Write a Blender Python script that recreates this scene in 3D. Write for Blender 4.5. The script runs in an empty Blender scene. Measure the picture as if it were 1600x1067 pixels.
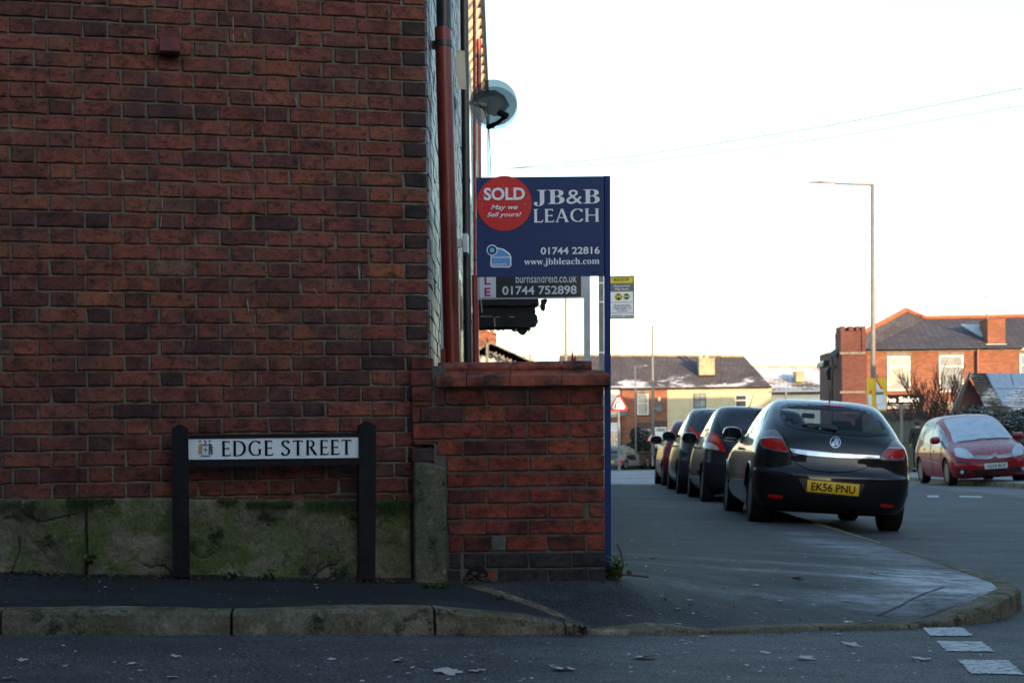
import bpy, bmesh, math, random
import numpy as np
from mathutils import Vector, Matrix, Euler
from mathutils.bvhtree import BVHTree
from mathutils.geometry import delaunay_2d_cdt
R = random.Random(7)
S = bpy.context.scene
C = S.collection
PI = math.pi

# ------------------------------------------------------------------ camera
F = 2500.0; AX, AY = 880.0, 695.0; ROLL = 0.012      # photo px (1600 wide); street vanishing point
cd = bpy.data.cameras.new('camera'); cd.sensor_width = 36; cd.lens = F/1600*36
cd.shift_x = -(AX-800)/1600; cd.shift_y = (AY-533.5)/1600
cd.clip_start = .1; cd.clip_end = 6000
cd.dof.use_dof = True; cd.dof.focus_distance = 8.0; cd.dof.aperture_fstop = 6.5
cam = bpy.data.objects.new('camera', cd); C.objects.link(cam); S.camera = cam
cam.location = (0, 0, 0); cam.rotation_euler = (PI/2, ROLL, 0)

# ------------------------------------------------------------------ light
SUN_EL, SUN_AZ = math.radians(6.4), math.radians(151)   # azimuth clockwise from +Y: low winter sun behind the camera's right shoulder
w = bpy.data.worlds.new('World'); S.world = w; w.use_nodes = True
nt = w.node_tree
sky = nt.nodes.new('ShaderNodeTexSky'); sky.sky_type = 'NISHITA'; sky.sun_disc = False
sky.sun_elevation = SUN_EL; sky.sun_rotation = SUN_AZ; sky.air_density = 1.0; sky.dust_density = .5; sky.ozone_density = 1.5
bg = nt.nodes['Background']; bg.inputs['Strength'].default_value = .15
nt.links.new(sky.outputs[0], bg.inputs[0])
sd = bpy.data.lights.new('sun', 'SUN'); sd.energy = 2.0; sd.angle = math.radians(.5); sd.color = (1, .66, .38)
so = bpy.data.objects.new('sun', sd); C.objects.link(so)
sdir = Vector((math.sin(SUN_AZ)*math.cos(SUN_EL), math.cos(SUN_AZ)*math.cos(SUN_EL), math.sin(SUN_EL)))
so.rotation_euler = sdir.to_track_quat('Z', 'Y').to_euler()
S.view_settings.view_transform = 'Standard'; S.view_settings.look = 'None'
S.view_settings.gamma = 1; S.view_settings.use_curve_mapping = False
S.view_settings.exposure = 2.1
S.cycles.max_bounces = 6; S.cycles.transparent_max_bounces = 12

# ------------------------------------------------------------------ helpers
def uv(px, py):
    dx, dy = px-AX, AY-py; c, s = math.cos(ROLL), math.sin(ROLL)
    return dx*c+dy*s, -dx*s+dy*c
def P(px, py, Y):
    u, v = uv(px, py); return Vector((u/F*Y, Y, v/F*Y))
GT = .238; GX, GY = -.664, 8.0                       # gable plane: Y = GY + (X-GX)*GT
GC = math.cos(math.atan(GT)); GS = math.sin(math.atan(GT))
def G(px, py, off=0):
    u, v = uv(px, py); Y = (GY-off/GC-GX*GT)/(1-u*GT/F); return Vector((u/F*Y, Y, v/F*Y))
def proj(p):
    u, v = F*p[0]/p[1], F*p[2]/p[1]; c, s = math.cos(ROLL), math.sin(ROLL)
    return AX+u*c-v*s, AY-(u*s+v*c)

def tag(o, label=None, cat=None, group=None, kind=None):
    if label: o['label'] = label
    if cat: o['category'] = cat
    if group: o['group'] = group
    if kind: o['kind'] = kind
    return o
def thing(name, label, cat, loc=(0, 0, 0), rot=(0, 0, 0), group=None):
    o = bpy.data.objects.new(name, None); C.objects.link(o); o.location = loc; o.rotation_euler = rot
    o.empty_display_size = .1
    return tag(o, label, cat, group)
def link(name, me, m=None, parent=None, world=False, smooth=None):
    """one mesh object; world=True: vertices are in world space, parent's transform undone"""
    o = bpy.data.objects.new(name, me); C.objects.link(o)
    if m is not None and not me.materials:
        for k in (m if isinstance(m, (list, tuple)) else [m]): me.materials.append(k)
    if smooth is not None:
        me.polygons.foreach_set('use_smooth', [True]*len(me.polygons))
        if smooth < 3.2: me.set_sharp_from_angle(angle=smooth)
    if parent is not None:
        o.parent = parent
        if world:
            L = Matrix.LocRotScale(parent.location, parent.rotation_euler, None) if parent.parent is None else \
                Matrix.LocRotScale(parent.parent.location, parent.parent.rotation_euler, None) @ Matrix.LocRotScale(parent.location, parent.rotation_euler, None)
            o.matrix_parent_inverse = Matrix(); me.transform(L.inverted())
    return o
class MB:
    def __init__(s): s.v = []; s.f = []; s.mi = []; s.cur = 0
    def add(s, vs, fs):
        b = len(s.v); s.v += [tuple(p) for p in vs]
        for f in fs: s.f.append([b+i for i in f]); s.mi.append(s.cur)
        return s
    def box(s, a, b, M=None, bev=0):
        x0, y0, z0 = a; x1, y1, z1 = b
        if x0 > x1: x0, x1 = x1, x0
        if y0 > y1: y0, y1 = y1, y0
        if z0 > z1: z0, z1 = z1, z0
        if bev:
            c = [(i, j, k) for i in (0, 1) for j in (0, 1) for k in (0, 1)]
            bm = bmesh.new(); bmesh.ops.create_cube(bm, size=1)
            for v in bm.verts: v.co = Vector(((x0+x1)/2+v.co.x*(x1-x0), (y0+y1)/2+v.co.y*(y1-y0), (z0+z1)/2+v.co.z*(z1-z0)))
            bmesh.ops.bevel(bm, geom=bm.edges[:], offset=bev, segments=1, affect='EDGES')
            vs = [v.co.copy() for v in bm.verts]; bm.verts.index_update(); fs = [[v.index for v in f.verts] for f in bm.faces]; bm.free()
        else:
            vs = [Vector(p) for p in ((x0, y0, z0), (x1, y0, z0), (x1, y1, z0), (x0, y1, z0), (x0, y0, z1), (x1, y0, z1), (x1, y1, z1), (x0, y1, z1))]
            fs = [(0, 3, 2, 1), (4, 5, 6, 7), (0, 1, 5, 4), (1, 2, 6, 5), (2, 3, 7, 6), (3, 0, 4, 7)]
        if M: vs = [M @ v for v in vs]
        return s.add(vs, fs)
    def tube(s, pts, r, n=8, cap=True):
        pts = [Vector(p) for p in pts]; rs = r if isinstance(r, (list, tuple)) else [r]*len(pts)
        rings = []; up0 = None
        for i, p in enumerate(pts):
            d = (pts[min(i+1, len(pts)-1)]-pts[max(i-1, 0)]).normalized()
            if up0 is None: up0 = Vector((0, 0, 1)) if abs(d.z) < .9 else Vector((0, 1, 0))
            a = d.cross(up0).normalized(); b = d.cross(a).normalized(); up0 = -b if up0.dot(-b) > 0 else b
            rings.append([p+(a*math.cos(2*PI*k/n)+b*math.sin(2*PI*k/n))*rs[i] for k in range(n)])
        vs = [q for r_ in rings for q in r_]; fs = []
        for i in range(len(pts)-1):
            for k in range(n): fs.append((i*n+k, i*n+(k+1) % n, (i+1)*n+(k+1) % n, (i+1)*n+k))
        if cap: fs += [tuple(range(n))[::-1], tuple((len(pts)-1)*n+k for k in range(n))]
        return s.add(vs, fs)
    def lathe(s, prof, n=24, M=None, axis='Z'):
        vs = []; fs = []
        for (r, z) in prof:
            for k in range(n):
                a = 2*PI*k/n; p = Vector((r*math.cos(a), r*math.sin(a), z))
                if axis == 'X': p = Vector((z, r*math.cos(a), r*math.sin(a)))
                if axis == 'Y': p = Vector((r*math.cos(a), z, r*math.sin(a)))
                vs.append(M @ p if M else p)
        for i in range(len(prof)-1):
            for k in range(n): fs.append((i*n+k, i*n+(k+1) % n, (i+1)*n+(k+1) % n, (i+1)*n+k))
        fs += [tuple(range(n))[::-1], tuple((len(prof)-1)*n+k for k in range(n))]
        return s.add(vs, fs)
    def prism(s, pts, d):
        """pts: closed outline (3D), extruded by vector d"""
        n = len(pts); d = Vector(d); vs = [Vector(p) for p in pts]+[Vector(p)+d for p in pts]
        fs = [tuple(range(n)), tuple(range(2*n-1, n-1, -1))]+[(i, i+n, (i+1) % n+n, (i+1) % n) for i in range(n)]
        return s.add(vs, fs)
    def mesh(s, name):
        me = bpy.data.meshes.new(name); me.from_pydata(s.v, [], s.f); me.polygons.foreach_set('material_index', s.mi); me.update(); me.validate()
        bm = bmesh.new(); bm.from_mesh(me); bmesh.ops.recalc_face_normals(bm, faces=bm.faces); bm.to_mesh(me); bm.free()
        return me
    def build(s, name, m, parent=None, world=True, smooth=None):
        return link(name, s.mesh(name), m, parent, world=world and parent is not None, smooth=smooth)
def arr(fn, *a, **k): return fn(*a, **k)

# ------------------------------------------------------------------ materials
def newmat(name):
    m = bpy.data.materials.new(name); m.use_nodes = True; return m, m.node_tree, m.node_tree.nodes['Principled BSDF']
def rgba(c): return (c[0], c[1], c[2], 1)
def noise(nt, scale, detail=4, rough=.55, coord='Object', stretch=None, w=0):
    tc = nt.nodes.new('ShaderNodeTexCoord'); n = nt.nodes.new('ShaderNodeTexNoise')
    n.inputs['Scale'].default_value = scale; n.inputs['Detail'].default_value = detail; n.inputs['Roughness'].default_value = rough
    if coord == 'World': g = nt.nodes.new('ShaderNodeNewGeometry'); src = g.outputs['Position']
    else: src = tc.outputs[coord]
    mp = nt.nodes.new('ShaderNodeMapping'); nt.links.new(src, mp.inputs['Vector'])
    if stretch: mp.inputs['Scale'].default_value = stretch
    mp.inputs['Location'].default_value = (w, w*1.7, w*.3)
    nt.links.new(mp.outputs[0], n.inputs['Vector']); return n.outputs['Fac']
def ramp(nt, fac, stops):
    r = nt.nodes.new('ShaderNodeValToRGB'); e = r.color_ramp.elements
    e[0].position = stops[0][0]; e[0].color = rgba(stops[0][1]) if not isinstance(stops[0][1], (int, float)) else (stops[0][1],)*3+(1,)
    e[1].position = stops[-1][0]; e[1].color = rgba(stops[-1][1]) if not isinstance(stops[-1][1], (int, float)) else (stops[-1][1],)*3+(1,)
    for p, c in stops[1:-1]:
        k = e.new(p); k.color = rgba(c) if not isinstance(c, (int, float)) else (c,)*3+(1,)
    nt.links.new(fac, r.inputs[0]); return r.outputs[0]
def mix(nt, a, b, fac, mode='MIX'):
    n = nt.nodes.new('ShaderNodeMix'); n.data_type = 'RGBA'; n.blend_type = mode
    for sock, v in ((n.inputs[0], fac), (n.inputs[6], a), (n.inputs[7], b)):
        if hasattr(v, 'links') or isinstance(v, bpy.types.NodeSocket): nt.links.new(v, sock)
        elif isinstance(v, (int, float)): sock.default_value = v
        else: sock.default_value = rgba(v)
    return n.outputs[2]
def mth(nt, op, a, b=None):
    n = nt.nodes.new('ShaderNodeMath'); n.operation = op
    for i, v in enumerate((a, b)):
        if v is None: continue
        if isinstance(v, (int, float)): n.inputs[i].default_value = v
        else: nt.links.new(v, n.inputs[i])
    return n.outputs[0]
def bump(nt, bs, h, strength=.3, dist=.01):
    b = nt.nodes.new('ShaderNodeBump'); b.inputs['Strength'].default_value = strength; b.inputs['Distance'].default_value = dist
    nt.links.new(h, b.inputs['Height']); nt.links.new(b.outputs[0], bs.inputs['Normal'])
def mat(name, col, rough=.6, var=.25, scale=8, metal=0, bmp=.0, bscale=60, bdist=.005, dark=None, coat=0, spec=.5, stretch=None, coord='Object', frost=None):
    m, nt, b = newmat(name)
    dark = dark or tuple(c*(1-var*1.6) for c in col)
    n = noise(nt, scale, 5, .6, coord, stretch)
    c = ramp(nt, n, [(.3, dark), (.55, col), (.8, tuple(min(1, x*(1+var*.6)) for x in col))])
    if frost:
        g = nt.nodes.new('ShaderNodeNewGeometry'); sp = nt.nodes.new('ShaderNodeSeparateXYZ'); nt.links.new(g.outputs['Normal'], sp.inputs[0])
        up = ramp(nt, sp.outputs[2], [(frost[0], 0.0), (frost[1], 1.0)])
        fn = ramp(nt, noise(nt, frost[3] if len(frost) > 3 else 14, 6, .7, coord), [(.30, .15), (.6, 1.0)])
        ff = mix(nt, (0, 0, 0), up, fn, 'MIX'); ff2 = mth(nt, 'MULTIPLY', ff, frost[2])
        c = mix(nt, c, (.62, .68, .76), ff2)
        r = ramp(nt, ff2, [(0, rough), (1, .75)]); nt.links.new(r, b.inputs['Roughness'])
        if coat:
            nt.links.new(mth(nt, 'MULTIPLY', mth(nt, 'SUBTRACT', 1.0, ff2), coat), b.inputs['Coat Weight'])
    else:
        b.inputs['Roughness'].default_value = rough
        if coat: b.inputs['Coat Weight'].default_value = coat
    b.inputs['Coat Roughness'].default_value = .04
    nt.links.new(c, b.inputs['Base Color']); b.inputs['Metallic'].default_value = metal; b.inputs['Specular IOR Level'].default_value = spec
    if bmp: bump(nt, b, noise(nt, bscale, 6, .65, coord), bmp, bdist)
    return m
def brickmat(name, soot=.6, gloss=.85):
    """colour comes from each brick (object colour times vertex tint); grain, soot and chips from noise"""
    m, nt, b = newmat(name)
    oi = nt.nodes.new('ShaderNodeObjectInfo'); at = nt.nodes.new('ShaderNodeAttribute'); at.attribute_name = 'tint'
    c = mix(nt, oi.outputs['Color'], at.outputs['Color'], 1.0, 'MULTIPLY')
    n1 = noise(nt, 9, 6, .65, 'World'); n2 = noise(nt, 70, 4, .7, 'World'); n3 = noise(nt, 3.1, 3, .5, 'World', w=5)
    c = mix(nt, c, ramp(nt, n1, [(.36, (.22, .21, .22)), (.50, (.95, .95, .95)), (.70, (1.45, 1.3, 1.15))]), soot, 'MULTIPLY')
    n4 = noise(nt, 24, 5, .75, 'World', (1, 1, 1.6), 8)
    c = mix(nt, c, ramp(nt, n4, [(.36, (.14, .14, .15)), (.47, (.95, .95, .95)), (.68, (1.4, 1.3, 1.2))]), .75, 'MULTIPLY')
    c = mix(nt, c, ramp(nt, n2, [(.3, .55), (.55, 1.0), (.8, 1.25)]), .8, 'MULTIPLY')
    c = mix(nt, c, (.035, .03, .032), mth(nt, 'MULTIPLY', ramp(nt, n3, [(.50, 0.0), (.66, 1.0)]), soot*.8))
    nt.links.new(c, b.inputs['Base Color']); b.inputs['Roughness'].default_value = gloss; b.inputs['Specular IOR Level'].default_value = .3
    bump(nt, b, mth(nt, 'ADD', noise(nt, 45, 6, .7, 'World'), mth(nt, 'MULTIPLY', n1, .5)), .55, .008)
    return m
M = {}
M['brick'] = brickmat('brick'); M['brick2'] = brickmat('garden_brick', .75)
M['mortar'] = mat('mortar', (.165, .155, .115), .95, .35, 18, bmp=.6, bscale=90, dark=(.06, .056, .042), coord='Object')
M['mortar_fresh'] = mat('mortar_grey', (.095, .092, .075), .95, .3, 18, bmp=.6, bscale=90)
def stone(name, base, moss, crack=True):
    m, nt, b = newmat(name)
    n1 = noise(nt, 3.4, 8, .7, 'World'); n2 = noise(nt, 5.5, 8, .75, 'World', w=3); n3 = noise(nt, 75, 4, .7, 'World')
    c = ramp(nt, n1, [(.32, tuple(x*.28 for x in base)), (.46, tuple(x*.8 for x in base)), (.56, base), (.70, tuple(x*1.7 for x in base))])
    c = mix(nt, c, moss, ramp(nt, n2, [(.45, 0.0), (.55, .9)]))
    c = mix(nt, c, tuple(x*1.9 for x in base), ramp(nt, noise(nt, 8, 8, .8, 'World', w=17), [(.60, 0.0), (.66, .55)]))
    c = mix(nt, c, (.016, .017, .012), ramp(nt, noise(nt, 4.5, 10, .8, 'World', w=9), [(.53, 0.0), (.61, .92)]))
    c = mix(nt, c, ramp(nt, n3, [(.3, .5), (.7, 1.3)]), .8, 'MULTIPLY')
    nt.links.new(c, b.inputs['Base Color']); b.inputs['Roughness'].default_value = .93; b.inputs['Specular IOR Level'].default_value = .25
    bump(nt, b, mth(nt, 'ADD', mth(nt, 'MULTIPLY', n2, 1.5), noise(nt, 40, 7, .7, 'World')), .9, .014)
    return m
M['stone'] = stone('mossy_stone', (.20, .178, .118), (.095, .122, .034))
M['stone_post'] = stone('weathered_stone', (.19, .155, .105), (.09, .10, .06))
M['kerb'] = stone('kerb_stone', (.205, .172, .122), (.115, .104, .060))
def ground(name, base, speck, fro, rough=.8):
    m, nt, b = newmat(name)
    n1 = noise(nt, 1.1, 8, .68, 'World', (1, 1.3, 1)); n2 = noise(nt, 95, 2, .7, 'World'); n3 = noise(nt, 420, 2, .5, 'World')
    c = ramp(nt, n1, [(.3, tuple(x*.6 for x in base)), (.52, base), (.75, tuple(x*1.5 for x in base))])
    c = mix(nt, c, ramp(nt, n2, [(.40, .30), (.5, .9), (.60, speck)]), .95, 'MULTIPLY')
    at = nt.nodes.new('ShaderNodeAttribute'); at.attribute_name = 'frost'
    fn = ramp(nt, mth(nt, 'ADD', noise(nt, 1.9, 8, .75, 'World', (1, 1.8, 1), 4), mth(nt, 'MULTIPLY', noise(nt, 90, 3, .6, 'World'), .25)), [(.56, 0.0), (.80, 1.0)])
    fac = mth(nt, 'MULTIPLY', mth(nt, 'MINIMUM', mth(nt, 'ADD', mth(nt, 'MULTIPLY', fn, .13), mth(nt, 'MULTIPLY', at.outputs['Fac'], 1.0)), 1.0), fro)
    fac = mth(nt, 'MULTIPLY', fac, ramp(nt, noise(nt, 5, 8, .8, 'World', (1, 1.5, 1), 2), [(.38, .12), (.60, 1.0)]))
    fac = mth(nt, 'MULTIPLY', fac, ramp(nt, noise(nt, .45, 6, .6, 'World', (.5, 1.6, 1), 11), [(.40, .35), (.58, 1.0)]))
    c = mix(nt, c, (.52, .55, .59), fac)
    nt.links.new(c, b.inputs['Base Color']); b.inputs['Roughness'].default_value = rough; b.inputs['Specular IOR Level'].default_value = .35
    bump(nt, b, mth(nt, 'ADD', n2, mth(nt, 'MULTIPLY', noise(nt, 3, 5, .6, 'World'), .8)), .7, .008)
    return m
M['road'] = ground('frosty_asphalt', (.038, .039, .040), 3.2, .75)
M['pave'] = ground('pavement_asphalt', (.027, .028, .028), 1.9, .9)
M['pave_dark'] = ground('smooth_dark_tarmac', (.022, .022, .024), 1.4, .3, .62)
M['white_line'] = mat('worn_white_line', (.48, .49, .50), .85, .2, 26, bmp=.4, bscale=150, dark=(.10, .10, .10), coord='World')
M['black_paint'] = mat('black_paint', (.006, .007, .010), .6, .5, 14, bmp=.2, bscale=50, spec=.2)
M['plate_white'] = mat('enamel_white', (.72, .78, .80), .35, .08, 6)
M['print_black'] = mat('print_black', (.008, .008, .009), .7, .1, spec=.1)
M['red_pipe'] = mat('red_pipe_paint', (.20, .022, .015), .38, .35, 9, bmp=.15, stretch=(3, 3, .4))
M['black_pipe'] = mat('black_plastic_pipe', (.016, .019, .024), .35, .3, 9)
M['coping'] = mat('terracotta_coping', (.25, .062, .034), .7, .5, 6, bmp=.6, bscale=55, dark=(.045, .02, .018), coord='World', spec=.3)
_nt = M['coping'].node_tree; _b = _nt.nodes['Principled BSDF']; _c = ramp(_nt, noise(_nt, 7, 7, .7, 'World'), [(.38, (.028, .017, .015)), (.47, (.14, .036, .024)), (.56, (.25, .064, .034)), (.7, (.33, .10, .055))])
_c = mix(_nt, _c, (.05, .05, .035), ramp(_nt, noise(_nt, 16, 6, .75, 'World', w=6), [(.58, 0.0), (.66, .8)])); _nt.links.new(_c, _b.inputs['Base Color'])
M['facade'] = mat('glazed_pale_facade', (.36, .38, .42), .33, .5, 5, bmp=.5, bscale=14, bdist=.02, dark=(.06, .055, .06), coord='World')
M['cream'] = mat('cream_paint', (.62, .56, .42), .6, .15, 9)
M['redpaint'] = mat('red_gloss_paint', (.30, .014, .018), .35, .25, 9)
M['blue'] = mat('sign_blue', (.008, .033, .120), .45, .08, 3, spec=.3)
M['bluepost'] = mat('post_blue', (.006, .032, .15), .55, .15, 6, spec=.25)
M['signred'] = mat('sign_red', (.62, .010, .014), .35, .08, 3)
M['white'] = mat('sign_white', (.80, .82, .84), .4, .05, 5)
M['lightblue'] = mat('logo_blue', (.10, .30, .62), .4, .1)
M['cyan'] = mat('logo_cyan', (.15, .55, .80), .4, .1)
M['charcoal'] = mat('sign_charcoal', (.030, .032, .030), .4, .1)
M['pink'] = mat('sign_pink', (.65, .02, .20), .4, .1)
M['whitepost'] = mat('painted_white_post', (.55, .60, .62), .5, .15, 5)
M['greypost'] = mat('grey_steel_post', (.20, .20, .19), .5, .2, 8)
M['galv'] = mat('galvanised_steel', (.21, .20, .19), .5, .15, 8)
M['yellow'] = mat('sign_yellow', (.72, .58, .02), .4, .08)
M['amber'] = mat('roadwork_yellow', (.85, .50, .01), .4, .06)
M['grey'] = mat('sign_grey', (.12, .14, .15), .5, .1)
M['orange_lion'] = mat('crest_gold', (.55, .30, .10), .5, .3, 200)
M['dark_lion'] = mat('crest_dark_green', (.05, .08, .06), .5, .3, 200)
M['crest_blue'] = mat('crest_blue', (.12, .22, .42), .5, .3, 200)
M['crest_red'] = mat('crest_red', (.45, .12, .10), .5, .3, 200)
M['moss'] = mat('moss', (.045, .085, .012), .95, .5, 60, bmp=.5)
M['weed'] = mat('weed_leaf', (.07, .14, .03), .7, .35, 20)
M['stem'] = mat('dead_stem', (.07, .04, .025), .8, .3, 20)
M['leaf'] = mat('frosted_dead_leaf', (.44, .40, .39), .85, .5, 30, dark=(.20, .16, .14))
M['leaf_brown'] = mat('brown_dead_leaf', (.20, .07, .03), .8, .4, 30)
M['debris'] = mat('dark_rubble', (.05, .03, .022), .95, .5, 30, bmp=.6)
M['tyre'] = mat('tyre_rubber', (.010, .010, .011), .85, .3, 30, bmp=.2, spec=.2)
M['rim'] = mat('alloy', (.07, .07, .075), .5, .2, 8, spec=.3)
M['under'] = mat('underbody_black', (.004, .004, .005), .9, .1, spec=.1)
M['chrome'] = mat('chrome', (.50, .51, .53), .16, .05, 4, metal=1)
M['lens_red'] = mat('lamp_red', (.42, .010, .010), .2, .25, 25, coat=.3, spec=.3)
M['lens_clear'] = mat('lamp_smoked', (.19, .185, .19), .2, .4, 30, coat=.3, spec=.3)
M['lens_white'] = mat('lamp_clear', (.45, .42, .42), .15, .3, 30, coat=1)
M['lens_amber'] = mat('lamp_amber', (.50, .07, .012), .12, .3, 30, coat=1)
M['numplate'] = mat('yellow_number_plate', (.72, .43, .015), .4, .05)
M['numwhite'] = mat('white_number_plate', (.62, .64, .64), .5, .05)
M['plastic'] = mat('black_trim', (.012, .012, .013), .5, .2, 20)
M['seat'] = mat('seat_cloth', (.025, .027, .03), .9, .2, 20)
def glass(name, tint, transp, rough=.03):
    m, nt, b = newmat(name); b.inputs['Base Color'].default_value = rgba(tint); b.inputs['Roughness'].default_value = rough
    b.inputs['Coat Weight'].default_value = .6; b.inputs['Coat Roughness'].default_value = .02
    t = nt.nodes.new('ShaderNodeBsdfTransparent'); t.inputs[0].default_value = (.74, .80, .83, 1)
    mx = nt.nodes.new('ShaderNodeMixShader'); mx.inputs[0].default_value = 1-transp
    nt.links.new(t.outputs[0], mx.inputs[1]); nt.links.new(b.outputs[0], mx.inputs[2])
    nt.links.new(mx.outputs[0], nt.nodes['Material Output'].inputs[0]); return m
M['glass_open'] = glass('tinted_glass', (.02, .03, .035), .74)
M['glass_dark'] = glass('dark_glass', (.015, .02, .025), 0.0)
M['pane'] = mat('window_pane', (.30, .33, .34), .08, .25, 3, coat=.5)
M['pane_dark'] = mat('window_pane_dark', (.05, .06, .065), .08, .3, 3, coat=.5)
def paint(name, col, frost, metallic=0, fl=(.55, .9), ct=.45):
    return mat(name, col, .35, .06, 2, metal=metallic, coat=ct, spec=.06, frost=(fl[0], fl[1], frost, 16))
M['paint_black'] = paint('black_car_paint', (.006, .007, .009), .75, fl=(.80, .97), ct=.85)
M['paint_dark'] = paint('charcoal_car_paint', (.016, .018, .022), .45, fl=(.9, 1.0))
M['paint_dark2'] = paint('graphite_car_paint', (.030, .030, .032), .5, fl=(.75, .98))
M['paint_red'] = paint('dark_red_car_paint', (.16, .010, .02), .35, fl=(.7, .98), ct=.25)
M['paint_citroen'] = paint('cherry_red_car_paint', (.24, .007, .015), .26, fl=(.35, .9))
M['paint_grey'] = paint('silver_grey_car_paint', (.16, .16, .15), .3)
M['frostglass'] = mat('frosted_windscreen', (.42, .50, .57), .6, .12, 5, spec=.3)
M['frosthalf'] = mat('frosted_side_glass', (.16, .21, .25), .3, .4, 7, coat=.3)
def facemap(nt, k):
    g = nt.nodes.new('ShaderNodeNewGeometry'); sp = nt.nodes.new('ShaderNodeSeparateXYZ'); nt.links.new(g.outputs['Position'], sp.inputs[0])
    cb = nt.nodes.new('ShaderNodeCombineXYZ'); nt.links.new(mth(nt, 'ADD', sp.outputs[0], mth(nt, 'MULTIPLY', sp.outputs[1], .31 if k > 1 else 1.0)), cb.inputs[0]); nt.links.new(mth(nt, 'MULTIPLY', sp.outputs[2], k), cb.inputs[1]); return cb
def farbrick(name, base, sc=1.0):
    m, nt, b = newmat(name); mp = facemap(nt, 1)
    t = nt.nodes.new('ShaderNodeTexBrick'); t.inputs['Scale'].default_value = 1; t.inputs['Brick Width'].default_value = .225*sc; t.inputs['Row Height'].default_value = .075*sc
    t.inputs['Mortar Size'].default_value = .008; t.inputs['Color1'].default_value = rgba(base); t.inputs['Color2'].default_value = rgba([x*.62 for x in base]); t.inputs['Mortar'].default_value = rgba([x*.75+.03 for x in base])
    nt.links.new(mp.outputs[0], t.inputs[0])
    c = mix(nt, t.outputs[0], ramp(nt, noise(nt, .7, 5, .6, 'World'), [(.3, .6), (.7, 1.2)]), .8, 'MULTIPLY')
    nt.links.new(c, b.inputs['Base Color']); b.inputs['Roughness'].default_value = .9; return m
M['far_brick'] = farbrick('far_orange_brick', (.30, .115, .062)); M['far_brick_dark'] = farbrick('far_red_brick_shaded', (.14, .048, .038))  # red brick has the corner bay's shade in its colour; other walls share it
def slate(name, base, frosty, fpos, eave=None):
    m, nt, b = newmat(name); mp = facemap(nt, 1.7)
    t = nt.nodes.new('ShaderNodeTexBrick'); t.inputs['Scale'].default_value = 1; t.inputs['Brick Width'].default_value = .32; t.inputs['Row Height'].default_value = .26
    t.inputs['Mortar Size'].default_value = .02; t.inputs['Color1'].default_value = rgba(base); t.inputs['Color2'].default_value = rgba([x*.7 for x in base]); t.inputs['Mortar'].default_value = rgba([x*.35 for x in base])
    nt.links.new(mp.outputs[0], t.inputs[0])
    c = mix(nt, t.outputs[0], ramp(nt, noise(nt, .8, 6, .65, 'World'), [(.3, .6), (.7, 1.3)]), .8, 'MULTIPLY')
    f = ramp(nt, mth(nt, 'ADD', noise(nt, .35, 8, .7, 'World', (1, 1, 3.5), fpos), mth(nt, 'MULTIPLY', t.outputs['Fac'], -.06)), [(.60-frosty, 0.0), (.68-frosty, .9)])
    if eave:
        g2 = nt.nodes.new('ShaderNodeNewGeometry'); s2 = nt.nodes.new('ShaderNodeSeparateXYZ'); nt.links.new(g2.outputs['Position'], s2.inputs[0])
        zz = mth(nt, 'MULTIPLY', mth(nt, 'SUBTRACT', eave, s2.outputs[2]), .16)
        f = ramp(nt, mth(nt, 'ADD', noise(nt, .5, 8, .7, 'World', (1, 1, 3.5), fpos), zz), [(.58, 0.0), (.66, .9)])
    c = mix(nt, c, (.72, .72, .74), f)
    nt.links.new(c, b.inputs['Base Color']); b.inputs['Roughness'].default_value = .75; return m
M['slate'] = slate('slate_roof', (.115, .10, .105), .0, 2.0, 4.6); M['slate_frost'] = slate('frosted_slate_roof', (.16, .14, .13), .22, 1.0)
M['slate_dark'] = slate('dark_slate_roof', (.095, .088, .10), -.13, 5.0)
M['tile_frost'] = slate('frosted_tile_roof', (.10, .08, .07), .12, 7.0)
M['render_cream'] = mat('cream_render', (.62, .52, .33), .85, .08, 2, coord='World')
M['render_white'] = mat('white_render', (.75, .74, .70), .85, .08, 2, coord='World')
M['ridge'] = mat('terracotta_ridge', (.42, .13, .06), .8, .3, 3)
M['stonework'] = mat('far_sandstone', (.42, .36, .24), .85, .25, 3)
M['window_white'] = mat('upvc_white', (.80, .80, .78), .4, .05)
M['window_dark'] = mat('dark_window_frame', (.04, .03, .03), .5, .1)
M['fence'] = mat('weathered_fence', (.10, .10, .08), .85, .35, 6, stretch=(1, 1, 6))
M['hedge'] = mat('frosted_hedge_leaf', (.045, .055, .035), .8, .5, 6, frost=(.1, .9, .55, 30))
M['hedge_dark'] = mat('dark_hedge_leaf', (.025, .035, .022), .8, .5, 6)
M['bark'] = mat('bark', (.075, .05, .04), .9, .35, 20)
M['solar'] = mat('frosted_solar_panel', (.24, .30, .40), .35, .12, 4, coat=.3)
M['solar_frame'] = mat('solar_frame', (.45, .50, .56), .5, .1)
M['bargeboard'] = mat('bargeboard_paint', (.20, .18, .14), .7, .3, 6)
M['skin'] = mat('skin', (.50, .27, .20), .6, .1); M['coat'] = mat('dark_green_coat', (.022, .028, .024), .9, .3, 12); M['trousers'] = mat('dark_trousers', (.015, .017, .022), .9, .3)
M['hair'] = mat('grey_brown_hair', (.05, .045, .04), .8, .3)
M['dish_grey'] = glass('perforated_dish', (.05, .06, .066), .26, .6)
M['wire'] = mat('pale_cable', (.16, .21, .24), .6, .1)
M['grass'] = mat('frosted_verge', (.12, .15, .10), .95, .4, .6, coord='World')

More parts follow.
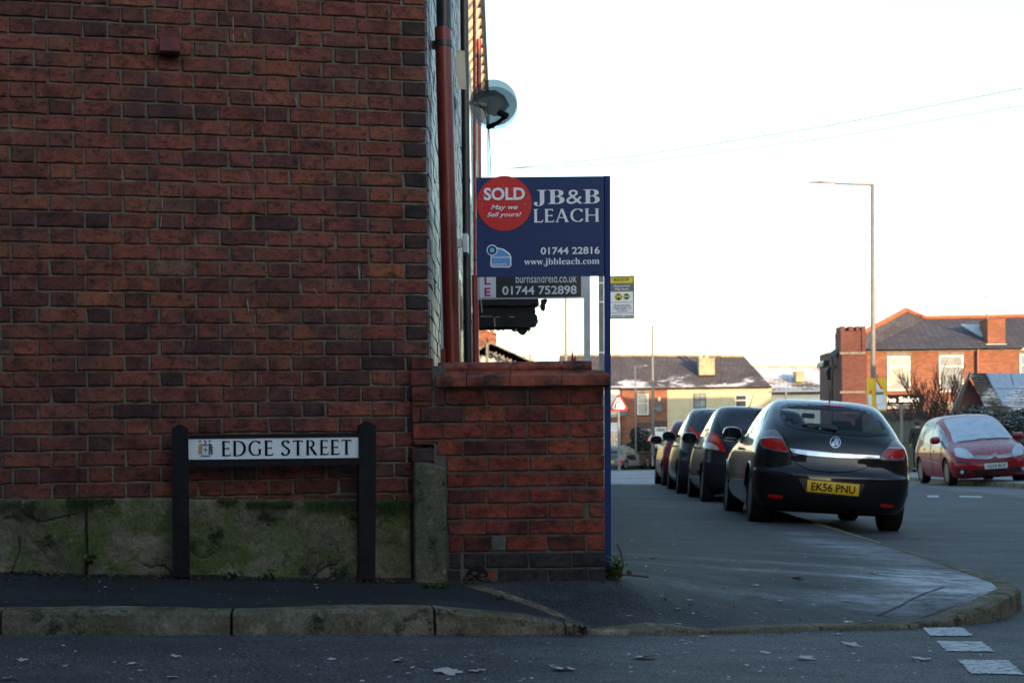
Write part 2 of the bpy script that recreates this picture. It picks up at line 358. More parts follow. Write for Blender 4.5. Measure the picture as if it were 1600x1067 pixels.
# ------------------------------------------------------------------ ground levels (Z relative to the lens)
def rbf(pts):
    A = np.array(pts, float); X = A[:, :2]; n = len(X)
    K = -np.sqrt(((X[:, None]-X[None])**2).sum(-1)+.02)
    Q = np.hstack([np.ones((n, 1)), X*0.01]); 
    L = np.zeros((n+3, n+3)); L[:n, :n] = K; L[:n, n:] = Q; L[n:, :n] = Q.T
    sol = np.linalg.lstsq(L, np.concatenate([A[:, 2], [0, 0, 0]]), rcond=None)[0]
    def f(x, y):
        d = -np.sqrt(((X-np.array([x, y]))**2).sum(-1)+.02); return float(d@sol[:n]+sol[n]+sol[n+1]*x*.01+sol[n+2]*y*.01)
    return f
KERB = [(-9, 6.55, -.60, -.70), (-4, 6.7, -.65, -.75), (-2.4, 6.8, -.679, -.779), (-1.44, 6.9, -.706, -.803), (-.575, 7.04, -.717, -.83), (-.28, 7.13, -.755, -.845),
        (0, 7.25, -.806, -.861), (.178, 7.38, -.866, -.881), (.7, 7.65, -.898, -.912), (1.27, 7.96, -.92, -.937), (1.75, 8.14, -.940, -.957), (1.96, 8.28, -.935, -.962), (2.25, 8.55, -.895, -.977),
        (2.48, 8.93, -.868, -.99), (2.65, 9.3, -.872, -.985), (2.74, 9.8, -.878, -.985), (2.77, 10.6, -.88, -.985), (2.77, 18, -.88, -.99), (2.77, 28, -.88, -1.0), (2.77, 35, -.89, -1.0),
        (2.5, 36.5, -.93, -1.02), (1.8, 37.6, -.96, -1.04), (-1, 38, -.97, -1.06), (-12, 38, -.97, -1.08)]
def _inn(i):
    a, b = KERB[max(0, i-1)], KERB[min(len(KERB)-1, i+1)]; d = Vector((b[0]-a[0], b[1]-a[1])).normalized(); return (KERB[i][0]-d.y*.14, KERB[i][1]+d.x*.14, KERB[i][2]+.002)
Zp = rbf([(a, b, c) for a, b, c, d in KERB]+[_inn(i) for i in range(len(KERB))]+[(-2.66, 7.5, -.563), (-1.8, 7.72, -.60), (-1, 7.9, -.645), (-.6, 7.93, -.66), (-.2, 7.93, -.672), (.25, 7.93, -.687), (.3, 9, -.70), (.25, 12, -.75), (.25, 20, -.78),
          (.25, 33, -.80), (1.5, 9.5, -.80), (1.5, 14, -.83), (-6, 9, -.5), (-9, 7.2, -.5), (-6, 20, -.7), (-6, 33, -.85), (-12, 34, -.9), (-12, 20, -.7)])
Zr = rbf([(a, b, d) for a, b, c, d in KERB]+[(6.2, 10, -.93), (6.2, 18, -.95), (6.2, 28, -.99), (9.7, 38, -1.07), (9.7, 30, -1.03), (9.7, 20, -1.0), (9.7, 5, -.98), (6, 5, -.95), (3, 5, -.96), (1.7, 5, -.92), (-1, 5.5, -.81), (-1, 3, -.80),
          (-9, 4, -.68), (-9, -5, -.75), (0, -5, -.85), (4, -20, -1), (-40, -20, -1), (-40, 20, -1), (60, -20, -1.1), (6, 45, -1.13), (0, 80, -1.40), (0, 110, -1.75), (60, 110, -1.75), (60, 60, -1.35), (-40, 110, -1.75), (-40, 60, -1.3), (25, 78, -1.45), (0, 260, -2.2), (-100, 260, -2.2), (150, 260, -2.2), (150, 60, -1.6), (-100, 60, -1.6)])
def hit(px, py, fn):
    u, v = uv(px, py); Y = 8.0
    for _ in range(60):
        Y = .5*Y+.5*min(400, F*(-fn(u/F*Y, Y))/max(.5, -v))
    return Vector((u/F*Y, Y, v/F*Y))
def frost_pav(x, y):
    f = 0
    def blob(cx, cy, sx, sy, a): return a*math.exp(-((x-cx)/sx)**2-((y-cy)/sy)**2)
    f += blob(2.3, 9.6, .36, .8, 1.5)+blob(2.4, 11.7, .30, 1.5, .9)+blob(1.3, 10.6, .7, .14, .45)+blob(1.6, 9.7, .8, .10, .5)+blob(1.7, 11.8, .6, .12, .4)+blob(1.8, 8.75, .35, .25, .7)+blob(1.0, 8.6, .7, .25, .30)+blob(2.2, 14, .3, 1.5, .3)+blob(-.4, 7.35, .3, .12, .35)
    if y > 33: f += .5
    if x > 9: f += .75
    return min(1, f)
def frost_road(x, y):
    f = .05
    if y > 36 and x < 8: f += min(.9, (y-36)/6*.9)
    if 8.2 < x < 11 and y > 25: f += .35
    if x > 12 or (y > 60): f += .4
    return min(1, f)
def setattr_f(me, fn):
    a = me.attributes.new('frost', 'FLOAT', 'POINT'); a.data.foreach_set('value', [fn(v.co.x, v.co.y) for v in me.vertices])
def axis_vals(stops):
    out = []
    for a, b, st in stops:
        n = max(1, int(round((b-a)/st))); out += [a+(b-a)*i/n for i in range(n)]
    return out+[stops[-1][1]]
xs = axis_vals([(-1500, -100, 350), (-100, -9, 13), (-9, -3, 1), (-3, 3.5, .16), (3.5, 12, .6), (12, 40, 4), (40, 150, 22), (150, 1500, 350)])
ys = axis_vals([(-1500, -20, 370), (-20, 4, 3), (4, 10, .16), (10, 40, 1), (40, 120, 5), (120, 260, 35), (260, 2500, 560)])
mb = MB()
for y in ys:
    for x in xs:
        cx, cy = max(-100, min(150, x)), max(-20, min(260, y)); mb.v.append((x, y, Zr(cx, cy)-.0))
nx = len(xs)
for j in range(len(ys)-1):
    for i in range(nx-1): mb.f.append([j*nx+i, j*nx+i+1, (j+1)*nx+i+1, (j+1)*nx+i]); mb.mi.append(0)
o = mb.build('road', M['road'], smooth=4); setattr_f(o.data, frost_road); tag(o, kind='structure')
# pavement on the near left, inside the kerb
def resample(pts, step):
    out = []
    for a, b in zip(pts[:-1], pts[1:]):
        a, b = np.array(a, float), np.array(b, float); n = max(1, int(np.hypot(*(b-a)[:2])/step))
        out += [tuple(a+(b-a)*k/n) for k in range(n)]
    return out+[tuple(pts[-1])]
KP = resample(KERB, .12)
def kn(i):
    a, b = KP[max(0, i-1)], KP[min(len(KP)-1, i+1)]; d = Vector((b[0]-a[0], b[1]-a[1])).normalized(); return Vector((-d.y, d.x))   # inward
KW = .125
inner = [(KP[i][0]+kn(i).x*KW, KP[i][1]+kn(i).y*KW) for i in range(len(KP))]
outl = inner[:]
outl = [p for i, p in enumerate(outl) if i % 1 == 0]
SPLIT = [hit(*p, Zp) for p in ((700, 905), (742, 918), (800, 937), (850, 957), (895, 978), (915, 990))]
def insidepoly(x, y, poly):
    c = False; n = len(poly); j = n-1
    for i in range(n):
        if (poly[i][1] > y) != (poly[j][1] > y) and x < (poly[j][0]-poly[i][0])*(y-poly[i][1])/(poly[j][1]-poly[i][1])+poly[i][0]: c = not c
        j = i
    return c
poly = outl+[(-12, 20), (-9, 7.6)]
gx = axis_vals([(-9, -3.2, .6), (-3.2, 3, .11)]); gy = axis_vals([(6.6, 12, .11), (12, 38, .7)])
def cdt_mesh(poly, inner_pts, zf, mats, split=None):
    vs = [Vector(p[:2]) for p in poly]; es = [(i, (i+1) % len(poly)) for i in range(len(poly))]
    if split:
        b = len(vs); vs += [Vector(p[:2]) for p in split]; es += [(b+i, b+i+1) for i in range(len(split)-1)]
    vs += [Vector(p) for p in inner_pts]
    r = delaunay_2d_cdt(vs, es, [list(range(len(poly)))], 1, 1e-5)
    me = bpy.data.meshes.new('sheet'); me.from_pydata([(v.x, v.y, zf(v.x, v.y)) for v in r[0]], [], r[2]); me.update()
    for m in mats: me.materials.append(m)
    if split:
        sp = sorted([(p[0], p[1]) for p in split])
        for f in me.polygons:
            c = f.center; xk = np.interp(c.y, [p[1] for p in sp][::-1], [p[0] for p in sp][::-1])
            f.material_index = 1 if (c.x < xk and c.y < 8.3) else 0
    me.polygons.foreach_set('use_smooth', [True]*len(me.polygons))
    return me
pts = [(x+R.uniform(-.01, .01), y+R.uniform(-.01, .01)) for x in gx for y in gy if (x > -3 or y < 9 or True) and insidepoly(x, y, poly) and (y < 12 or x < 2.6)]
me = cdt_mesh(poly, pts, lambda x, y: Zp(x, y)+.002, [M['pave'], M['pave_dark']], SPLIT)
if me.polygons[0].normal.z < 0: me.flip_normals()
setattr_f(me, frost_pav); o = link('pavement', me); tag(o, kind='structure')
# kerb stones: one piece each
kroot = thing('kerb', None, None); del_ = None; tag(kroot, kind='structure')
def jointX(px, py): p = hit(px, py, Zp); return p
cum = [0]
for a, b in zip(KP[:-1], KP[1:]): cum.append(cum[-1]+math.hypot(b[0]-a[0], b[1]-a[1]))
def nearest_s(p): return min(range(len(KP)), key=lambda i: (KP[i][0]-p.x)**2+(KP[i][1]-p.y)**2)
joints = [0, nearest_s(Vector((-4.5, 6.7))), nearest_s(Vector((-3.4, 6.75)))]+[nearest_s(Vector((F and (px-AX)/F*Y, Y))) for px, Y in ((18, 6.8), (358, 6.9), (676, 7.04), (905, 7.33), (1110, 7.7), (1285, 7.96), (1430, 8.15))]+[nearest_s(Vector(p)) for p in ((2.62, 9.25), (2.72, 9.75))]
j = joints[-1]
while j < len(KP)-1:
    s0 = cum[j]; k = j
    while k < len(KP)-1 and cum[k]-s0 < .915: k += 1
    joints.append(k); j = k
for q, (a, b) in enumerate(zip(joints[:-1], joints[1:])):
    if b-a < 1: continue
    mb = MB(); rows = []; g = .006
    for i in range(a, b+1):
        x, y, zt, zb = KP[i]; n = kn(i); d = Vector((n.y, -n.x)); e = (g if i == a else -g if i == b else 0)
        x += d.x*e; y += d.y*e
        j1, j2 = R.uniform(-.003, .003), R.uniform(-.003, .003); c = .018; h = zt-zb
        cc = min(c, max(.003, h*.4))
        zi = Zp(x+n.x*KW, y+n.y*KW); rows.append([Vector((x+n.x*KW, y+n.y*KW, zi-.06)), Vector((x+n.x*KW, y+n.y*KW, zi+.005+j1*.5)), Vector((x+n.x*cc, y+n.y*cc, zt+.004+j2)), Vector((x, y, zt+.004-cc+j1)), Vector((x-n.x*.006, y-n.y*.006, zb-.05))])
    vs = [p for r_ in rows for p in r_]; fs = []
    for i in range(len(rows)-1):
        for k in range(4): fs.append((i*5+k, (i+1)*5+k, (i+1)*5+k+1, i*5+k+1))
    L = (len(rows)-1)*5; fs += [(0, 1, 2, 3, 4), (L+4, L+3, L+2, L+1, L)]
    mb.add(vs, fs); mb.build('kerbstone', M['kerb'], kroot, smooth=.7)
# drainage channel ridges across the dropped pavement
for off in (-.030, 0.0, .030):
    pts = []
    for p in resample([(p.x, p.y, 0) for p in [hit(*q, Zp) for q in ((735, 916), (800, 936), (862, 958), (902, 976), (910, 981))]], .04):
        pts.append(Vector((p[0]+off*.75, p[1]+off*.5+R.uniform(-.002, .002), Zp(p[0]+off*.75, p[1]+off*.5)+.004)))
    MB().tube(pts, [.003]+[.0075]*(len(pts)-2)+[.003], 6).build('channel_ridge', M['kerb'], kroot, smooth=4)
# give-way dashes and centre line
marks = [[(1440, 981), (1505, 981), (1522, 994), (1452, 994)], [(1463, 1002), (1535, 1003), (1556, 1019), (1477, 1018)], [(1495, 1031), (1575, 1032), (1603, 1055), (1515, 1053)],
         [(1448, 774), (1466, 774), (1468, 777), (1449, 777)], [(1497, 774.5), (1532, 775), (1536, 777.5), (1500, 777)]]
for q in marks:
    pts = [hit(*p, Zr) for p in q]; mb = MB(); n = 30
    for j in range(n+1):
        for i in range(n+1):
            a = pts[0].lerp(pts[1], i/n); b = pts[3].lerp(pts[2], i/n); p = a.lerp(b, j/n); p += Vector((R.uniform(-.003, .003), R.uniform(-.003, .003), 0)) if i in (0, n) or j in (0, n) else Vector()
            mb.v.append((p.x, p.y, Zr(p.x, p.y)+.0045))
    for j in range(n):
        for i in range(n):
          if not (R.random() < (.45 if min(i, j, n-1-i, n-1-j) < 1 else .03)): mb.f.append([j*(n+1)+i, j*(n+1)+i+1, (j+1)*(n+1)+i+1, (j+1)*(n+1)+i]); mb.mi.append(0)
    tag(mb.build('road_marking', M['white_line']), kind='structure')
def seam(path, w_, m, name, dz=.006, fn=Zp):
    pts = [hit(x, y, fn) for x, y in path]; q = []
    for a, b in zip(pts[:-1], pts[1:]):
        n = max(2, int((b-a).length/.05)); q += [a.lerp(b, t/n) for t in range(n)]
    q.append(pts[-1]); vs = []
    for k, p in enumerate(q):
        d = (q[min(k+1, len(q)-1)]-q[max(k-1, 0)]); n = Vector((-d.y, d.x, 0)).normalized()*w_*R.uniform(.5, 1.2); p = p+Vector((R.uniform(-.004, .004), R.uniform(-.006, .006), 0))
        for e in (-1, 1): v = p+n*e; vs.append((v.x, v.y, fn(v.x, v.y)+dz))
    tag(MB().add(vs, [(2*k, 2*k+1, 2*k+3, 2*k+2) for k in range(len(q)-1)]).build(name, m), kind='structure')
tar = mat('tar_seam', (.010, .010, .011), .8, .3)
seam([(958, 826), (1120, 828), (1262, 829)], .014, tar, 'tar_seam'); seam([(1372, 962), (1405, 948), (1440, 930), (1478, 918)], .008, tar, 'tar_seam'); seam([(958, 779), (1060, 781), (1130, 783)], .03, tar, 'tar_seam')
seam([(960, 873), (1100, 876), (1240, 872)], .006, tar, 'tar_seam'); seam([(1372, 962), (1420, 971), (1452, 962), (1495, 946)], .006, tar, 'tar_seam')
def litter(name, path, n, sp, m, size, fn, seed):
    r = random.Random(seed); mb = MB(); P_ = [hit(x, y, fn) for x, y in path]
    for _ in range(n):
        k = r.uniform(0, len(P_)-1.001); p = P_[int(k)].lerp(P_[int(k)+1], k-int(k))+Vector((r.gauss(0, .02), r.gauss(0, sp), 0)); p.z = fn(p.x, p.y)+r.uniform(.003, .014); s_ = size*r.uniform(.4, 1.3); a = r.uniform(0, 2*PI)
        u = Vector((math.cos(a), math.sin(a), r.uniform(-.5, .5)))*s_; v = Vector((-math.sin(a), math.cos(a), r.uniform(-.4, .6)))*s_*.6; mb.add([p-u, p+v, p+u, p-v], [(0, 1, 2, 3)])
    tag(mb.build(name, m), kind='stuff')
litter('leaf_litter', [(0, 897), (150, 901), (300, 905), (560, 910), (640, 911)], 260, .018, M['leaf_brown'], .010, Zp, 1); litter('soil', [(0, 896), (300, 903), (640, 910)], 700, .022, M['debris'], .008, Zp, 2)
litter('leaf_litter', [(0, 994), (358, 995), (676, 995), (940, 996)], 90, .02, M['leaf_brown'], .009, Zr, 3); litter('grit', [(0, 994), (358, 995), (676, 995), (940, 996), (1280, 990), (1470, 980), (1580, 968)], 800, .014, M['debris'], .006, Zr, 4)
litter('grit', [(700, 915), (945, 915)], 260, .015, M['debris'], .007, Zp, 5)
def flecks(name, x0, x1, y0, y1, n, m, size, fn, seed):
    r = random.Random(seed); mb = MB()
    for _ in range(n):
        p = hit(r.uniform(x0, x1), r.uniform(y0, y1), fn); s_ = size*r.uniform(.4, 1.5); a = r.uniform(0, 2*PI); p.z += .005
        u = Vector((math.cos(a), math.sin(a), r.uniform(-.25, .25)))*s_; v = Vector((-math.sin(a), math.cos(a), r.uniform(-.2, .2)))*s_*.6; mb.add([p-u, p+v, p+u*.8, p-v*1.2], [(0, 1, 2, 3)])
    tag(mb.build(name, m), kind='stuff')
flecks('frosted_litter', 960, 1420, 790, 975, 170, M['leaf'], .011, Zp, 1); flecks('frosted_litter', 0, 1600, 1000, 1066, 190, M['leaf'], .010, Zr, 2); flecks('frosted_litter', 0, 690, 905, 948, 40, M['leaf'], .008, Zp, 3)
# far pavement on the right of the main road
mb = MB(); mk = MB(); N = 60
for i in range(N+1):
    y = -15+i*1.6; x0 = 9.72+(max(0, y-50)*.35); 
    for x, dz in ((x0, -.12), (x0, .1), (x0+.125, .105), (x0+.13, .1), (x0+1, .11), (x0+2.4, .12), (x0+14, .15)): mb.v.append((x, y, Zr(9.72, min(y, 70))+dz))
for i in range(N):
    for k in range(6): mb.f.append([i*7+k, i*7+k+1, (i+1)*7+k+1, (i+1)*7+k]); mb.mi.append(1 if k < 2 else 0)
o = mb.build('far_pavement', [M['pave'], M['kerb']]); setattr_f(o.data, frost_pav); tag(o, kind='structure')

# ------------------------------------------------------------------ the brick house with its gable
house = thing('brick_house', 'dark red brick corner house with a broad blank gable wall and red drainpipe', 'house', (GX, GY, Zp(-.6, 7.95)))
def gp(a, z, d=0):      # a: metres along the gable leftwards from the corner, d: out of the wall towards the street
    return Vector((GX-a*GC+d*GS, GY-a*GS-d*GC, z))
wall_mb = MB()
def gbox(mb, a0, a1, z0, z1, d0, d1, bev=0):
    ax = Matrix(((-GC, GS, 0, GX), (-GS, -GC, 0, GY), (0, 0, 1, 0), (0, 0, 0, 1)))
    return mb.box((a0, d0, z0), (a1, d1, z1), ax, bev)
gbox(wall_mb, .0, 6.5, -.8, 5.2, -.28, -.009)
gable = wall_mb.build('gable_wall', M['mortar'], house)
def brick_mesh(L, H, seed, name, D=.10, joint=True, chip=.0032):
    r = random.Random(seed); bm = bmesh.new(); c = .0045
    nx_ = 4 if L > .15 else 2
    def ring(dx, y):
        top = [(-L/2+dx+(L-2*dx)*i/nx_, H/2-dx) for i in range(nx_+1)]; bot = [(-L/2+dx+(L-2*dx)*i/nx_, -H/2+dx) for i in range(nx_, -1, -1)]
        return [(x, y, z) for x, z in top+bot]
    o_ = []; rnd = [(r.uniform(-chip, chip*.3), r.uniform(-chip, chip*.4)) for _ in range(2*(nx_+1))]
    if r.random() < .35: k = r.choice([0, nx_, nx_+1, 2*nx_+1]); rnd[k] = (-.006, -.005)
    def j(rg, s): 
        res = []
        for k, (x, y, z) in enumerate(rg):
            res.append(Vector((x+(rnd[k][0]*s if x > 0 else -rnd[k][0]*s)*(1 if abs(x) > L*.4 else 0), y, z+(rnd[k][1]*s if z > 0 else -rnd[k][1]*s))))
        return res
    back = j(ring(0, D), 1); mid = j(ring(0, c), 1); fr = j(ring(c, -.0015+r.uniform(-.001, .001)), 1)
    n = len(back); vs = [bm.verts.new(v) for v in back+mid+fr]
    for a in (0, 1):
        for k in range(n): bm.faces.new((vs[a*n+k], vs[a*n+(k+1) % n], vs[(a+1)*n+(k+1) % n], vs[(a+1)*n+k]))
    for i in range(nx_): bm.faces.new((vs[2*n+i], vs[2*n+i+1], vs[2*n+n-2-i], vs[2*n+n-1-i]))
    bmesh.ops.recalc_face_normals(bm, faces=bm.faces)
    me = bpy.data.meshes.new(name); bm.to_mesh(me); bm.free()
    a = me.color_attributes.new('tint', 'FLOAT_COLOR', 'POINT'); a.data.foreach_set('color', [1.0]*4*len(me.vertices))
    return me
def brick_col(r, pal):
    t = r.random(); acc = 0
    for wgt, c in pal:
        acc += wgt
        if t < acc: break
    k = r.uniform(.88, 1.12); return tuple(x*k*r.uniform(.97, 1.03) for x in c)
PAL = [(.62, (.208, .066, .041)), (.22, (.180, .056, .037)), (.08, (.130, .048, .036)), (.03, (.225, .078, .044)), (.01, (.26, .088, .038)), (.03, (.175, .085, .055)), (.01, (.080, .040, .033))]
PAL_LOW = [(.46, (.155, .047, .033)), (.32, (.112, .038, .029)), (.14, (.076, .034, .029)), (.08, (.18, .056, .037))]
COURSE = .0759; JZ = .0062
lib = {}
def bmesh_for(kind, k, L, H, m):
    key = (kind, k)
    if key not in lib:
        lib[key] = brick_mesh(L, H, hash((kind == 'S', k, int(L*1000))) % 9999, 'brick', .02 if kind.startswith('g') else .1); lib[key].materials.append(m)
    return lib[key]
bricks = []          # (area, a_center, z_center, L, colour)
rb = random.Random(3)
Z0 = .3748-8*COURSE
for row in range(-1, 62):
    z = Z0+row*COURSE; par = (row-8) % 2
    head = (par == 0)      # row 8 (bottom line 580 px) ends with a header
    a = 0.0; seq = []
    if head: seq.append(('Q', .1195)); nxt = 'S'
    else: seq.append(('S', .18)); nxt = 'H'
    A = 6.5
    while a < A:
        if seq: kind, pitch = seq.pop(0)
        else: kind = nxt; pitch = .2235 if kind == 'S' else .1142; nxt = 'H' if kind == 'S' else 'S'
        L = pitch-.0068-rb.uniform(0, .0025)+(.003 if a == 0 else 0); zc = z+COURSE/2
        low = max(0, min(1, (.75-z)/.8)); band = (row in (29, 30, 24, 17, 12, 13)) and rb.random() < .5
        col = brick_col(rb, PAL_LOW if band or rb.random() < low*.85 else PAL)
        if kind == 'Q' and rb.random() < .85: col = (.050*rb.uniform(.8, 1.4), .030, .025)
        # the garden wall is toothed into the last bricks from the coping down
        dz = .0015*math.sin(a*5+row)+.004*math.sin(a*.9+1)
        if not (z < .37 and a < .08 and kind != 'Q' and False): bricks.append((kind, (a+pitch/2 if a > 0 else .0005+L/2), zc+dz, L, col, row))
        a += pitch
BH = COURSE-JZ
cand = []
for b in bricks:
    p = gp(b[1], b[2]); x, y = proj(p); vis = -60 < x < 690 and -15 < y < 790
    if 294 < x < 565 and 684 < y < 716: vis = False
    cand.append((b[3]*(1.0 if vis else 0)/p.y, b))
cand.sort(key=lambda t: -t[0])
Rg = Matrix(((GC, -GS, 0, 0), (GS, GC, 0, 0), (0, 0, 1, 0), (0, 0, 0, 1)))
rest_v = []; rest_f = []; rest_c = []
for idx, (sc_, (kind, a, z, L, col, row)) in enumerate(cand):
    kk = 'gS' if L > .15 else 'gH'; base = .2120 if kk == 'gS' else .1040; k = rb.randrange(7)
    me = bmesh_for(kk, k, base, BH, M['brick'])
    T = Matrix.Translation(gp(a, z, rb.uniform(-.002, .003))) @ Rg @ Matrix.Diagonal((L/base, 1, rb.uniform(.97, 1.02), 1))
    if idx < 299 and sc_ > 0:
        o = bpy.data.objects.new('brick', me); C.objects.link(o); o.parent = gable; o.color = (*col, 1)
        o.matrix_local = Matrix.Translation(house.location).inverted() @ T
    elif sc_ > 0 or (a < 6.4 and z < 4.9):
        b0 = len(rest_v); vs = [T @ v.co for v in me.vertices]; rest_v += vs; rest_f += [[b0+i for i in f.vertices] for f in me.polygons]; rest_c += [(*col, 1)]*len(vs)
def stuff_mesh(name, v, f, c, m):
    me = bpy.data.meshes.new(name); me.from_pydata([tuple(q) for q in v], [], f); me.update()
    a = me.color_attributes.new('tint', 'FLOAT_COLOR', 'POINT'); a.data.foreach_set('color', [x for cc in c for x in cc]); me.materials.append(m); return me
o = link('further_bricks', stuff_mesh('further_bricks', rest_v, rest_f, rest_c, M['brick']), None, gable)
o.color = (1, 1, 1, 1); o.data.transform(Matrix.Translation(house.location).inverted()); tag(o, kind='stuff')
# top of the gable, core of the house and roof (out of frame, they only cast shade)
mb = MB(); fd = Vector((-.035, 1, 0))
def fp(Y, z, d=0):      # front facade: distance into the street Y, d: out of the wall (towards +X)
    return Vector((GX+.0-(Y-GY)*.035+d, Y, z))
mb.add([fp(8.02, -.8, -.02), fp(22, -.8, -.02), fp(22, 4.62, -.02), fp(8.02, 4.62, -.02), fp(8.3, -.8, -6.6)+Vector((0, -1.45, 0)), fp(22, -.8, -7), fp(22, 4.62, -7), fp(8.3, 4.62, -6.6)+Vector((0, -1.45, 0))],
       [(0, 1, 2, 3), (1, 5, 6, 2), (5, 4, 7, 6), (3, 2, 6, 7)])
core = mb.build('front_wall', M['facade'], house)
mb = MB(); mb.add([fp(7.9, 4.66, .1), fp(22.1, 4.66, .1), fp(22.1, 7.2, -3.4), fp(7.9, 7.2, -3.4), fp(22.1, 4.66, -7.2), fp(6.4, 4.66, -7.2), fp(7.2, 7.2, -3.4)], [(0, 1, 2, 3), (3, 2, 4, 5)])
mb.prism([gp(0, 4.9, -.02), gp(6.5, 4.9, -.02), gp(3.3, 7.1, -.02)], (0, .25, 0))
mb.build('roof', M['slate_dark'], house)
# painted facade bricks seen almost edge-on
fv, ff, fc = [], [], []
rf = random.Random(5)
for row in range(0, 70):
    z = Zp(-.7, 8.3)-.05+row*.0785; Y = 8.006; first = row % 2
    while Y < 21.8:
        L = (.103 if first else .215) if Y < 8.01 else .215 if rf.random() < .7 else .103
        if Y+L > 21.9: break
        b0 = len(fv); d = .004+rf.uniform(0, .007)
        for (yy, zz, dd) in ((Y, z, d), (Y+L, z, d), (Y+L, z+.069, d), (Y, z+.069, d), (Y-.004, z-.004, -.02), (Y+L+.004, z-.004, -.02), (Y+L+.004, z+.073, -.02), (Y-.004, z+.073, -.02)): fv.append(fp(yy, zz, dd))
        ff += [[b0+i for i in q] for q in ((0, 1, 2, 3), (0, 4, 5, 1), (1, 5, 6, 2), (2, 6, 7, 3), (3, 7, 4, 0))]
        g = rf.uniform(.8, 1.05)*(1 if rf.random() < .8 else .35); fc += [(.17*g, .19*g, .215*g, 1)]*8
        Y += L+.009
fm, ntf, bf = newmat('painted_facade_brick'); at = ntf.nodes.new('ShaderNodeAttribute'); at.attribute_name = 'tint'
cc = mix(ntf, at.outputs['Color'], ramp(ntf, noise(ntf, 6, 6, .7, 'World', (1, 1, .5)), [(.38, (.14, .12, .13)), (.55, (1, 1, 1)), (.8, (1.3, 1.3, 1.3))]), .9, 'MULTIPLY'); ntf.links.new(cc, bf.inputs['Base Color']); bf.inputs['Roughness'].default_value = .42
bump(ntf, bf, noise(ntf, 12, 5, .6, 'World'), .6, .02)
o = link('facade_bricks', stuff_mesh('facade_bricks', fv, ff, fc, fm), None, core); o.data.transform(Matrix.Translation(house.location).inverted()); tag(o, kind='stuff')
# window and door openings of the terrace front (frames stand in the wall)
for (Ya, Yb, za, zb) in ((9.3, 10.3, .15, 1.5), (9.3, 10.3, 2.6, 3.9), (12.6, 13.4, -.7, 1.4), (13.9, 14.8, 2.6, 3.9), (17, 18, .2, 1.5), (16.5, 17.5, 2.6, 3.9)):
    fr = MB().add([fp(Ya, za, .022), fp(Yb, za, .022), fp(Yb, zb, .022), fp(Ya, zb, .022), fp(Ya, za, -.01), fp(Yb, za, -.01), fp(Yb, zb, -.01), fp(Ya, zb, -.01)], [(0, 1, 2, 3), (0, 4, 5, 1), (1, 5, 6, 2), (2, 6, 7, 3), (3, 7, 4, 0)]).build('window', M['window_white'], house)
    e = .07; MB().add([fp(Ya+e, za+e, .027), fp(Yb-e, za+e, .027), fp(Yb-e, zb-e, .027), fp(Ya+e, zb-e, .027)], [(0, 1, 2, 3)]).build('pane', M['pane_dark'], fr)
# eaves: red fascia with cream corbels, red gutter
mb = MB(); mb.add([fp(8, 4.36, .006), fp(22, 4.36, .006), fp(22, 4.62, .13), fp(8, 4.62, .13), fp(8, 4.62, 0), fp(22, 4.62, 0), fp(8, 4.36, 0), fp(22, 4.36, 0)], [(0, 1, 2, 3), (3, 2, 5, 4), (0, 6, 7, 1), (1, 7, 5, 2), (0, 3, 4, 6)])
fas = mb.build('fascia', M['redpaint'], house)
Y = 8.3
while Y < 22:
    MB().prism([fp(Y, 4.30, .0), fp(Y, 4.42, .10), fp(Y, 4.58, .165), fp(Y, 4.60, .165), fp(Y, 4.60, .0)], (fd*.16)).build('corbel', M['cream'], fas); Y += .42
MB().tube([fp(7.95, 4.62, .17), fp(22.05, 4.60, .17)], .035, 8).build('gutter', M['redpaint'], house, smooth=4)
# drainpipes
def pipe(px0, py0, px1, py1, Y, wpx, m, name, clips, n=14):
    a, b = P(px0, py0, Y), P(px1, py1, Y); r = wpx/2/F*Y
    o = MB().tube([a, b], r, n).build(name, m, house, smooth=1.2)
    for t in clips:
        c = a.lerp(b, t); MB().tube([c, c+(b-a).normalized()*.03], r*1.12, n).build('clip', M['black_pipe'], o, smooth=1.2)
    return o
Y1 = 8.45
pipe(690.5, -200, 694, 46, Y1, 24, M['black_pipe'], 'drainpipe', ())
p1 = pipe(692, 44, 707, 575, Y1, 26, M['red_pipe'], 'drainpipe', (.04,))
MB().box(P(671, 64, Y1), P(684, 69.5, Y1)+Vector((0, .12, 0))).build('bracket', M['black_pipe'], p1)
Y2 = 12.3
pipe(723.5, -160, 733, 720, Y2, 13, M['black_pipe'], 'drainpipe', (.5, .75))
pipe(748, 62, 748.5, 302, 17.2, 7.5, M['redpaint'], 'drainpipe', (.1,))
pipe(741, -40, 743, 700, 15.5, 5, M['redpaint'], 'drainpipe', (.6,))
MB().box(P(743, 135, 17.0), P(747.5, 290, 17.0)+Vector((0, .05, 0))).build('door_surround', M['cream'], house)
MB().box(P(737, 430, 14.6), P(750, 700, 14.6)+Vector((0, .08, 0))).build('porch_post', M['redpaint'], house)
MB().box(P(738.5, 430, 14.4), P(744, 700, 14.4)+Vector((0, .05, 0))).build('porch_post', M['black_paint'], house)
MB().box(P(688, 545, 8.35), P(697, 700, 8.35)+Vector((0, .12, 0))).build('pipe_shoe', M['red_pipe'], house)
# stub brick
c = G(265.5, 77); sb = MB()
a_c = (GX-c.x)/GC; gbox(sb, a_c-.049, a_c+.05, c.z-.034, c.z+.036, -.02, .085, .006)
o = sb.build('projecting_brick', mat('oxblood_brick', (.16, .018, .014), .6, .5, 14, bmp=.4, dark=(.03, .012, .012)), house); o['label'] = 'single brick sticking out of the gable, painted oxblood red'
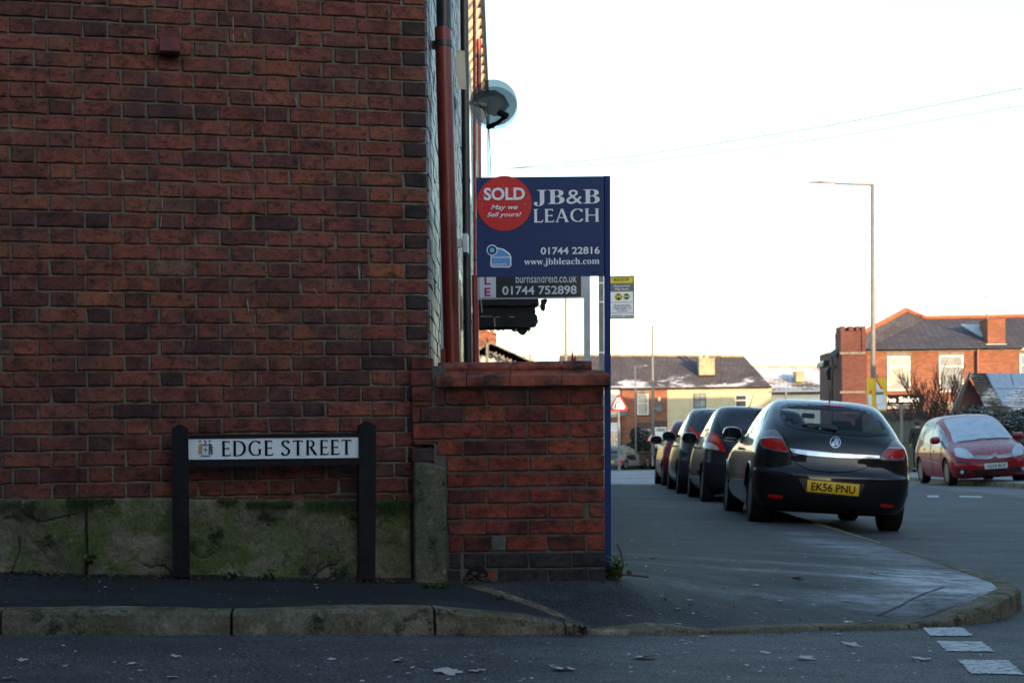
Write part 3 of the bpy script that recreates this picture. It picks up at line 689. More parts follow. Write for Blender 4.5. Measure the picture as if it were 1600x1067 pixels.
# chalk and bird marks on the bricks
for (x0, y0, x1, y1) in ((253, 308, 254, 330), (252, 336, 251, 356), (386, 468, 389, 492), (389, 492, 397, 520), (462, 152, 464, 170), (560, 415, 562, 440), (566, 430, 569, 436), (498, 510, 502, 526), (364, 25, 365, 48), (364, 52, 366, 70), (382, 50, 383, 60), (387, 270, 389, 281), (490, 450, 498, 462), (242, 620, 245, 628), (497, 340, 499, 348), (415, 150, 424, 160), (64, 145, 64, 151), (508, 370, 511, 386)):
    a, b = G(x0, y0, .0035), G(x1, y1, .0035); d = (b-a).normalized(); n = Vector((d.z, 0, -d.x))*.0022; mb = MB(); k = 6; vs = []
    for i in range(k+1):
        p = a.lerp(b, i/k)+Vector((R.uniform(-.002, .002), 0, 0)); t = R.uniform(.3, 1)*(1 if 0 < i < k else .2); vs += [p-n*t, p+n*t]
    mb.add(vs, [(2*i, 2*i+1, 2*i+3, 2*i+2) for i in range(k)]); o = mb.build('chalk_mark', mat('chalk', (.30, .32, .37), .9, .2), gable)
    o.location = gable.location
for (px, py) in ((570, 436), (398, 510), (365, 30), (366, 60)): pass

# stone plinth blocks
def rough_block(name, face, nrm, nx_, nz_, depth, seed, m, parent, amp=.012, cracks=()):
    """face(s,t)->point on the block's front, s,t in 0..1; nrm: outward direction"""
    r = random.Random(seed); from mathutils import noise as mn
    vs = []; fs = []; off = Vector((seed*3.1, seed*1.7, 0))
    for j in range(nz_+1):
        for i in range(nx_+1):
            s, t = i/nx_, j/nz_; p = face(s, t); h = mn.fractal(p*5+off, .9, 2.1, 5)*amp+mn.fractal(p*22+off, 1, 2, 3)*amp*.25
            edge = min(s*nx_, (nx_-i), j, nz_-j); h -= .014 if edge < 1 else 0
            q = p+Vector((mn.noise(p*9), mn.noise(p*9+off), mn.noise(p*9-off)))*.05; cr = mn.noise(q*3.1+off*2); h -= .016*math.exp(-(cr/.012)**2)*max(0, min(1, mn.noise(p*2.3+off)*5)); h -= amp*1.1*max(0, min(1, (mn.noise(q*2.6-off)-.12)*9))
            vs.append(p+nrm*h)
    n = len(vs)
    for j in range(nz_):
        for i in range(nx_): fs.append((j*(nx_+1)+i, j*(nx_+1)+i+1, (j+1)*(nx_+1)+i+1, (j+1)*(nx_+1)+i))
    per = [i for i in range(nx_+1)]+[(j+1)*(nx_+1)-1 for j in range(1, nz_+1)]+[nz_*(nx_+1)+i for i in range(nx_-1, -1, -1)]+[j*(nx_+1) for j in range(nz_-1, 0, -1)]
    for k in per: vs.append(vs[k]-nrm*depth)
    m_ = len(per)
    for k in range(m_): fs.append((per[k], n+k, n+(k+1) % m_, per[(k+1) % m_]))
    return MB().add(vs, fs).build(name, m, parent, smooth=.6)
gn = Vector((GS, -GC, 0))
for k, (x0, x1, yt) in enumerate(((-420, -160, 778), (-158, 133, 779), (135, 283, 779), (285, 574, 780), (576, 643, 781))):
    def face(s, t, x0=x0, x1=x1, yt=yt):
        px = x0+(x1-x0)*s; top = G(px, yt, .035); return Vector((top.x, top.y, -.68+(top.z-(-.68))*t))
    rough_block('plinth_stone', face, gn, max(24, int((x1-x0)/2.2)), 54, .05, k+1, M['stone'], house)
post = rough_block('stone_post', lambda s, t: Vector((P(645+50*s, 700, 7.84).x, 7.84, -.72+(P(670, 722+18*max(0, s-.45), 7.84).z+.72)*t)), Vector((0, -1, 0)), 14, 60, .16, 9, M['stone_post'], None, .008)
tag(post, 'narrow weathered stone post with a whitened top between plinth and garden wall', 'stone post')
# moss fringes (clumps of tiny blades)
def tuft_field(name, path, n, h, spread, m, seed, depth=.02):
    r = random.Random(seed); mb = MB()
    for _ in range(n):
        k = r.uniform(0, len(path)-1.001); i = int(k); p = path[i].lerp(path[i+1], k-i)+Vector((r.gauss(0, spread*.3), r.uniform(-depth, 0), r.gauss(0, spread)))
        a = r.uniform(0, 2*PI); hh = h*r.uniform(.4, 1.2); w_ = hh*.35; d = Vector((math.cos(a), math.sin(a), 0))*w_; tip = p+Vector((r.gauss(0, .4), r.gauss(-.3, .4), r.uniform(.3, 1)))*hh
        mb.add([p-d, p+d, tip], [(0, 1, 2)])
    return mb.build(name, m)
for k, (x0, x1, yy, n, sp) in enumerate(((0, 60, 792, 500, .010), (105, 180, 783, 900, .010), (105, 148, 790, 500, .016), (340, 372, 783, 300, .008), (385, 460, 788, 800, .010), (480, 560, 789, 1100, .014), (590, 640, 792, 900, .022))):
    o = tuft_field('moss', [G(x0, yy, .052), G((x0+x1)/2, yy+R.uniform(-3, 3), .052), G(x1, yy, .052)], n*3, .0065, sp, M['moss'], k); tag(o, kind='stuff')
for k, (x0, x1, yy, n, h) in enumerate(((345, 372, 893, 50, .03), (135, 150, 873, 60, .04), (410, 432, 895, 50, .03), (660, 700, 910, 120, .025), (740, 760, 866, 60, .02), (770, 790, 927, 60, .014), (0, 640, 897, 500, .012))):
    pth = [hit(x, yy+8, Zp)+Vector((0, 0, .004)) for x in np.linspace(x0, x1, 8)] if yy > 880 else [G(x0, yy, .05), G(x1, yy, .05)]
    o = tuft_field('wall_base_weeds', pth, n, h, .004, M['moss'] if h < .03 else M['weed'], 30+k, .03); tag(o, kind='stuff')

# ------------------------------------------------------------------ garden wall with coping
GWY = 7.93
gw = thing('garden_wall', 'bright red brick garden wall end with a rounded terracotta coping', 'garden wall', (-.2, GWY, Zp(-.2, GWY)))
core2 = MB(); xl = P(697, 800, GWY).x; xr = P(943.2, 800, GWY).x; xt = P(643, 620, GWY).x; xm = P(682, 620, GWY).x
ztop = P(800, 602, GWY).z; ztoo = P(660, 690, GWY).z
core2.box((xl, GWY+.008, -.9), (xr-.002, GWY+.23, ztop)).box((xt+.006, GWY+.010, ztoo), (xl, GWY+.2, P(660, 572, GWY).z))
core2.box((xl, GWY+.2, -.9), (xr-.002, GWY+3.6, ztop-.01))
core2.box((P(681, 600, GWY-.035).x+.02, GWY+.0, ztop-.01), (P(948, 600, GWY-.035).x-.1, GWY+.2, P(800, 590, GWY).z)).box((P(681, 600, GWY-.035).x+.02, GWY+.10, ztop), (P(900, 600, GWY).x, GWY+.13, P(800, 571, GWY+.08).z))
gcore = core2.build('mortar_bed', M['mortar_fresh'], gw)
PALG = [(.48, (.195, .043, .026)), (.28, (.16, .036, .025)), (.17, (.095, .028, .022)), (.07, (.22, .056, .030))]
PALB = [(1, (.030, .026, .028))]
def gbrick(x0, y0, x1, y1, col):      # photo pixel rectangle on the wall's front face
    a, b = P(x0, y1, GWY), P(x1, y0, GWY); L, H = b.x-a.x, b.z-a.z
    big = L > .15; kk = 'wS' if big else 'wH'; base = .205 if big else .10
    me = bmesh_for(kk, rb.randrange(6), base, .072, M['brick2'])
    o = bpy.data.objects.new('brick', me); C.objects.link(o); o.parent = gcore; o.color = (*col, 1)
    o.matrix_local = Matrix.Translation(gw.location).inverted() @ Matrix.Translation(((a.x+b.x)/2, GWY+rb.uniform(-.002, .002), (a.z+b.z)/2)) @ Matrix.Rotation(rb.uniform(-.004, .004), 4, 'Y') @ Matrix.Diagonal((L/base, 1, H/.072, 1))
o_x, o_y, k_ = 600, 540, 1/2.667
rowsG = [(180, 248, [(213, 250), (255, 422), (430, 594), (604, 766), (776, 912)], .7), (252, 317, [(120, 148), (153, 328), (337, 500), (510, 676), (684, 848), (857, 914)], 1), (322, 385, [(120, 238), (244, 415), (425, 590), (604, 768), (778, 914)], 1),
         (392, 455, [(220, 325), (334, 502), (513, 678), (686, 846), (856, 914)], 1), (462, 523, [(262, 430), (438, 602), (610, 772), (780, 916)], .9), (530, 587, [(265, 328), (332, 502), (514, 678), (688, 840), (850, 916)], 1), (597, 655, [(268, 422), (432, 598), (608, 770), (780, 918)], 1),
         (661, 720, [(266, 328), (340, 508), (515, 678), (688, 832), (856, 918)], 1), (727, 787, [(266, 424), (428, 596), (606, 776), (786, 918)], 1), (793, 857, [(272, 325), (332, 444), (512, 678), (684, 838), (848, 920)], .85), (862, 925, [(276, 318), (334, 420), (428, 600), (606, 780), (788, 922)], 0), (932, 990, [(262, 318), (478, 504), (508, 680), (688, 850), (855, 922)], 0)]
def roty(xp): return -(xp-560)*.012*0
for (ya, yb, xs_, br) in rowsG:
    for (xa, xb) in xs_:
        col = brick_col(rb, PALG if br > 0 else PALB); col = tuple(c*(br if 0 < br < 1 else 1) for c in col)
        sl = -.011*((xa+xb)/2-560)
        gbrick(o_x+xa*k_-.5, o_y+(ya+sl)*k_-.1, o_x+xb*k_+.5, o_y+(yb+sl)*k_+.1, col)
for (xa, ya, xb, yb) in ((112, 50, 200, 100), (110, 106, 202, 168), (112, 174, 202, 234), (118, 236, 200, 250), (126, 394, 208, 414)):      # toothing beside the gable
    gbrick(o_x+xa*k_, o_y+ya*k_, o_x+xb*k_, o_y+yb*k_, brick_col(rb, PALG))
o = MB().box(P(644, 722, GWY)+Vector((0, -.01, 0)), P(678, 700, GWY)+Vector((0, .1, 0)), None, .005).build('old_brick', mat('sooty_brick', (.055, .03, .027), .9, .4, 20, bmp=.5), gw)
MB().prism([P(678, 690, GWY), P(696, 712, GWY), P(696, 735, GWY), P(692, 732, GWY), P(678, 724, GWY)], (0, .05, 0)).build('mortar_patch', M['mortar_fresh'], gw)
MB().box(P(768, 837, GWY)+Vector((0, -.004, 0)), P(790, 860, GWY)+Vector((0, .05, 0)), None, .004).build('mortar_patch', M['mortar_fresh'], gw)
# hole at the foot of the wall, its shade a flat near-black plate, rubble and a broken red brick
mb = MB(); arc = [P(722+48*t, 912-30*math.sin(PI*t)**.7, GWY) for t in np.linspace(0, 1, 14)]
mb.prism([p+Vector((0, -.012, 0)) for p in arc], (0, .015, 0)).build('hollow', mat('hollow_shade', (.006, .005, .005), 1, .1), gw)
for i in range(16):
    x = 728+36*R.random(); y = 909-16*R.random()*math.sin(PI*(x-722)/48)
    p = P(x, y, GWY-.02); s = R.uniform(.006, .014); MB().box(p-Vector((s, s, s*.7)), p+Vector((s, s, s*.7)), None, s*.4).build('rubble', M['debris'], gw)
MB().prism([p+Vector((0, -.014, 0)) for p in [P(760, 911, GWY), P(763, 893, GWY), P(772, 890, GWY), P(777, 905, GWY), P(774, 912, GWY)]], (0, .03, 0)).build('broken_brick', mat('raw_red_brick', (.17, .04, .025), .9, .5, 40, bmp=.6), gw)
# coping pieces: sloping skirt with square edge, half-round roll on top
def coping_piece(x0, x1, xe=None):
    n = 8; L = []; yc = GWY+.115; zb = P(800, 603.5, GWY-.03).z; zk = P(800, 586.5, GWY-.03).z; zr = P(800, 581, GWY+.06).z
    prof = [(GWY-.035, zb), (GWY-.038, zb+.004), (GWY-.038, zk-.004), (GWY-.034, zk), (yc-.055, zr)]
    rr = .029; cz = P(800, 573.5, GWY+.08).z
    for a in np.linspace(215, -35, 12): prof.append((yc+rr*1.3*math.cos(math.radians(a)), cz+rr*math.sin(math.radians(a))))
    prof += [(yc+.055, zr), (yc+.15, zk), (yc+.15, zb)]
    A = []; B = []
    for (y, z) in prof:
        up = (z-zk)/(cz+rr-zk); xs1 = x1 if xe is None else x1-(max(0, up)*(xe) if z > zk else 0)
        if xe is not None and z > zr: xs1 = x1-xe
        A.append(Vector((x0+R.uniform(-.001, .001), y, z))); B.append(Vector((xs1, y, z)))
    slope = .003
    mb = MB(); rows = [A]; K = 6
    for k in range(1, K): rows.append([a.lerp(b, k/K)+Vector((0, R.uniform(-.0012, .0012), R.uniform(-.0012, .0012))) for a, b in zip(A, B)])
    rows.append(B); m_ = len(A); vs = [p for r_ in rows for p in r_]; fs = []
    for i in range(len(rows)-1):
        for k in range(m_): fs.append((i*m_+k, (i+1)*m_+k, (i+1)*m_+(k+1) % m_, i*m_+(k+1) % m_))
    fs += [tuple(range(m_)), tuple((len(rows)-1)*m_+k for k in range(m_-1, -1, -1))]
    mb.add(vs, fs); return mb.build('coping_tile', M['coping'], gw, smooth=.6)
cx = [P(px, 600, GWY-.035).x for px in (681, 729, 797, 878, 953)]
for i in range(4):
    g = .0015; coping_piece(cx[i]+g, cx[i+1]-g, .085 if i == 3 else None)

# ------------------------------------------------------------------ lettering helpers
def serif(t):
    return ''.join(chr(0x1D400+ord(c)-65) if 'A' <= c <= 'Z' else chr(0x1D41A+ord(c)-97) if 'a' <= c <= 'z' else chr(0x1D7CE+ord(c)-48) if '0' <= c <= '9' else c for c in t)
def text_mesh(body, offset=0.0, shear=0.0, extrude=.0, res=4):
    c = bpy.data.curves.new('t', 'FONT'); c.body = body; c.size = 1; c.offset = offset; c.shear = shear; c.resolution_u = res; c.fill_mode = 'FRONT'
    o = bpy.data.objects.new('t', c); C.objects.link(o); dg = bpy.context.evaluated_depsgraph_get(); dg.update()
    me = bpy.data.meshes.new_from_object(o.evaluated_get(dg)); bpy.data.objects.remove(o); bpy.data.curves.remove(c); return me
def letter(body, a, b, parent, m, off=.002, offset=0.0, shear=0.0, name='lettering', raw=None):
    """fit text into the upright rectangle with lower-left a and upper-right b (world points on the sign's face)"""
    me = raw or text_mesh(body, offset, shear); v = np.array([q.co[:] for q in me.vertices]); lo, hi = v.min(0), v.max(0)
    ex = Vector((b.x-a.x, b.y-a.y, 0)); nrm = Vector((ex.y, -ex.x, 0)).normalized()
    for q in me.vertices:
        s = (q.co.x-lo[0])/(hi[0]-lo[0]); t = (q.co.y-lo[1])/(hi[1]-lo[1]); q.co = a+ex*s+Vector((0, 0, (b.z-a.z)*t))+nrm*off
    me.materials.clear()
    return link(name, me, m, parent, world=True)
GL = {  # classical capitals as strokes: polyline, width; on a 0..1 high grid
 'E': (.52, [([(.13, 0), (.13, 1)], .115), ([(.02, .015), (.26, .015)], .03), ([(.02, .985), (.26, .985)], .03), ([(.13, .96), (.47, .96)], .06), ([(.13, .5), (.43, .5)], .055), ([(.13, .035), (.50, .035)], .06), ([(.47, .98), (.47, .84)], .035), ([(.43, .58), (.43, .42)], .035), ([(.50, .02), (.53, .17)], .035)]),
 'D': (.78, [([(.13, 0), (.13, 1)], .115), ([(.02, .015), (.2, .015)], .03), ([(.02, .985), (.2, .985)], .03), ([(.13, .965), (.36, .965), (.55, .88), (.68, .70), (.71, .5), (.68, .30), (.55, .12), (.36, .035), (.13, .035)], .095)]),
 'G': (.80, [([(.70, .80), (.60, .92), (.44, .97), (.28, .92), (.14, .76), (.09, .5), (.14, .24), (.28, .08), (.44, .03), (.58, .05), (.68, .10)], .09), ([(.68, .08), (.68, .42)], .105), ([(.58, .42), (.78, .42)], .03), ([(.70, .98), (.70, .78)], .03)]),
 'S': (.55, [([(.46, .82), (.38, .94), (.26, .97), (.14, .92), (.09, .80), (.13, .68), (.26, .56), (.38, .45), (.46, .32), (.45, .16), (.34, .05), (.22, .03), (.10, .08), (.05, .2)], .09), ([(.46, .98), (.46, .78)], .03), ([(.05, .02), (.05, .22)], .03)]),
 'T': (.64, [([(.32, 0), (.32, 1)], .115), ([(.04, .96), (.60, .96)], .06), ([(.2, .015), (.44, .015)], .03), ([(.04, .98), (.04, .84)], .035), ([(.60, .98), (.60, .84)], .035)]),
 'R': (.70, [([(.13, 0), (.13, 1)], .115), ([(.02, .015), (.26, .015)], .03), ([(.02, .985), (.2, .985)], .03), ([(.13, .965), (.32, .965), (.46, .87), (.48, .73), (.42, .59), (.30, .52), (.13, .52)], .085), ([(.30, .52), (.50, .2), (.60, .06), (.70, .02)], .105)]),
 'L': (.55, [([(.13, 0), (.13, 1)], .115), ([(.02, .015), (.26, .015)], .03), ([(.02, .985), (.28, .985)], .03), ([(.13, .03), (.50, .03)], .06), ([(.50, .02), (.53, .2)], .035)]),
 'A': (.80, [([(.40, 1), (.12, .02)], .05), ([(.40, 1), (.68, .02)], .12), ([(.2, .34), (.6, .34)], .05), ([(.02, .015), (.24, .015)], .03), ([(.56, .015), (.8, .015)], .03)]),
 'C': (.76, [([(.68, .78), (.58, .92), (.44, .97), (.28, .92), (.14, .76), (.09, .5), (.14, .24), (.28, .08), (.44, .03), (.58, .07), (.70, .22)], .09), ([(.68, .98), (.68, .74)], .03)]),
 'H': (.84, [([(.13, 0), (.13, 1)], .115), ([(.69, 0), (.69, 1)], .115), ([(.13, .5), (.69, .5)], .05)]+[([(x, y), (x+.24, y)], .03) for x in (.01, .57) for y in (.015, .985)]),
}
def stroke_text(t, gap=.10, space=.42, wt=1.3):
    vs = []; fs = []; x = 0; k = 0
    for ch in t:
        if ch == ' ': x += space; continue
        wd, strokes = GL[ch]
        for pl, w_ in strokes:
            w_ *= wt; k += 1; pts = [Vector((x+p[0], p[1])) for p in pl]
            if len(pts) > 3:    # smooth
                q = []
                for i in range(len(pts)-1):
                    p0, p1, p2, p3 = pts[max(0, i-1)], pts[i], pts[i+1], pts[min(len(pts)-1, i+2)]
                    for s in range(4):
                        u = s/4; q.append(.5*((2*p1)+(p2-p0)*u+(2*p0-5*p1+4*p2-p3)*u*u+(3*p1-p0-3*p2+p3)*u**3))
                pts = q+[pts[-1]]
            b = len(vs); n = len(pts)
            for i, p in enumerate(pts):
                d = (pts[min(n-1, i+1)]-pts[max(0, i-1)]).normalized(); nn = Vector((-d.y, d.x))
                wl = w_
                if n > 6: wl = w_*(.45+.75*abs(d.y))      # thick uprights, thin horizontals
                vs += [(*(p+nn*wl/2), 0), (*(p-nn*wl/2), 0)]
            fs += [(b+2*i, b+2*i+1, b+2*i+3, b+2*i+2) for i in range(n-1)]
        x += wd+gap
    me = bpy.data.meshes.new('lettering'); me.from_pydata(vs, [], fs); me.update(); return me
def stroke_letter(t, a, b, parent, m, off=.002, gap=.1, space=.42):
    me = stroke_text(t, gap, space); v = np.array([q.co[:] for q in me.vertices]); lo, hi = v.min(0), v.max(0)
    ex = Vector((b.x-a.x, b.y-a.y, 0)); nrm = Vector((ex.y, -ex.x, 0)).normalized(); npoly = {}
    for i, q in enumerate(me.vertices):
        s = (q.co.x-lo[0])/(hi[0]-lo[0]); tt = (q.co.y-lo[1])/(hi[1]-lo[1]); q.co = a+ex*s+Vector((0, 0, (b.z-a.z)*tt))+nrm*(off+.0002*(i % 2)*0)
    # each stroke sits a hair above the one before, so crossings never share a plane
    bm = bmesh.new(); bm.from_mesh(me); seen = set(); lvl = 0; bm.verts.ensure_lookup_table()
    for v0 in bm.verts:
        if v0.index in seen: continue
        st = [v0]; isl = []
        while st:
            q = st.pop()
            if q.index in seen: continue
            seen.add(q.index); isl.append(q); st += [e.other_vert(q) for e in q.link_edges]
        lvl = (lvl+1) % 7
        for q in isl: q.co += nrm*(lvl*.00025)
    bm.to_mesh(me); bm.free(); return link('lettering', me, m, parent, world=True)
def disc(c, r, ex, m, parent, name, off=0, n=28, th=.002, sx=1):
    ex = Vector(ex).normalized(); nrm = Vector((ex.y, -ex.x, 0)); mb = MB()
    pts = [Vector(c)+nrm*off+ex*r*sx*math.cos(2*PI*k/n)+Vector((0, 0, r*math.sin(2*PI*k/n))) for k in range(n)]
    mb.prism(pts, nrm*-th); return mb.build(name, m, parent)
def polyplate(pix, Y, th, m, parent, name, off=0):
    return MB().prism([P(x, y, Y-off) for x, y in pix], (0, th, 0)).build(name, m, parent)

# ------------------------------------------------------------------ EDGE STREET name sign
sg = thing('street_name_sign', 'low black framed street name sign reading EDGE STREET in front of the gable', 'street sign', tuple(hit(430, 905, Zp)))
def gpoly(pix, off, th, m, parent, name): return MB().prism([G(x, y, off) for x, y in pix], -gn*th).build(name, m, parent)
for (xt0, xt1, yt, xb0, xb1, yb) in ((268, 294, 669, 270, 297, 900), (561, 587.5, 664, 561, 586.5, 905)):
    mb = MB(); O = .155
    f = [G(xt0, yt, O), G(xt1, yt, O), G(xb1, yb, O), G(xb0, yb, O)]; bk = [p-gn*.075 for p in f]
    ap = (G((xt0+xt1)/2, yt-7, O)-gn*.037)
    mb.add(f+bk+[ap], [(0, 3, 2, 1), (5, 6, 7, 4), (0, 4, 7, 3), (1, 2, 6, 5), (3, 7, 6, 2), (0, 1, 8), (1, 5, 8), (5, 4, 8), (4, 0, 8)])
    mb.build('post', M['black_paint'], sg)
gpoly([(295, 679.5), (562, 676), (562, 682.5), (295, 685.5)], .135, .03, M['black_paint'], sg, 'rail')
gpoly([(296, 718), (562, 715), (562, 725.5), (296, 729)], .137, .03, M['black_paint'], sg, 'rail')
pl = gpoly([(294.5, 684.8), (564, 681.2), (564, 716.2), (330, 720.3), (297, 719.5), (294.5, 716)], .131, .01, M['plate_white'], sg, 'name_plate')
stroke_letter('EDGE STREET', G(346.5, 713, .131), G(549, 686.5, .131), pl, M['print_black'], .0022, .13, .36)
for v in pl.children[-1].data.vertices: pass
def blob(cx, cy, rx, ry, m, name, k=10, jit=.25, o=.0024):
    rx, ry = (rx*1.2, ry*1.15) if name == 'crest_piece' else (rx, ry)
    pts = [G(cx+rx*math.cos(2*PI*i/k)*(1+R.uniform(-jit, jit)), cy+ry*math.sin(2*PI*i/k)*(1+R.uniform(-jit, jit)), .131+o) for i in range(k)]
    MB().prism(pts, -gn*.001).build(name, m, pl)
for (a, b_, c_, d_, m) in ((313, 699, 2.6, 5, 'orange_lion'), (312, 706, 2, 4, 'orange_lion'), (315, 706, 1.2, 4, 'orange_lion'), (315, 694.5, 2, 1.8, 'orange_lion'), (329, 699, 2.6, 5, 'dark_lion'), (327, 706, 1.3, 4, 'dark_lion'), (331, 706, 1.5, 4, 'dark_lion'), (327.5, 694.5, 2, 1.8, 'dark_lion'),
                        (321, 702, 3.2, 4.6, 'plate_white'), (321, 695.5, 4, 1.6, 'crest_blue'), (321, 691.5, 1.6, 1.8, 'crest_red'), (312, 689.3, 2, 1.2, 'crest_blue'), (328, 689, 2, 1.2, 'crest_blue'), (320, 688.5, 1.8, 1.4, 'orange_lion'), (321, 712, 7, 1, 'crest_blue')):
    blob(a, b_, c_, d_, M[m], 'crest_piece', o=.0024+R.uniform(0, .0006))
gpoly([(320.3, 698), (321.7, 698), (321.7, 707), (320.3, 707)], .135, .0005, M['crest_red'], pl, 'crest_piece'); gpoly([(318, 701.6), (324.5, 701.5), (324.5, 703), (318, 703.1)], .1355, .0005, M['dark_lion'], pl, 'crest_piece')
for (a, b_) in ((300, 719), (329, 719.3), (336, 719), (382, 718.5), (474, 717.3)): blob(a, b_, 3.2, 1.3, M['debris'], 'rust_chip', 8)

# ------------------------------------------------------------------ estate agents' boards
YB = 8.06
eb = thing('sold_board', 'blue estate agent board with a round red SOLD sticker on a tall post', 'estate agent board', tuple(P(948.5, 907, YB)))
polyplate([(943.6, 275), (953.6, 275), (955, 909), (945.5, 909)], YB, .045, M['bluepost'], eb, 'post')
bd = polyplate([(744, 277.5), (945, 275.5), (945.3, 431.5), (745, 433)], YB, .006, M['blue'], eb, 'board')
ex = (1, 0, 0)
def PL(t, x0, y0, x1, y1, par, m, Y, **k): return letter(t, P(x0, y1, Y), P(x1, y0, Y), par, m, **k)
PL(serif('JB&B'), 834, 296, 937, 322.5, bd, M['white'], YB)
stroke_letter('LEACH', P(834, 348, YB), P(936, 325.5, YB), bd, M['white'], .0016, .06)
PL('01744 22816', 845, 385.5, 937, 398, bd, M['white'], YB, offset=.018)
PL(serif('www.jbbleach.com'), 819, 402.5, 936.5, 417, bd, M['white'], YB)
st = disc(P(788, 318, YB-.004), 43/F*YB, ex, M['signred'], eb, 'sticker', 0, 48, .002)
PL('SOLD', 756, 293, 820, 313.5, st, M['white'], YB-.004, offset=.03)
PL('May we', 767, 320, 809, 330, st, M['white'], YB-.004, shear=.3, offset=.014); PL('Sell yours!', 761, 331.5, 814.5, 341, st, M['white'], YB-.004, shear=.3, offset=.014)
for (x, y) in ((750, 311), (825, 309), (787, 291), (753, 319), (820, 319)): disc(P(x, y, YB-.0065), .004, ex, M['galv'], st, 'screw', 0, 8)
lg = MB().prism([P(x, y, YB-.002) for x, y in ((767, 388), (778, 387), (787, 389), (796.5, 396), (799, 402), (799, 415), (796, 418), (769, 418), (766, 415))], (0, .002, 0)).build('logo', M['white'], bd)
MB().prism([P(x, y, YB-.0035) for x, y in ((768.5, 390), (778, 389), (786, 391), (795, 397.5), (797, 403), (797, 414.5), (795, 416), (770, 416), (768, 414.5))], (0, .0012, 0)).build('logo', M['lightblue'], bd)
disc(P(769, 391, YB-.0045), 8.6/F*YB, ex, M['white'], bd, 'logo', 0, 24, .001); disc(P(769, 391, YB-.006), 7/F*YB, ex, M['blue'], bd, 'logo', 0, 24, .001); disc(P(769, 391, YB-.0075), 4/F*YB, ex, M['cyan'], bd, 'logo', 0, 12, .001)
PL('Relocation', 769.5, 399.5, 796, 404, bd, M['white'], YB-.0045, offset=.01); PL('agent', 770, 405.5, 783, 410, bd, M['cyan'], YB-.0045); PL('network', 770, 410.5, 792, 415, bd, M['white'], YB-.0045)
YC = 9.5
bb = thing('letting_board', 'dark for-sale board with a white edge, half hidden under the blue sold board', 'estate agent board', tuple(P(917, 880, YC)))
polyplate([(911.5, 326), (921.5, 326), (924, 905), (914, 905)], YC+.008, .04, M['whitepost'], bb, 'post')
wb = polyplate([(745.5, 330), (913, 328), (913, 466), (746.5, 468)], YC, .006, M['whitepost'], bb, 'board')
polyplate([(774, 335), (908, 333), (908, 463.5), (775, 465)], YC, .002, M['charcoal'], bb, 'panel', .003)
polyplate([(748.5, 335), (774, 335), (775, 465), (749.5, 465.5)], YC, .002, M['white'], bb, 'panel', .003)
for i, ch in enumerate('SALE'): PL(ch, 757, 395.5+i*18, 766.5, 409+i*18, wb, M['pink'], YC-.003, off=.002, offset=.03)
PL('burnsandreid.co.uk', 806, 428, 901, 442.5, wb, M['white'], YC-.003, off=.002, offset=.005)
PL('01744 752898', 785, 446, 901, 461, wb, M['white'], YC-.003, off=.002, offset=.02)

# ------------------------------------------------------------------ dish, boxes and wires on the house fronts
YD = 13.0
dt = thing('satellite_dish', 'translucent grey mesh satellite dish on a wall bracket above the sold board', 'satellite dish', tuple(P(735, 165, YD)))
def dishmesh(cx, cy, rx, ry, tilt, name, m):
    c = P(cx, cy, YD); mb = MB(); vs = []; fs = []; n = 40; q = 7
    Mx = Matrix.Translation(c) @ Matrix.Rotation(tilt, 4, 'X')
    for i in range(q+1):
        for k in range(n):
            a = 2*PI*k/n; t = i/q; vs.append(Mx @ Vector((rx*t*math.cos(a), .075*(1-t*t), ry*t*math.sin(a))))
    for i in range(q):
        for k in range(n): fs.append((i*n+k, i*n+(k+1) % n, (i+1)*n+(k+1) % n, (i+1)*n+k))
    mb.add(vs, fs); return mb.build(name, m, dt, smooth=4)
pf = F/YD
dish = dishmesh(771, 161, 37/pf, 36/pf, .35, 'reflector', M['dish_grey'])
dish2 = dishmesh(771.5, 169, 37.5/pf, 34/pf, -.05, 'reflector_rim', glass('perforated_rim', (.14, .19, .21), .50, .6))
MB().prism([P(740+.5*0+40*t*0+x, y, YD+.06) for x, y in ((0, 150), (14, 142), (34, 141), (48, 150), (56, 164), (48, 175), (34, 182), (20, 176), (8, 166), (-2, 158))], (0, .02, 0)).build('back_plate', glass('grey_back_plate', (.05, .06, .065), .35, .6), dt)
MB().tube([P(763, 199, YD-.05), P(778, 192, YD-.18), P(790, 182, YD-.3)], [.022, .017, .013], 8).build('feed_arm', M['black_paint'], dt)
MB().box(P(760.5, 201, YD-.02), P(772, 194, YD-.08)).build('arm_clamp', M['black_paint'], dt)
MB().tube([P(780, 176, YD-.3), P(792, 182, YD-.33)], .028, 10).build('receiver', M['black_paint'], dt)
MB().tube([P(789, 185, YD-.3), P(788, 192, YD-.2), P(783, 193, YD-.2), P(780, 189, YD-.2)], .003, 5).build('feed_cable', M['wire'], dt)
MB().tube([P(742, 155, YD-.02), P(756, 172, YD-.02), P(764, 198, YD-.03)], .004, 5).build('feed_cable', M['black_paint'], dt)
MB().tube([P(722, 160, YD+.02), P(760, 165, YD+.05)], .018, 8).build('wall_arm', M['greypost'], dt)
MB().box(P(720.5, 153, YD), P(733, 168, YD)+Vector((0, .08, 0))).build('wall_plate', M['grey'], dt)
MB().tube([P(762, 200, YD+.06), P(764, 165, YD+.1)], .014, 8).build('mast', M['grey'], dt)
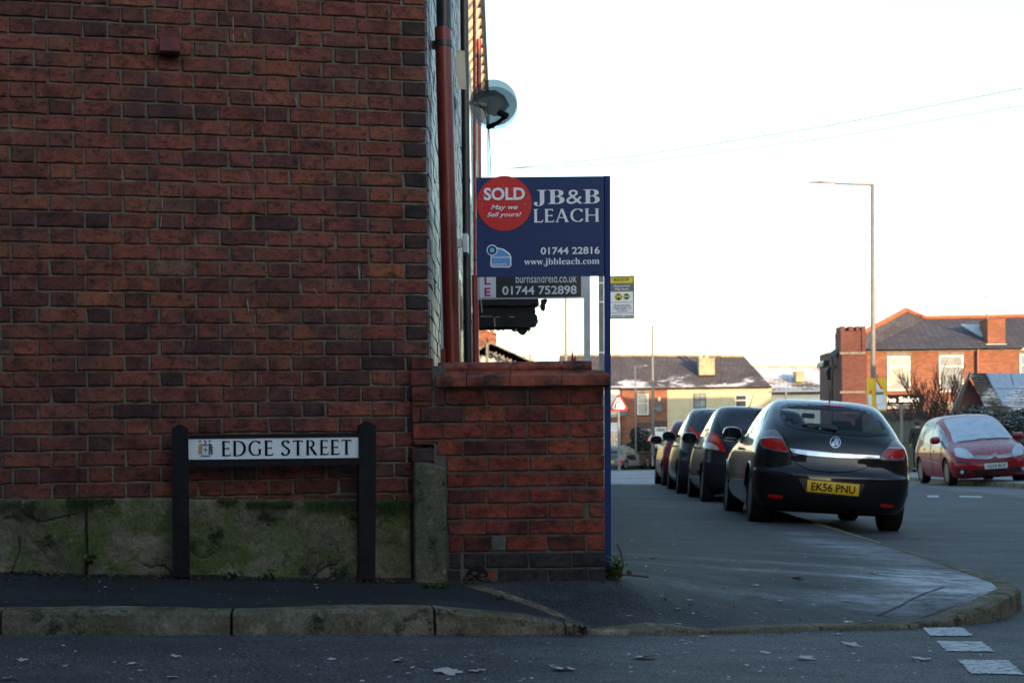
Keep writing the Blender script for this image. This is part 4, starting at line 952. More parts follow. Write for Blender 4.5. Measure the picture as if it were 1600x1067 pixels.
ab = MB().add([P(712, 78, 11.2), P(726, 80, 11.2), P(729, 140, 11.2), P(716, 140, 11.2), P(712.5, 104, 11.2)]+[P(712, 78, 11.5)+Vector((0, 0, 0)), P(726, 80, 11.5), P(729, 140, 11.5), P(716, 140, 11.5), P(712.5, 104, 11.5)],
     [(0, 1, 2, 3, 4), (9, 8, 7, 6, 5), (0, 5, 6, 1), (1, 6, 7, 2), (2, 7, 8, 3), (3, 8, 9, 4), (4, 9, 5, 0)]).build('alarm_box', M['cream'])
tag(ab, 'cream wedge shaped alarm box high on the house front above the dish', 'alarm box')
mb = MB(); mb.box(P(724, 394, 12), P(730.5, 365, 12)+Vector((0, .15, 0))); mb.box(P(712, 386, 12.02), P(723.6, 373, 12.02)+Vector((0, .05, 0)))
tag(mb.build('meter_box', M['whitepost']), 'small pale meter box beside the black drainpipe, level with the sold board', 'meter box')
def wire(name, pts, r, label):
    q = [Vector(p) for p in pts]; out = []
    for i in range(len(q)-1):
        for t in range(8): out.append(q[i].lerp(q[i+1], t/8))
    out.append(q[-1]); tag(MB().tube(out, r, 5).build(name, M['wire']), label, 'cable')
wire('overhead_wire', [P(790, 264, 30), P(1000, 243, 30), P(1300, 196, 30), P(1640, 130, 30)], .0105, 'upper pale overhead wire crossing the sky to the right')
wire('overhead_wire', [P(790, 264, 32), P(1000, 254, 32), P(1300, 215, 32), P(1640, 158, 32)], .010, 'lower pale overhead wire crossing the sky to the right')
wire('hanging_cable', [P(754, -20, 14), P(758, 60, 14), P(762, 130, 14), P(762.5, 275, 14)], .006, 'left of two thin cables dropping from the eaves past the dish')
wire('hanging_cable', [P(756, -20, 13.6), P(760, 80, 13.6), P(764, 200, 13.6), P(767, 275, 13.6)], .005, 'right of two thin cables dropping from the eaves past the dish')
# dark folded awning on the terrace front
aw = thing('folded_awning', 'black folded awning with scalloped edge jutting from the house front under the boards', 'awning', tuple(P(790, 500, 16)))
def AWP(pts, Y, th, nm, m):
    q = []
    for a, b in zip(pts, pts[1:]+pts[:1]):
        n = max(1, int(math.dist(a, b)/22)); q += [(a[0]+(b[0]-a[0])*t/n+R.uniform(-7, 7), a[1]+(b[1]-a[1])*t/n+R.uniform(-7, 7)) for t in range(n)]
    pts = q
    return MB().prism([P(740+x/7.27, 460+y/7.27, Y) for x, y in pts], (0, th, 0)).build(nm, m, aw)
awm = mat('awning_canvas', (.006, .009, .012), .85, .4, 12, bmp=.5)
AWP([(0, 20), (730, 10), (728, 60), (715, 95), (660, 110), (640, 125), (0, 125)], 16.0, .5, 'hood', awm)
AWP([(0, 126), (690, 132), (697, 190), (718, 240), (722, 275), (700, 330), (640, 345), (632, 372), (0, 374)], 16.05, .45, 'folded_canvas', awm)
scal = [(190, 372)]+[(190+470*t, 374+(12 if t < .42 else 0)+(78*math.sin((t-.5)/.5*PI)**1 if t > .5 else 0)) for t in np.linspace(0.02, 1, 26)]
AWP([(60, 330), (240, 335), (240, 345), (280, 378), (400, 378), (440, 405), (450, 425), (490, 420), (520, 450), (545, 458), (575, 450), (600, 420), (625, 385), (640, 340)], 16.1, .1, 'valance', awm)
AWP([(760, 60), (835, 50), (800, 185), (765, 165), (755, 130), (700, 140), (700, 128), (750, 118)], 16.02, .08, 'arm', awm)
for (a, b, c_, d_) in ((80, 40, 95, 205), (235, 262, 240, 365)): MB().tube([P(740+a/7.27, 460+b/7.27, 15.95), P(740+c_/7.27, 460+d_/7.27, 15.95)], .008, 6).build('stay', M['greypost'], aw)
for (a, b, c_, d_) in ((75, 250, 215, 252), (250, 255, 300, 256), (405, 255, 465, 256)): MB().tube([P(740+a/7.27, 460+b/7.27, 15.97), P(740+c_/7.27, 460+d_/7.27, 15.97)], .006, 6).build('rail', M['greypost'], aw)
MB().tube([P(795, 522, 15.99), P(800, 520, 15.99), P(803, 516, 15.99), P(808, 514, 15.99)], .005, 5).build('loose_cord', M['wire'], aw)
MB().tube([P(825, 510, 15.99), P(827, 522, 15.99)], .008, 5).build('loose_cord', M['black_paint'], aw)
# red gate finials behind the coping
for x, y, lb in ((894.5, 547, 'taller'), (898.5, 556, 'shorter')):
    gf = thing('gate_finial', 'red painted iron gate finial above the coping, the %s of the pair' % lb, 'gate finial', tuple(P(x, 580, 9.2)), group='red gate finials')
    MB().tube([P(x, 600, 9.2), P(x, 566, 9.2), P(x-.3, 560, 9.2), P(x, y, 9.2)], [.012, .011, .006, .002], 6).build('spike', M['redpaint'], gf)
MB().box(P(889, 600, 9.25), P(902.5, 566, 9.25)+Vector((0, .03, 0))).build('gate_rail', M['redpaint'], gf)

# ------------------------------------------------------------------ bus stop
YS = 25.0
bs = thing('bus_stop', 'grey bus stop pole with its flag sign, just right of the blue board post', 'bus stop', tuple(P(939, 780, YS)))
polyplate([(935, 425), (943.5, 425), (945, 800), (936.5, 800)], YS, .06, M['greypost'], bs, 'pole')
for y in (442, 471.5, 550.5): MB().box(P(936, y+1.5, YS-.01), P(944, y-1.2, YS-.01)+Vector((0, .09, 0))).build('band', M['white'], bs)
fl = polyplate([(946, 432), (991, 430.5), (991.5, 497.5), (946, 498)], YS, .02, M['print_black'], bs, 'flag')
def BP(px, m, off): return polyplate(px, YS, .002, m, bs, 'flag_panel', off)
BP([(947, 434), (989, 432.5), (989, 442), (947, 443)], M['yellow'], .003); BP([(947, 443.3), (989, 442.3), (989.3, 455), (947, 456)], M['grey'], .003)
BP([(947, 456.3), (989.3, 455.3), (990, 495), (947, 495.8)], M['white'], .003)
for y in (472.3, 489): BP([(947, y), (989.5, y-.6), (989.5, y), (947, y+.6)], M['grey'], .0055)
for (t, x0, y0, x1, y1, m) in (('BUS STOP', 959, 434.6, 983, 439.4, 'print_black'), ('Nutgrove Road', 959, 445.4, 984, 449, 'white'), ('Edge Street', 961, 450, 982, 454, 'white'), ('Buses towards', 960, 475.4, 984, 478.6, 'print_black'), ('Thatto Heath', 958, 479.6, 979, 483, 'print_black'), ('St Helens', 964, 483.8, 980, 486.8, 'print_black'), ('13', 981.4, 478.6, 986, 483, 'signred')):
    PL(t, x0, y0, x1, y1, fl, M[m], YS, off=.008, offset=.012)
for x0, x1 in ((955.5, 973), (976, 989)): BP([(x0, 493), (x1, 492.7), (x1, 494), (x0, 494.3)], M['grey'], .006)
disc(P(966.5, 463.8, YS-.006), 6/F*YS, ex, M['yellow'], fl, 'emblem'); disc(P(966.5, 463.8, YS-.0085), 4.8/F*YS, ex, M['print_black'], fl, 'emblem')
disc(P(978.8, 463.3, YS-.006), 5.4/F*YS, ex, M['yellow'], fl, 'emblem'); disc(P(978.8, 463.3, YS-.0085), 4.1/F*YS, ex, M['print_black'], fl, 'emblem')
PL('M', 963, 460.6, 970, 466.4, fl, M['yellow'], YS, off=.012, offset=.04); PL('BUS', 975.5, 461.8, 982, 464.6, fl, M['white'], YS, off=.012, offset=.03)

# ------------------------------------------------------------------ lamp posts and road signs
def lamp(px, ytop, ybot, armx, army, Y, wpx, label, m=None):
    m = m or M['galv']; t = thing('street_lamp', label, 'street lamp', tuple(P(px, ybot, Y)), group='street lamps along the road'); r = wpx/2/F*Y
    MB().tube([P(px+.6, ybot, Y), P(px, (ytop+ybot)/2, Y), P(px-.8, ytop, Y)], [r*1.25, r, r*.75], 10).build('pole', m, t, smooth=4)
    s = 1 if armx > px else -1; L = abs(armx-px)
    MB().tube([P(px-.8, ytop+1.5, Y), P(px+s*L*.6, (ytop*.45+army*.55)+.5, Y)], [r*.6, r*.35], 8).build('arm', m, t, smooth=4)
    a, b = P(px+s*L*.58, ytop*.45+army*.55+1.0, Y), P(armx, army, Y); mid = a.lerp(b, .5)
    mb = MB(); hw = .075; n = Vector((0, hw, 0)); up = Vector((0, 0, .05))
    mb.add([a-n*.5, a+n*.5, mid-n+up*.2, mid+n+up*.2, b-n*.6, b+n*.6, a-n*.5+up, a+n*.5+up, mid-n+up*1.5, mid+n+up*1.5, b-n*.6+up*.6, b+n*.6+up*.6], [(0, 1, 3, 2), (2, 3, 5, 4), (6, 8, 9, 7), (8, 10, 11, 9), (0, 2, 8, 6), (2, 4, 10, 8), (1, 7, 9, 3), (3, 9, 11, 5), (0, 6, 7, 1), (4, 5, 11, 10)])
    mb.build('lantern', m, t)
    return t
lamp(1364, 287.5, 752, 1264, 286, 43, 7.5, 'tallest street lamp, its arm reaching left over the road')
lamp(1020, 509, 712, 1043, 506, 94, 4, 'street lamp before the terrace with a short arm to the right')
lamp(993, 571, 712, 1012, 572, 100, 2.2, 'thin low street lamp against the slate roof')
lamp(884, 340, 740, 862, 338, 50, 4.6, 'street lamp whose pole rises between the two estate boards')
def tri_sign(px, y0, wpx, Y, ybot, label, glyph):
    t = thing('warning_sign', label, 'road sign', tuple(P(px, ybot, Y)), group='red triangle road signs'); h = wpx*.88
    MB().tube([P(px+1, ybot, Y+.05), P(px-.4, y0+4, Y+.05)], 1.9/F*Y*(wpx/27)**.4, 8).build('post', M['greypost'], t)
    def tri(s, off, m, nm):
        cx, cy = px, y0+h*.62; pts = []
        for k in range(3):
            a = math.radians(90+120*k); vx, vy = cx+wpx*.58*s*math.cos(a)*1.0, cy-wpx*.58*s*math.sin(a)+ (h*.04)
            for d in (-8, 8):
                aa = math.radians(90+120*k+d*.9/s); pts.append((cx+wpx*.575*s*math.cos(aa), cy-wpx*.575*s*math.sin(aa)))
        return polyplate(pts, Y, .01, m, t, nm, off)
    f = tri(1, .0, M['signred'], 'plate'); tri(.70, .006, M['white'], 'face')
    for gl in glyph: MB().tube([P(px+x*wpx/27, y0+y*wpx/27, Y-.012) for x, y in gl], .95/F*Y*wpx/27, 6).build('symbol', M['print_black'], f)
    return t
tri_sign(966.5, 617, 27.5, 55, 736, 'nearer red triangle sign showing a bend to the right', [[(-5, 21), (-5, 15), (-3, 12), (0, 10.5), (3, 9)]])
tri_sign(1019, 676, 15.5, 96, 728, 'small far red triangle sign by the wooden fence', [[(-3, 21), (-3, 14), (-1, 10)], [(4, 21), (4, 14), (2, 10)]])
# yellow notice board fixed to the tall lamp and the signpost beside it
YN = 42.5
nb = thing('notice_board', 'bright yellow temporary road notice on the tall lamp post', 'road sign', tuple(P(1370, 640, YN)))
y_b = polyplate([(1354.5, 591), (1384, 590), (1386, 592), (1386.5, 639), (1384, 641.5), (1369, 641.5), (1355, 635)], YN+.3, .03, M['amber'], nb, 'board')
polyplate([(1356.5, 617), (1362, 617), (1362, 634.5), (1357, 633)], YN+.28, .01, M['white'], nb, 'panel')
polyplate([(1369, 590.5), (1379.5, 608.5), (1369, 609)], YN+.28, .01, M['signred'], nb, 'panel'); polyplate([(1369, 595.5), (1376.5, 608), (1369, 608.3)], YN+.26, .01, M['white'], nb, 'panel')
polyplate([(1369, 608.6), (1380, 608.4), (1380.3, 631), (1369, 631)], YN+.27, .01, M['white'], nb, 'panel'); polyplate([(1369, 612), (1380, 612), (1380, 616), (1369, 616)], YN+.25, .01, M['grey'], nb, 'panel')
polyplate([(1369.5, 632), (1384.5, 631), (1384.5, 640), (1371, 640)], YN+.28, .01, M['white'], nb, 'panel'); polyplate([(1380.8, 617), (1384.5, 617), (1384.5, 631), (1380.8, 631)], YN+.28, .01, M['white'], nb, 'panel')
polyplate([(1358, 614), (1362, 608), (1362, 614)], YN+.28, .01, M['signred'], nb, 'panel')
MB().box(P(1369.5, 590, YN+.2), P(1372.5, 585, YN+.2)+Vector((0, .05, 0))).build('fixing', M['galv'], nb)
sp_ = thing('sign_post', 'short grey post with an edge-on sign beside the dark shop front', 'sign post', tuple(P(1409, 740, 48)))
MB().tube([P(1409.5, 752, 48), P(1408.5, 632, 48)], .04, 8).build('post', M['galv'], sp_); MB().box(P(1403, 637, 48), P(1419, 632, 48)+Vector((0, .3, 0))).build('sign_plate', M['galv'], sp_)
# small board on a pole over the black car's roof
fb = thing('direction_board', 'blue-grey low board on a thin post in front of the white far houses', 'road sign', tuple(P(1228, 720, 70)))
MB().tube([P(1228, 745, 70), P(1228, 613, 70)], .05, 8).build('post', M['greypost'], fb); MB().box(P(1203, 612.6, 70), P(1281, 609.8, 70)+Vector((0, .6, 0))).build('board', M['greypost'], fb)

# ------------------------------------------------------------------ buildings in the distance
def wbox(mb, x0, y0, x1, y1, Y, d): return mb.box(P(x0, y1, Y), P(x1, y0, Y)+Vector((0, d, 0)))
def window(par, x0, y0, x1, y1, Y, frame, pane, bars=(), cross=(), sill=True, lintel=None, e=1.3):
    f = wbox(MB(), x0, y0, x1, y1, Y-.04, .1).build('window', frame, par)
    ys_ = [y0+e]+[y0+(y1-y0)*t for t in cross]+[y1-e]; xs_ = [x0+e]+[x0+(x1-x0)*t for t in bars]+[x1-e]
    for j in range(len(ys_)-1):
        for i in range(len(xs_)-1): wbox(MB(), xs_[i]+(.5 if i else 0), ys_[j]+(.5 if j else 0), xs_[i+1]-(.5 if i < len(xs_)-2 else 0), ys_[j+1]-(.5 if j < len(ys_)-2 else 0), Y-.055, .01).build('pane', pane, f)
    if sill: wbox(MB(), x0-1, y1, x1+1, y1+1.6, Y-.09, .1).build('sill', M['window_dark'] if sill == 'd' else M['stonework'], f)
    if lintel: wbox(MB(), x0-2, lintel[0], x1+2, lintel[1], Y-.02, .06).build('lintel', lintel[2], f)
    return f
YT = 109.0; YR = 113.5
gz = -1.9
def terrace(name, label, x0, x1, ye, wallm, roofm, yridge, xr0=None, xr1=None, Y=YT, dep=8, cat='house', grp='terraced houses across the far end'):
    t = thing(name, label, cat, tuple(P((x0+x1)/2, 740, Y)), group=grp)
    a, b = P(x0, ye, Y), P(x1, ye, Y); MB().box((a.x, Y, gz), (b.x, Y+dep, min(a.z, b.z))).build('wall', wallm, t)
    ra, rb_ = P(xr0 if xr0 is not None else x0, yridge, Y+4.5), P(xr1 if xr1 is not None else x1, yridge, Y+4.5)
    ze = min(a.z, b.z)
    mb = MB(); o1, o2 = Vector((a.x, Y-.25, ze-.03)), Vector((b.x, Y-.25, ze-.03)); o3, o4 = Vector((a.x, Y+9, ze)), Vector((b.x, Y+9, ze))
    mb.add([o1, o2, rb_, ra, o3, o4, o1+Vector((0, .3, -.1)), o2+Vector((0, .3, -.1))], [(0, 1, 2, 3), (3, 2, 5, 4), (0, 3, 4), (1, 5, 2), (0, 6, 7, 1)]); rf_ = mb.build('roof', roofm, t)
    MB().tube([ra+Vector((0, 0, .03)), rb_+Vector((0, 0, .03))], .10, 6).build('ridge_tiles', M['stonework'], rf_)
    MB().tube([o1+Vector((0, -.05, 0)), o2+Vector((0, -.05, 0))], .07, 6).build('gutter', M['window_dark'], t)
    return t, rf_
h1, _ = terrace('terraced_house', 'white end house of the far terrace, left of the brick one', 868, 970, 606, M['render_white'], M['slate'], 555.5, 874)
window(h1, 953, 672, 968, 703, YT, M['window_white'], M['pane'], (.5,), (.45,)); window(h1, 951, 624, 966, 648, YT, M['window_white'], M['pane'], (), (.4,))
wbox(MB(), 950, 651, 970, 660, YT-.02, .05).build('brick_band', M['far_brick'], h1)
h2, _ = terrace('terraced_house', 'orange brick terraced house with white door behind the bush', 970.3, 1042, 606, M['far_brick'], M['slate'], 555.8)
window(h2, 996, 615, 1013, 648, YT, M['window_white'], M['pane'], (), (.45,), 'd', (608, 614, M['bargeboard'])); window(h2, 998, 671, 1016, 700, YT, M['window_white'], M['pane'], (), (.4,))
wbox(MB(), 996, 660, 1020, 668, YT-.05, .1).build('lintel', M['window_dark'], h2); wbox(MB(), 1023, 657, 1042, 665, YT-.12, .2).build('door_canopy', M['window_dark'], h2)
d_ = wbox(MB(), 1024, 667, 1041, 712, YT-.05, .08).build('door', M['window_white'], h2); wbox(MB(), 1025.5, 668.5, 1039.5, 674, YT-.07, .03).build('fanlight', M['pane'], d_)
wbox(MB(), 1028.5, 620.5, 1032, 626.5, YT-.1, .1).build('alarm_box', M['window_white'], h2)
MB().tube([P(970.5, 608, YT-.1), P(970.5, 730, YT-.1)], .05, 6).build('downpipe', M['window_dark'], h2)
h3, r3 = terrace('terraced_house', 'cream rendered terraced house with dark framed window and chimney', 1042.3, 1126, 605, M['render_cream'], M['slate'], 556.3)
window(h3, 1084, 614.5, 1103, 638, YT, M['window_dark'], M['pane'], (.5,), (.42,), False)
h4, r4 = terrace('terraced_house', 'cream terraced house with white framed window at the gable end', 1126.3, 1205, 604, M['render_cream'], M['slate'], 557, None, 1163)
window(h4, 1149, 616.5, 1167, 636, YT, M['window_white'], M['pane_dark'], (), (.45,), False)
h5, r5 = terrace('terraced_house', 'low white house with frosted roof behind the black hatchback', 1205.3, 1300, 612.5, M['render_white'], M['slate_frost'], 574, 1150, 1300, YT+.6)
def stack(par, x0, y0, x1, y1, Y, d, m, pots=()):
    c = wbox(MB(), x0, y0+2, x1, y1, Y, d).build('chimney', m, par); wbox(MB(), x0-1, y0, x1+1, y0+2, Y-.06, d+.12).build('chimney_cap', m, c)
    for (px0, px1, py0, pm) in pots: MB().tube([P((px0+px1)/2, y0+.5, Y+d/2), P((px0+px1)/2, py0, Y+d/2)], [(px1-px0)/2/F*Y*1.05, (px1-px0)/2/F*Y*.9], 10).build('chimney_pot', pm, c)
    return c
stack(h3, 1092.5, 558.5, 1116.5, 586, YT+1.2, 1.6, M['stonework'], ((1092, 1097.5, 545.5, M['cream']), (1101, 1106.5, 545.5, M['cream'])))
stack(h2, 1057.5, 556.5, 1072, 562, YT+4.8, .8, M['stonework'], ((1058, 1062.5, 549, M['cream']), (1066, 1070.5, 549.5, M['cream'])))
stack(h5, 1244, 580, 1256, 596.5, YT+1.6, 1.2, M['stonework'], ((1248, 1252, 577.5, M['cream']),))
for (x, y, lb) in ((973.5, 643, 'round dark dish at the corner of the far white house'), (1030, 636, 'round dark dish on the far orange brick house')):
    t = thing('far_satellite_dish', lb, 'satellite dish', tuple(P(x, y, YT-.3)), group='dark satellite dishes on the far terrace'); MB().lathe([(.02, .07), (.18, .05), (.30, 0), (.30, -.012), (.18, .03), (.02, .045)], 20, Matrix.Translation(t.location), 'Y').build('reflector', M['grey'], t)
    MB().tube([t.location, t.location+Vector((0, .26, -.1))], .03, 6).build('bracket', M['greypost'], t)
vg = MB(); vg.box((-30, 105.4, -2.2), (40, 108.9, -1.42)); vo = vg.build('verge', M['grass']); tag(vo, kind='structure')
# garden fence before the terrace
fn_ = thing('garden_fence', 'brown post and rail garden fence before the far brick house', 'fence', tuple(P(1008, 722, 104)))
for y in (704.5, 709.5, 714.5, 719.5): MB().box(P(986, y+3.4, 104), P(1046, y, 104)+Vector((0, .03, 0))).build('fence_board', M['stem'], fn_)
for x in (987, 1003, 1019, 1035): MB().box(P(x, 727, 104.05), P(x+2, 702.5, 104.05)+Vector((0, .08, 0))).build('fence_post', M['stem'], fn_)
# left background: white gable with scalloped bargeboards and brick chimneys
YG = 62.0
gbh = thing('gabled_house', 'white gabled house with ornate bargeboards behind the awning', 'house', tuple(P(790, 740, YG)))
a, b = P(690, 566, YG), P(858, 574, YG)
pk = P(768, 536, YG); zb_ = -1.6; rt = P(850, 573, YG); lf = P(686, 573, YG)
MB().prism([Vector((lf.x+.2, YG, zb_)), Vector((rt.x-.35, YG, zb_)), Vector((rt.x-.35, YG, rt.z)), Vector((pk.x, YG, pk.z-.12)), Vector((lf.x+.2, YG, lf.z))], (0, 7, 0)).build('wall', M['render_white'], gbh)
def slab(a, b, Y0, Y1, th, m, nm): return MB().add([Vector((a.x, Y0, a.z)), Vector((b.x, Y0, b.z)), Vector((b.x, Y1, b.z)), Vector((a.x, Y1, a.z)), Vector((a.x, Y0, a.z-th)), Vector((b.x, Y0, b.z-th)), Vector((b.x, Y1, b.z-th)), Vector((a.x, Y1, a.z-th))], [(0, 1, 2, 3), (4, 7, 6, 5), (0, 4, 5, 1), (1, 5, 6, 2), (2, 6, 7, 3), (3, 7, 4, 0)]).build(nm, m, gbh)
slab(pk, rt+Vector((.3, 0, -.14)), YG-.5, YG+7, .06, M['bargeboard'], 'roof'); slab(pk, lf+Vector((-.3, 0, -.14)), YG-.5, YG+7, .06, M['bargeboard'], 'roof')
d = (rt-pk)
for k in range(14):
    for dd in (rt-pk, lf-pk):
        p = pk+dd*(k+.5)/14; q = pk+dd*(k+1.3)/14
        MB().prism([Vector((p.x-.16, YG-.45, p.z-.02)), Vector((p.x-.14, YG-.45, p.z-.30-(.08 if k % 2 else 0))), Vector((p.x, YG-.45, p.z-.38-(.10 if k % 2 else 0))), Vector((p.x+.14, YG-.45, p.z-.32)), Vector((p.x+.16, YG-.45, p.z-.06))], (0, .06, 0)).build('bargeboard_scallop', M['bargeboard'], gbh)
MB().tube([P(761, 590, YG-.6), P(761, 535, YG-.6)], .06, 6).build('finial', M['bargeboard'], gbh)
stack(gbh, 745, 519, 773, 545, YG+2, 1.5, M['far_brick'], ((752, 759, 506, M['ridge']), ))
stack(gbh, 747, 516, 762, 545, YG+1.9, 1.0, M['far_brick'], ((750, 754, 505, M['ridge']), (755.5, 759.5, 505, M['ridge'])))
stack(gbh, 763, 528, 774, 545, YG+1.8, .8, M['far_brick'], ((765, 772, 512, M['ridge']), ))
fh = thing('distant_chimney_stack', 'small pale double chimney right of the white gable', 'chimney', tuple(P(830, 575, 80)))
stack(fh, 816, 561, 833, 660, 80, .8, M['stonework'], ((817, 822, 554, M['stonework']), (826, 831.5, 552.5, M['stonework'])))

# red brick house with the salon, right
YH = 78.0
sh = thing('corner_shop_house', 'large red brick corner house with salon sign, slate roof and red ridge tiles', 'house', tuple(P(1450, 730, YH)))
a = P(1313.5, 545, YH); b = P(1660, 545, YH); ze = P(1450, 549, YH).z
MB().box((P(1353, 600, YH).x, YH, -1.7), (b.x, YH+9, ze)).build('wall', M['far_brick'], sh)
MB().box((a.x, YH-.35, -1.7), (P(1352.6, 600, YH).x, YH+2.5, P(1330, 550, YH).z)).build('bay', M['far_brick_dark'], sh)
wbox(MB(), 1313.5, 517, 1352, 549.8, YH-.3, 1.6).build('chimney', M['far_brick_dark'], sh)
for x0, x1 in ((1314, 1320), (1327, 1333), (1338, 1343), (1346.5, 1352)): wbox(MB(), x0-.5, 509.5, x1+.5, 516.9, YH-.35, 1.4).build('chimney_pier', M['far_brick_dark'], sh)
wbox(MB(), 1319, 513, 1348, 517.2, YH-.1, 1.2).build('chimney_top', M['far_brick_dark'], sh)
for x0, x1 in ((1314, 1319.5), (1347, 1352)): wbox(MB(), x0, 517, x1, 549, YH-.36, .06).build('chimney_rib', M['far_brick_dark'], sh)
wbox(MB(), 1312.5, 549.5, 1352.5, 553.5, YH-.4, .1).build('brick_band', M['bargeboard'], sh)
wbox(MB(), 1312.5, 610.5, 1352.5, 614.5, YH-.4, .1).build('brick_band', M['bargeboard'], sh)
wbox(MB(), 1353, 545.3, 1660, 549.6, YH-.12, .15).build('eaves_board', M['stonework'], sh)
# roof: hipped left part with a raised peak, long ridge to the right
E0 = P(1350, 545, YH-.3); E1 = P(1665, 541, YH-.3); E0.z = E1.z = ze+.10
p_l = P(1350, 521, YH+.5); p_k = P(1415.5, 485.5, YH+4.8); p_v = P(1447, 498, YH+4.8); p_r = P(1670, 494, YH+4.8)
mb = MB(); bk = Vector((0, 9.5, 0)); z4 = ze+.1
mb.add([E0, E1, p_r, p_v, p_k, p_l, Vector((E0.x, YH+9.5, z4)), Vector((E1.x, YH+9.5, z4))], [(0, 1, 2, 3), (0, 3, 4), (0, 4, 5), (5, 4, 6), (2, 7, 6, 4, 3), (5, 6, 0)])
rf_ = mb.build('roof', M['slate_dark'], sh)
up = Vector((0, 0, .05))
MB().tube([p_l+up, p_k+up, p_v+up, p_r+up], .12, 6).build('ridge_tiles', M['ridge'], rf_)
stack(sh, 1543.5, 497.5, 1570.5, 540, YH+.5, 1.5, M['far_brick'], ())
stack(sh, 1437, 492, 1445, 500, YH+6, .8, M['cream'], ())
wbox(MB(), 1541, 537, 1573, 540.5, YH+.3, .2).build('chimney_flashing', M['window_white'], sh)
MB().prism([P(1501, 508.5, YH+2.3), P(1541, 508.5, YH+2.3), P(1541, 530, YH+1.3), P(1527, 524, YH+1.6)], (0, -.06, .05)).build('frost_patch', M['solar_frame'], sh)
MB().tube([P(1543, 500, YH+.6), P(1540, 462, YH+.6)], .03, 5).build('aerial_mast', M['greypost'], sh); MB().tube([P(1535, 464, YH+.6), P(1545, 464.5, YH+.6)], .025, 5).build('aerial', M['greypost'], sh)
for (x0, y0, x1, y1) in ((1387, 556, 1422, 610), (1468, 555, 1505, 612), (1594, 553, 1625, 610)):
    window(sh, x0, y0, x1, y1, YH, M['window_white'], M['pane'], (), (.3,), True, (549.8, 555.5, M['bargeboard']), 2)
MB().tube([P(1528, 546, YH-.15), P(1528, 552, YH-.15), P(1528, 700, YH-.15)], .08, 6).build('downpipe', M['red_pipe'], sh)
wbox(MB(), 1464, 627, 1500, 640, YH-.05, .1).build('ground_window', M['stonework'], sh)
# side of the corner house, seen edge-on: sills, gutter bracket and black pipe
for x0 in (1297.5, 1302.5, 1308): MB().box(P(x0, 640, YH+2+(1313-x0)*.6), P(x0+3, 556, YH+2+(1313-x0)*.6)+Vector((0, .3, 0))).build('side_window', M['greypost'] if x0 != 1302.5 else M['window_white'], sh)
MB().box(P(1296, 700, YH+9), P(1313.5, 550, YH+9)+Vector((0, 3, 0))).build('side_wall', M['far_brick_dark'], sh)
MB().tube([P(1299, 690, YH+1), P(1299, 553, YH+1)], .09, 6).build('side_downpipe', M['black_pipe'], sh)
MB().prism([P(1296, 552, YH+.6), P(1313, 541, YH+.6), P(1313, 549, YH+.6), P(1302, 557, YH+.6)], (0, .9, 0)).build('side_gutter', M['grey'], sh)
MB().prism([P(1286, 566, YH+2.6), P(1287, 563, YH+2.6), P(1304, 562, YH+2.6), P(1304, 571, YH+2.6), P(1286, 572, YH+2.6)], (0, 2, 0)).build('side_gutter', M['black_pipe'], sh)
MB().tube([P(1296, 574, YH+1), P(1292, 580, YH+1), P(1293, 590, YH+1), P(1298, 592, YH+1)], .10, 6).build('sign_bracket', M['black_pipe'], sh)
wbox(MB(), 1300, 570, 1307, 576, YH+.8, .2).build('hanging_lantern', M['black_pipe'], sh)
fs_ = thing('shop_sign', 'black salon fascia sign with silver lettering behind the yellow notice', 'shop sign', tuple(P(1410, 630, YH-.3)))
fb_ = wbox(MB(), 1353.5, 616, 1442, 641, YH-.3, .25).build('fascia', M['print_black'], fs_)
PL('The Salon', 1375, 619.5, 1437, 628.5, fb_, M['white'], YH-.3, off=.02, offset=.02); PL('01744', 1387, 634, 1404, 639, fb_, M['white'], YH-.3, off=.02); 
for x0, x1 in ((1391, 1405), (1411, 1422), (1426, 1434)): wbox(MB(), x0, 631, x1, 632.3, YH-.33, .03).build('lettering', M['greypost'], fb_)
for x0, x1 in ((1408, 1414), (1416, 1421), (1427, 1431)): wbox(MB(), x0, 635, x1, 638.3, YH-.33, .03).build('lettering', M['greypost'], fb_)
sw_ = wbox(MB(), 1356, 642, 1450, 700, YH-.06, .05).build('shop_window', M['pane_dark'], sh)
# panel fence in front of the shop
YF = 58.0
pf_ = thing('panel_fence', 'weathered boarded fence between the black hatchback and the walking person', 'fence', tuple(P(1420, 740, YF)))
x = 1340.0
while x < 1500:
    MB().box(P(x, 742, YF+R.uniform(0, .02)), P(x+4.4, 657+R.uniform(-.6, .6), YF)+Vector((0, .03, 0))).build('fence_board', M['fence'], pf_); x += 4.9
for y in (655.5, 690): MB().box(P(1340, y+2.5, YF-.05), P(1500, y, YF-.05)+Vector((0, .05, 0))).build('fence_rail', M['fence'], pf_)

# bungalow with frosted roof and solar panels
YU = 60.0
bu = thing('bungalow', 'low bungalow with frosted tiled roof behind the red car', 'house', tuple(P(1560, 720, YU)))
ap = P(1513.5, 583, YU); l_ = P(1484, 652, YU); r_ = P(1552, 652, YU)
MB().prism([Vector((l_.x+.25, YU, -1.5)), Vector((r_.x, YU, -1.5)), Vector((r_.x, YU, r_.z)), Vector((ap.x, YU, ap.z-.18)), Vector((l_.x+.25, YU, l_.z))], (0, .3, 0)).build('gable_wall', M['far_brick_dark'], bu)
MB().prism([l_+Vector((-.1, -.2, 0)), ap+Vector((0, -.2, .05)), ap+Vector((0, -.2, -.13)), l_+Vector((.12, -.2, -.05))], (0, .15, 0)).build('verge_board', M['window_dark'], bu)
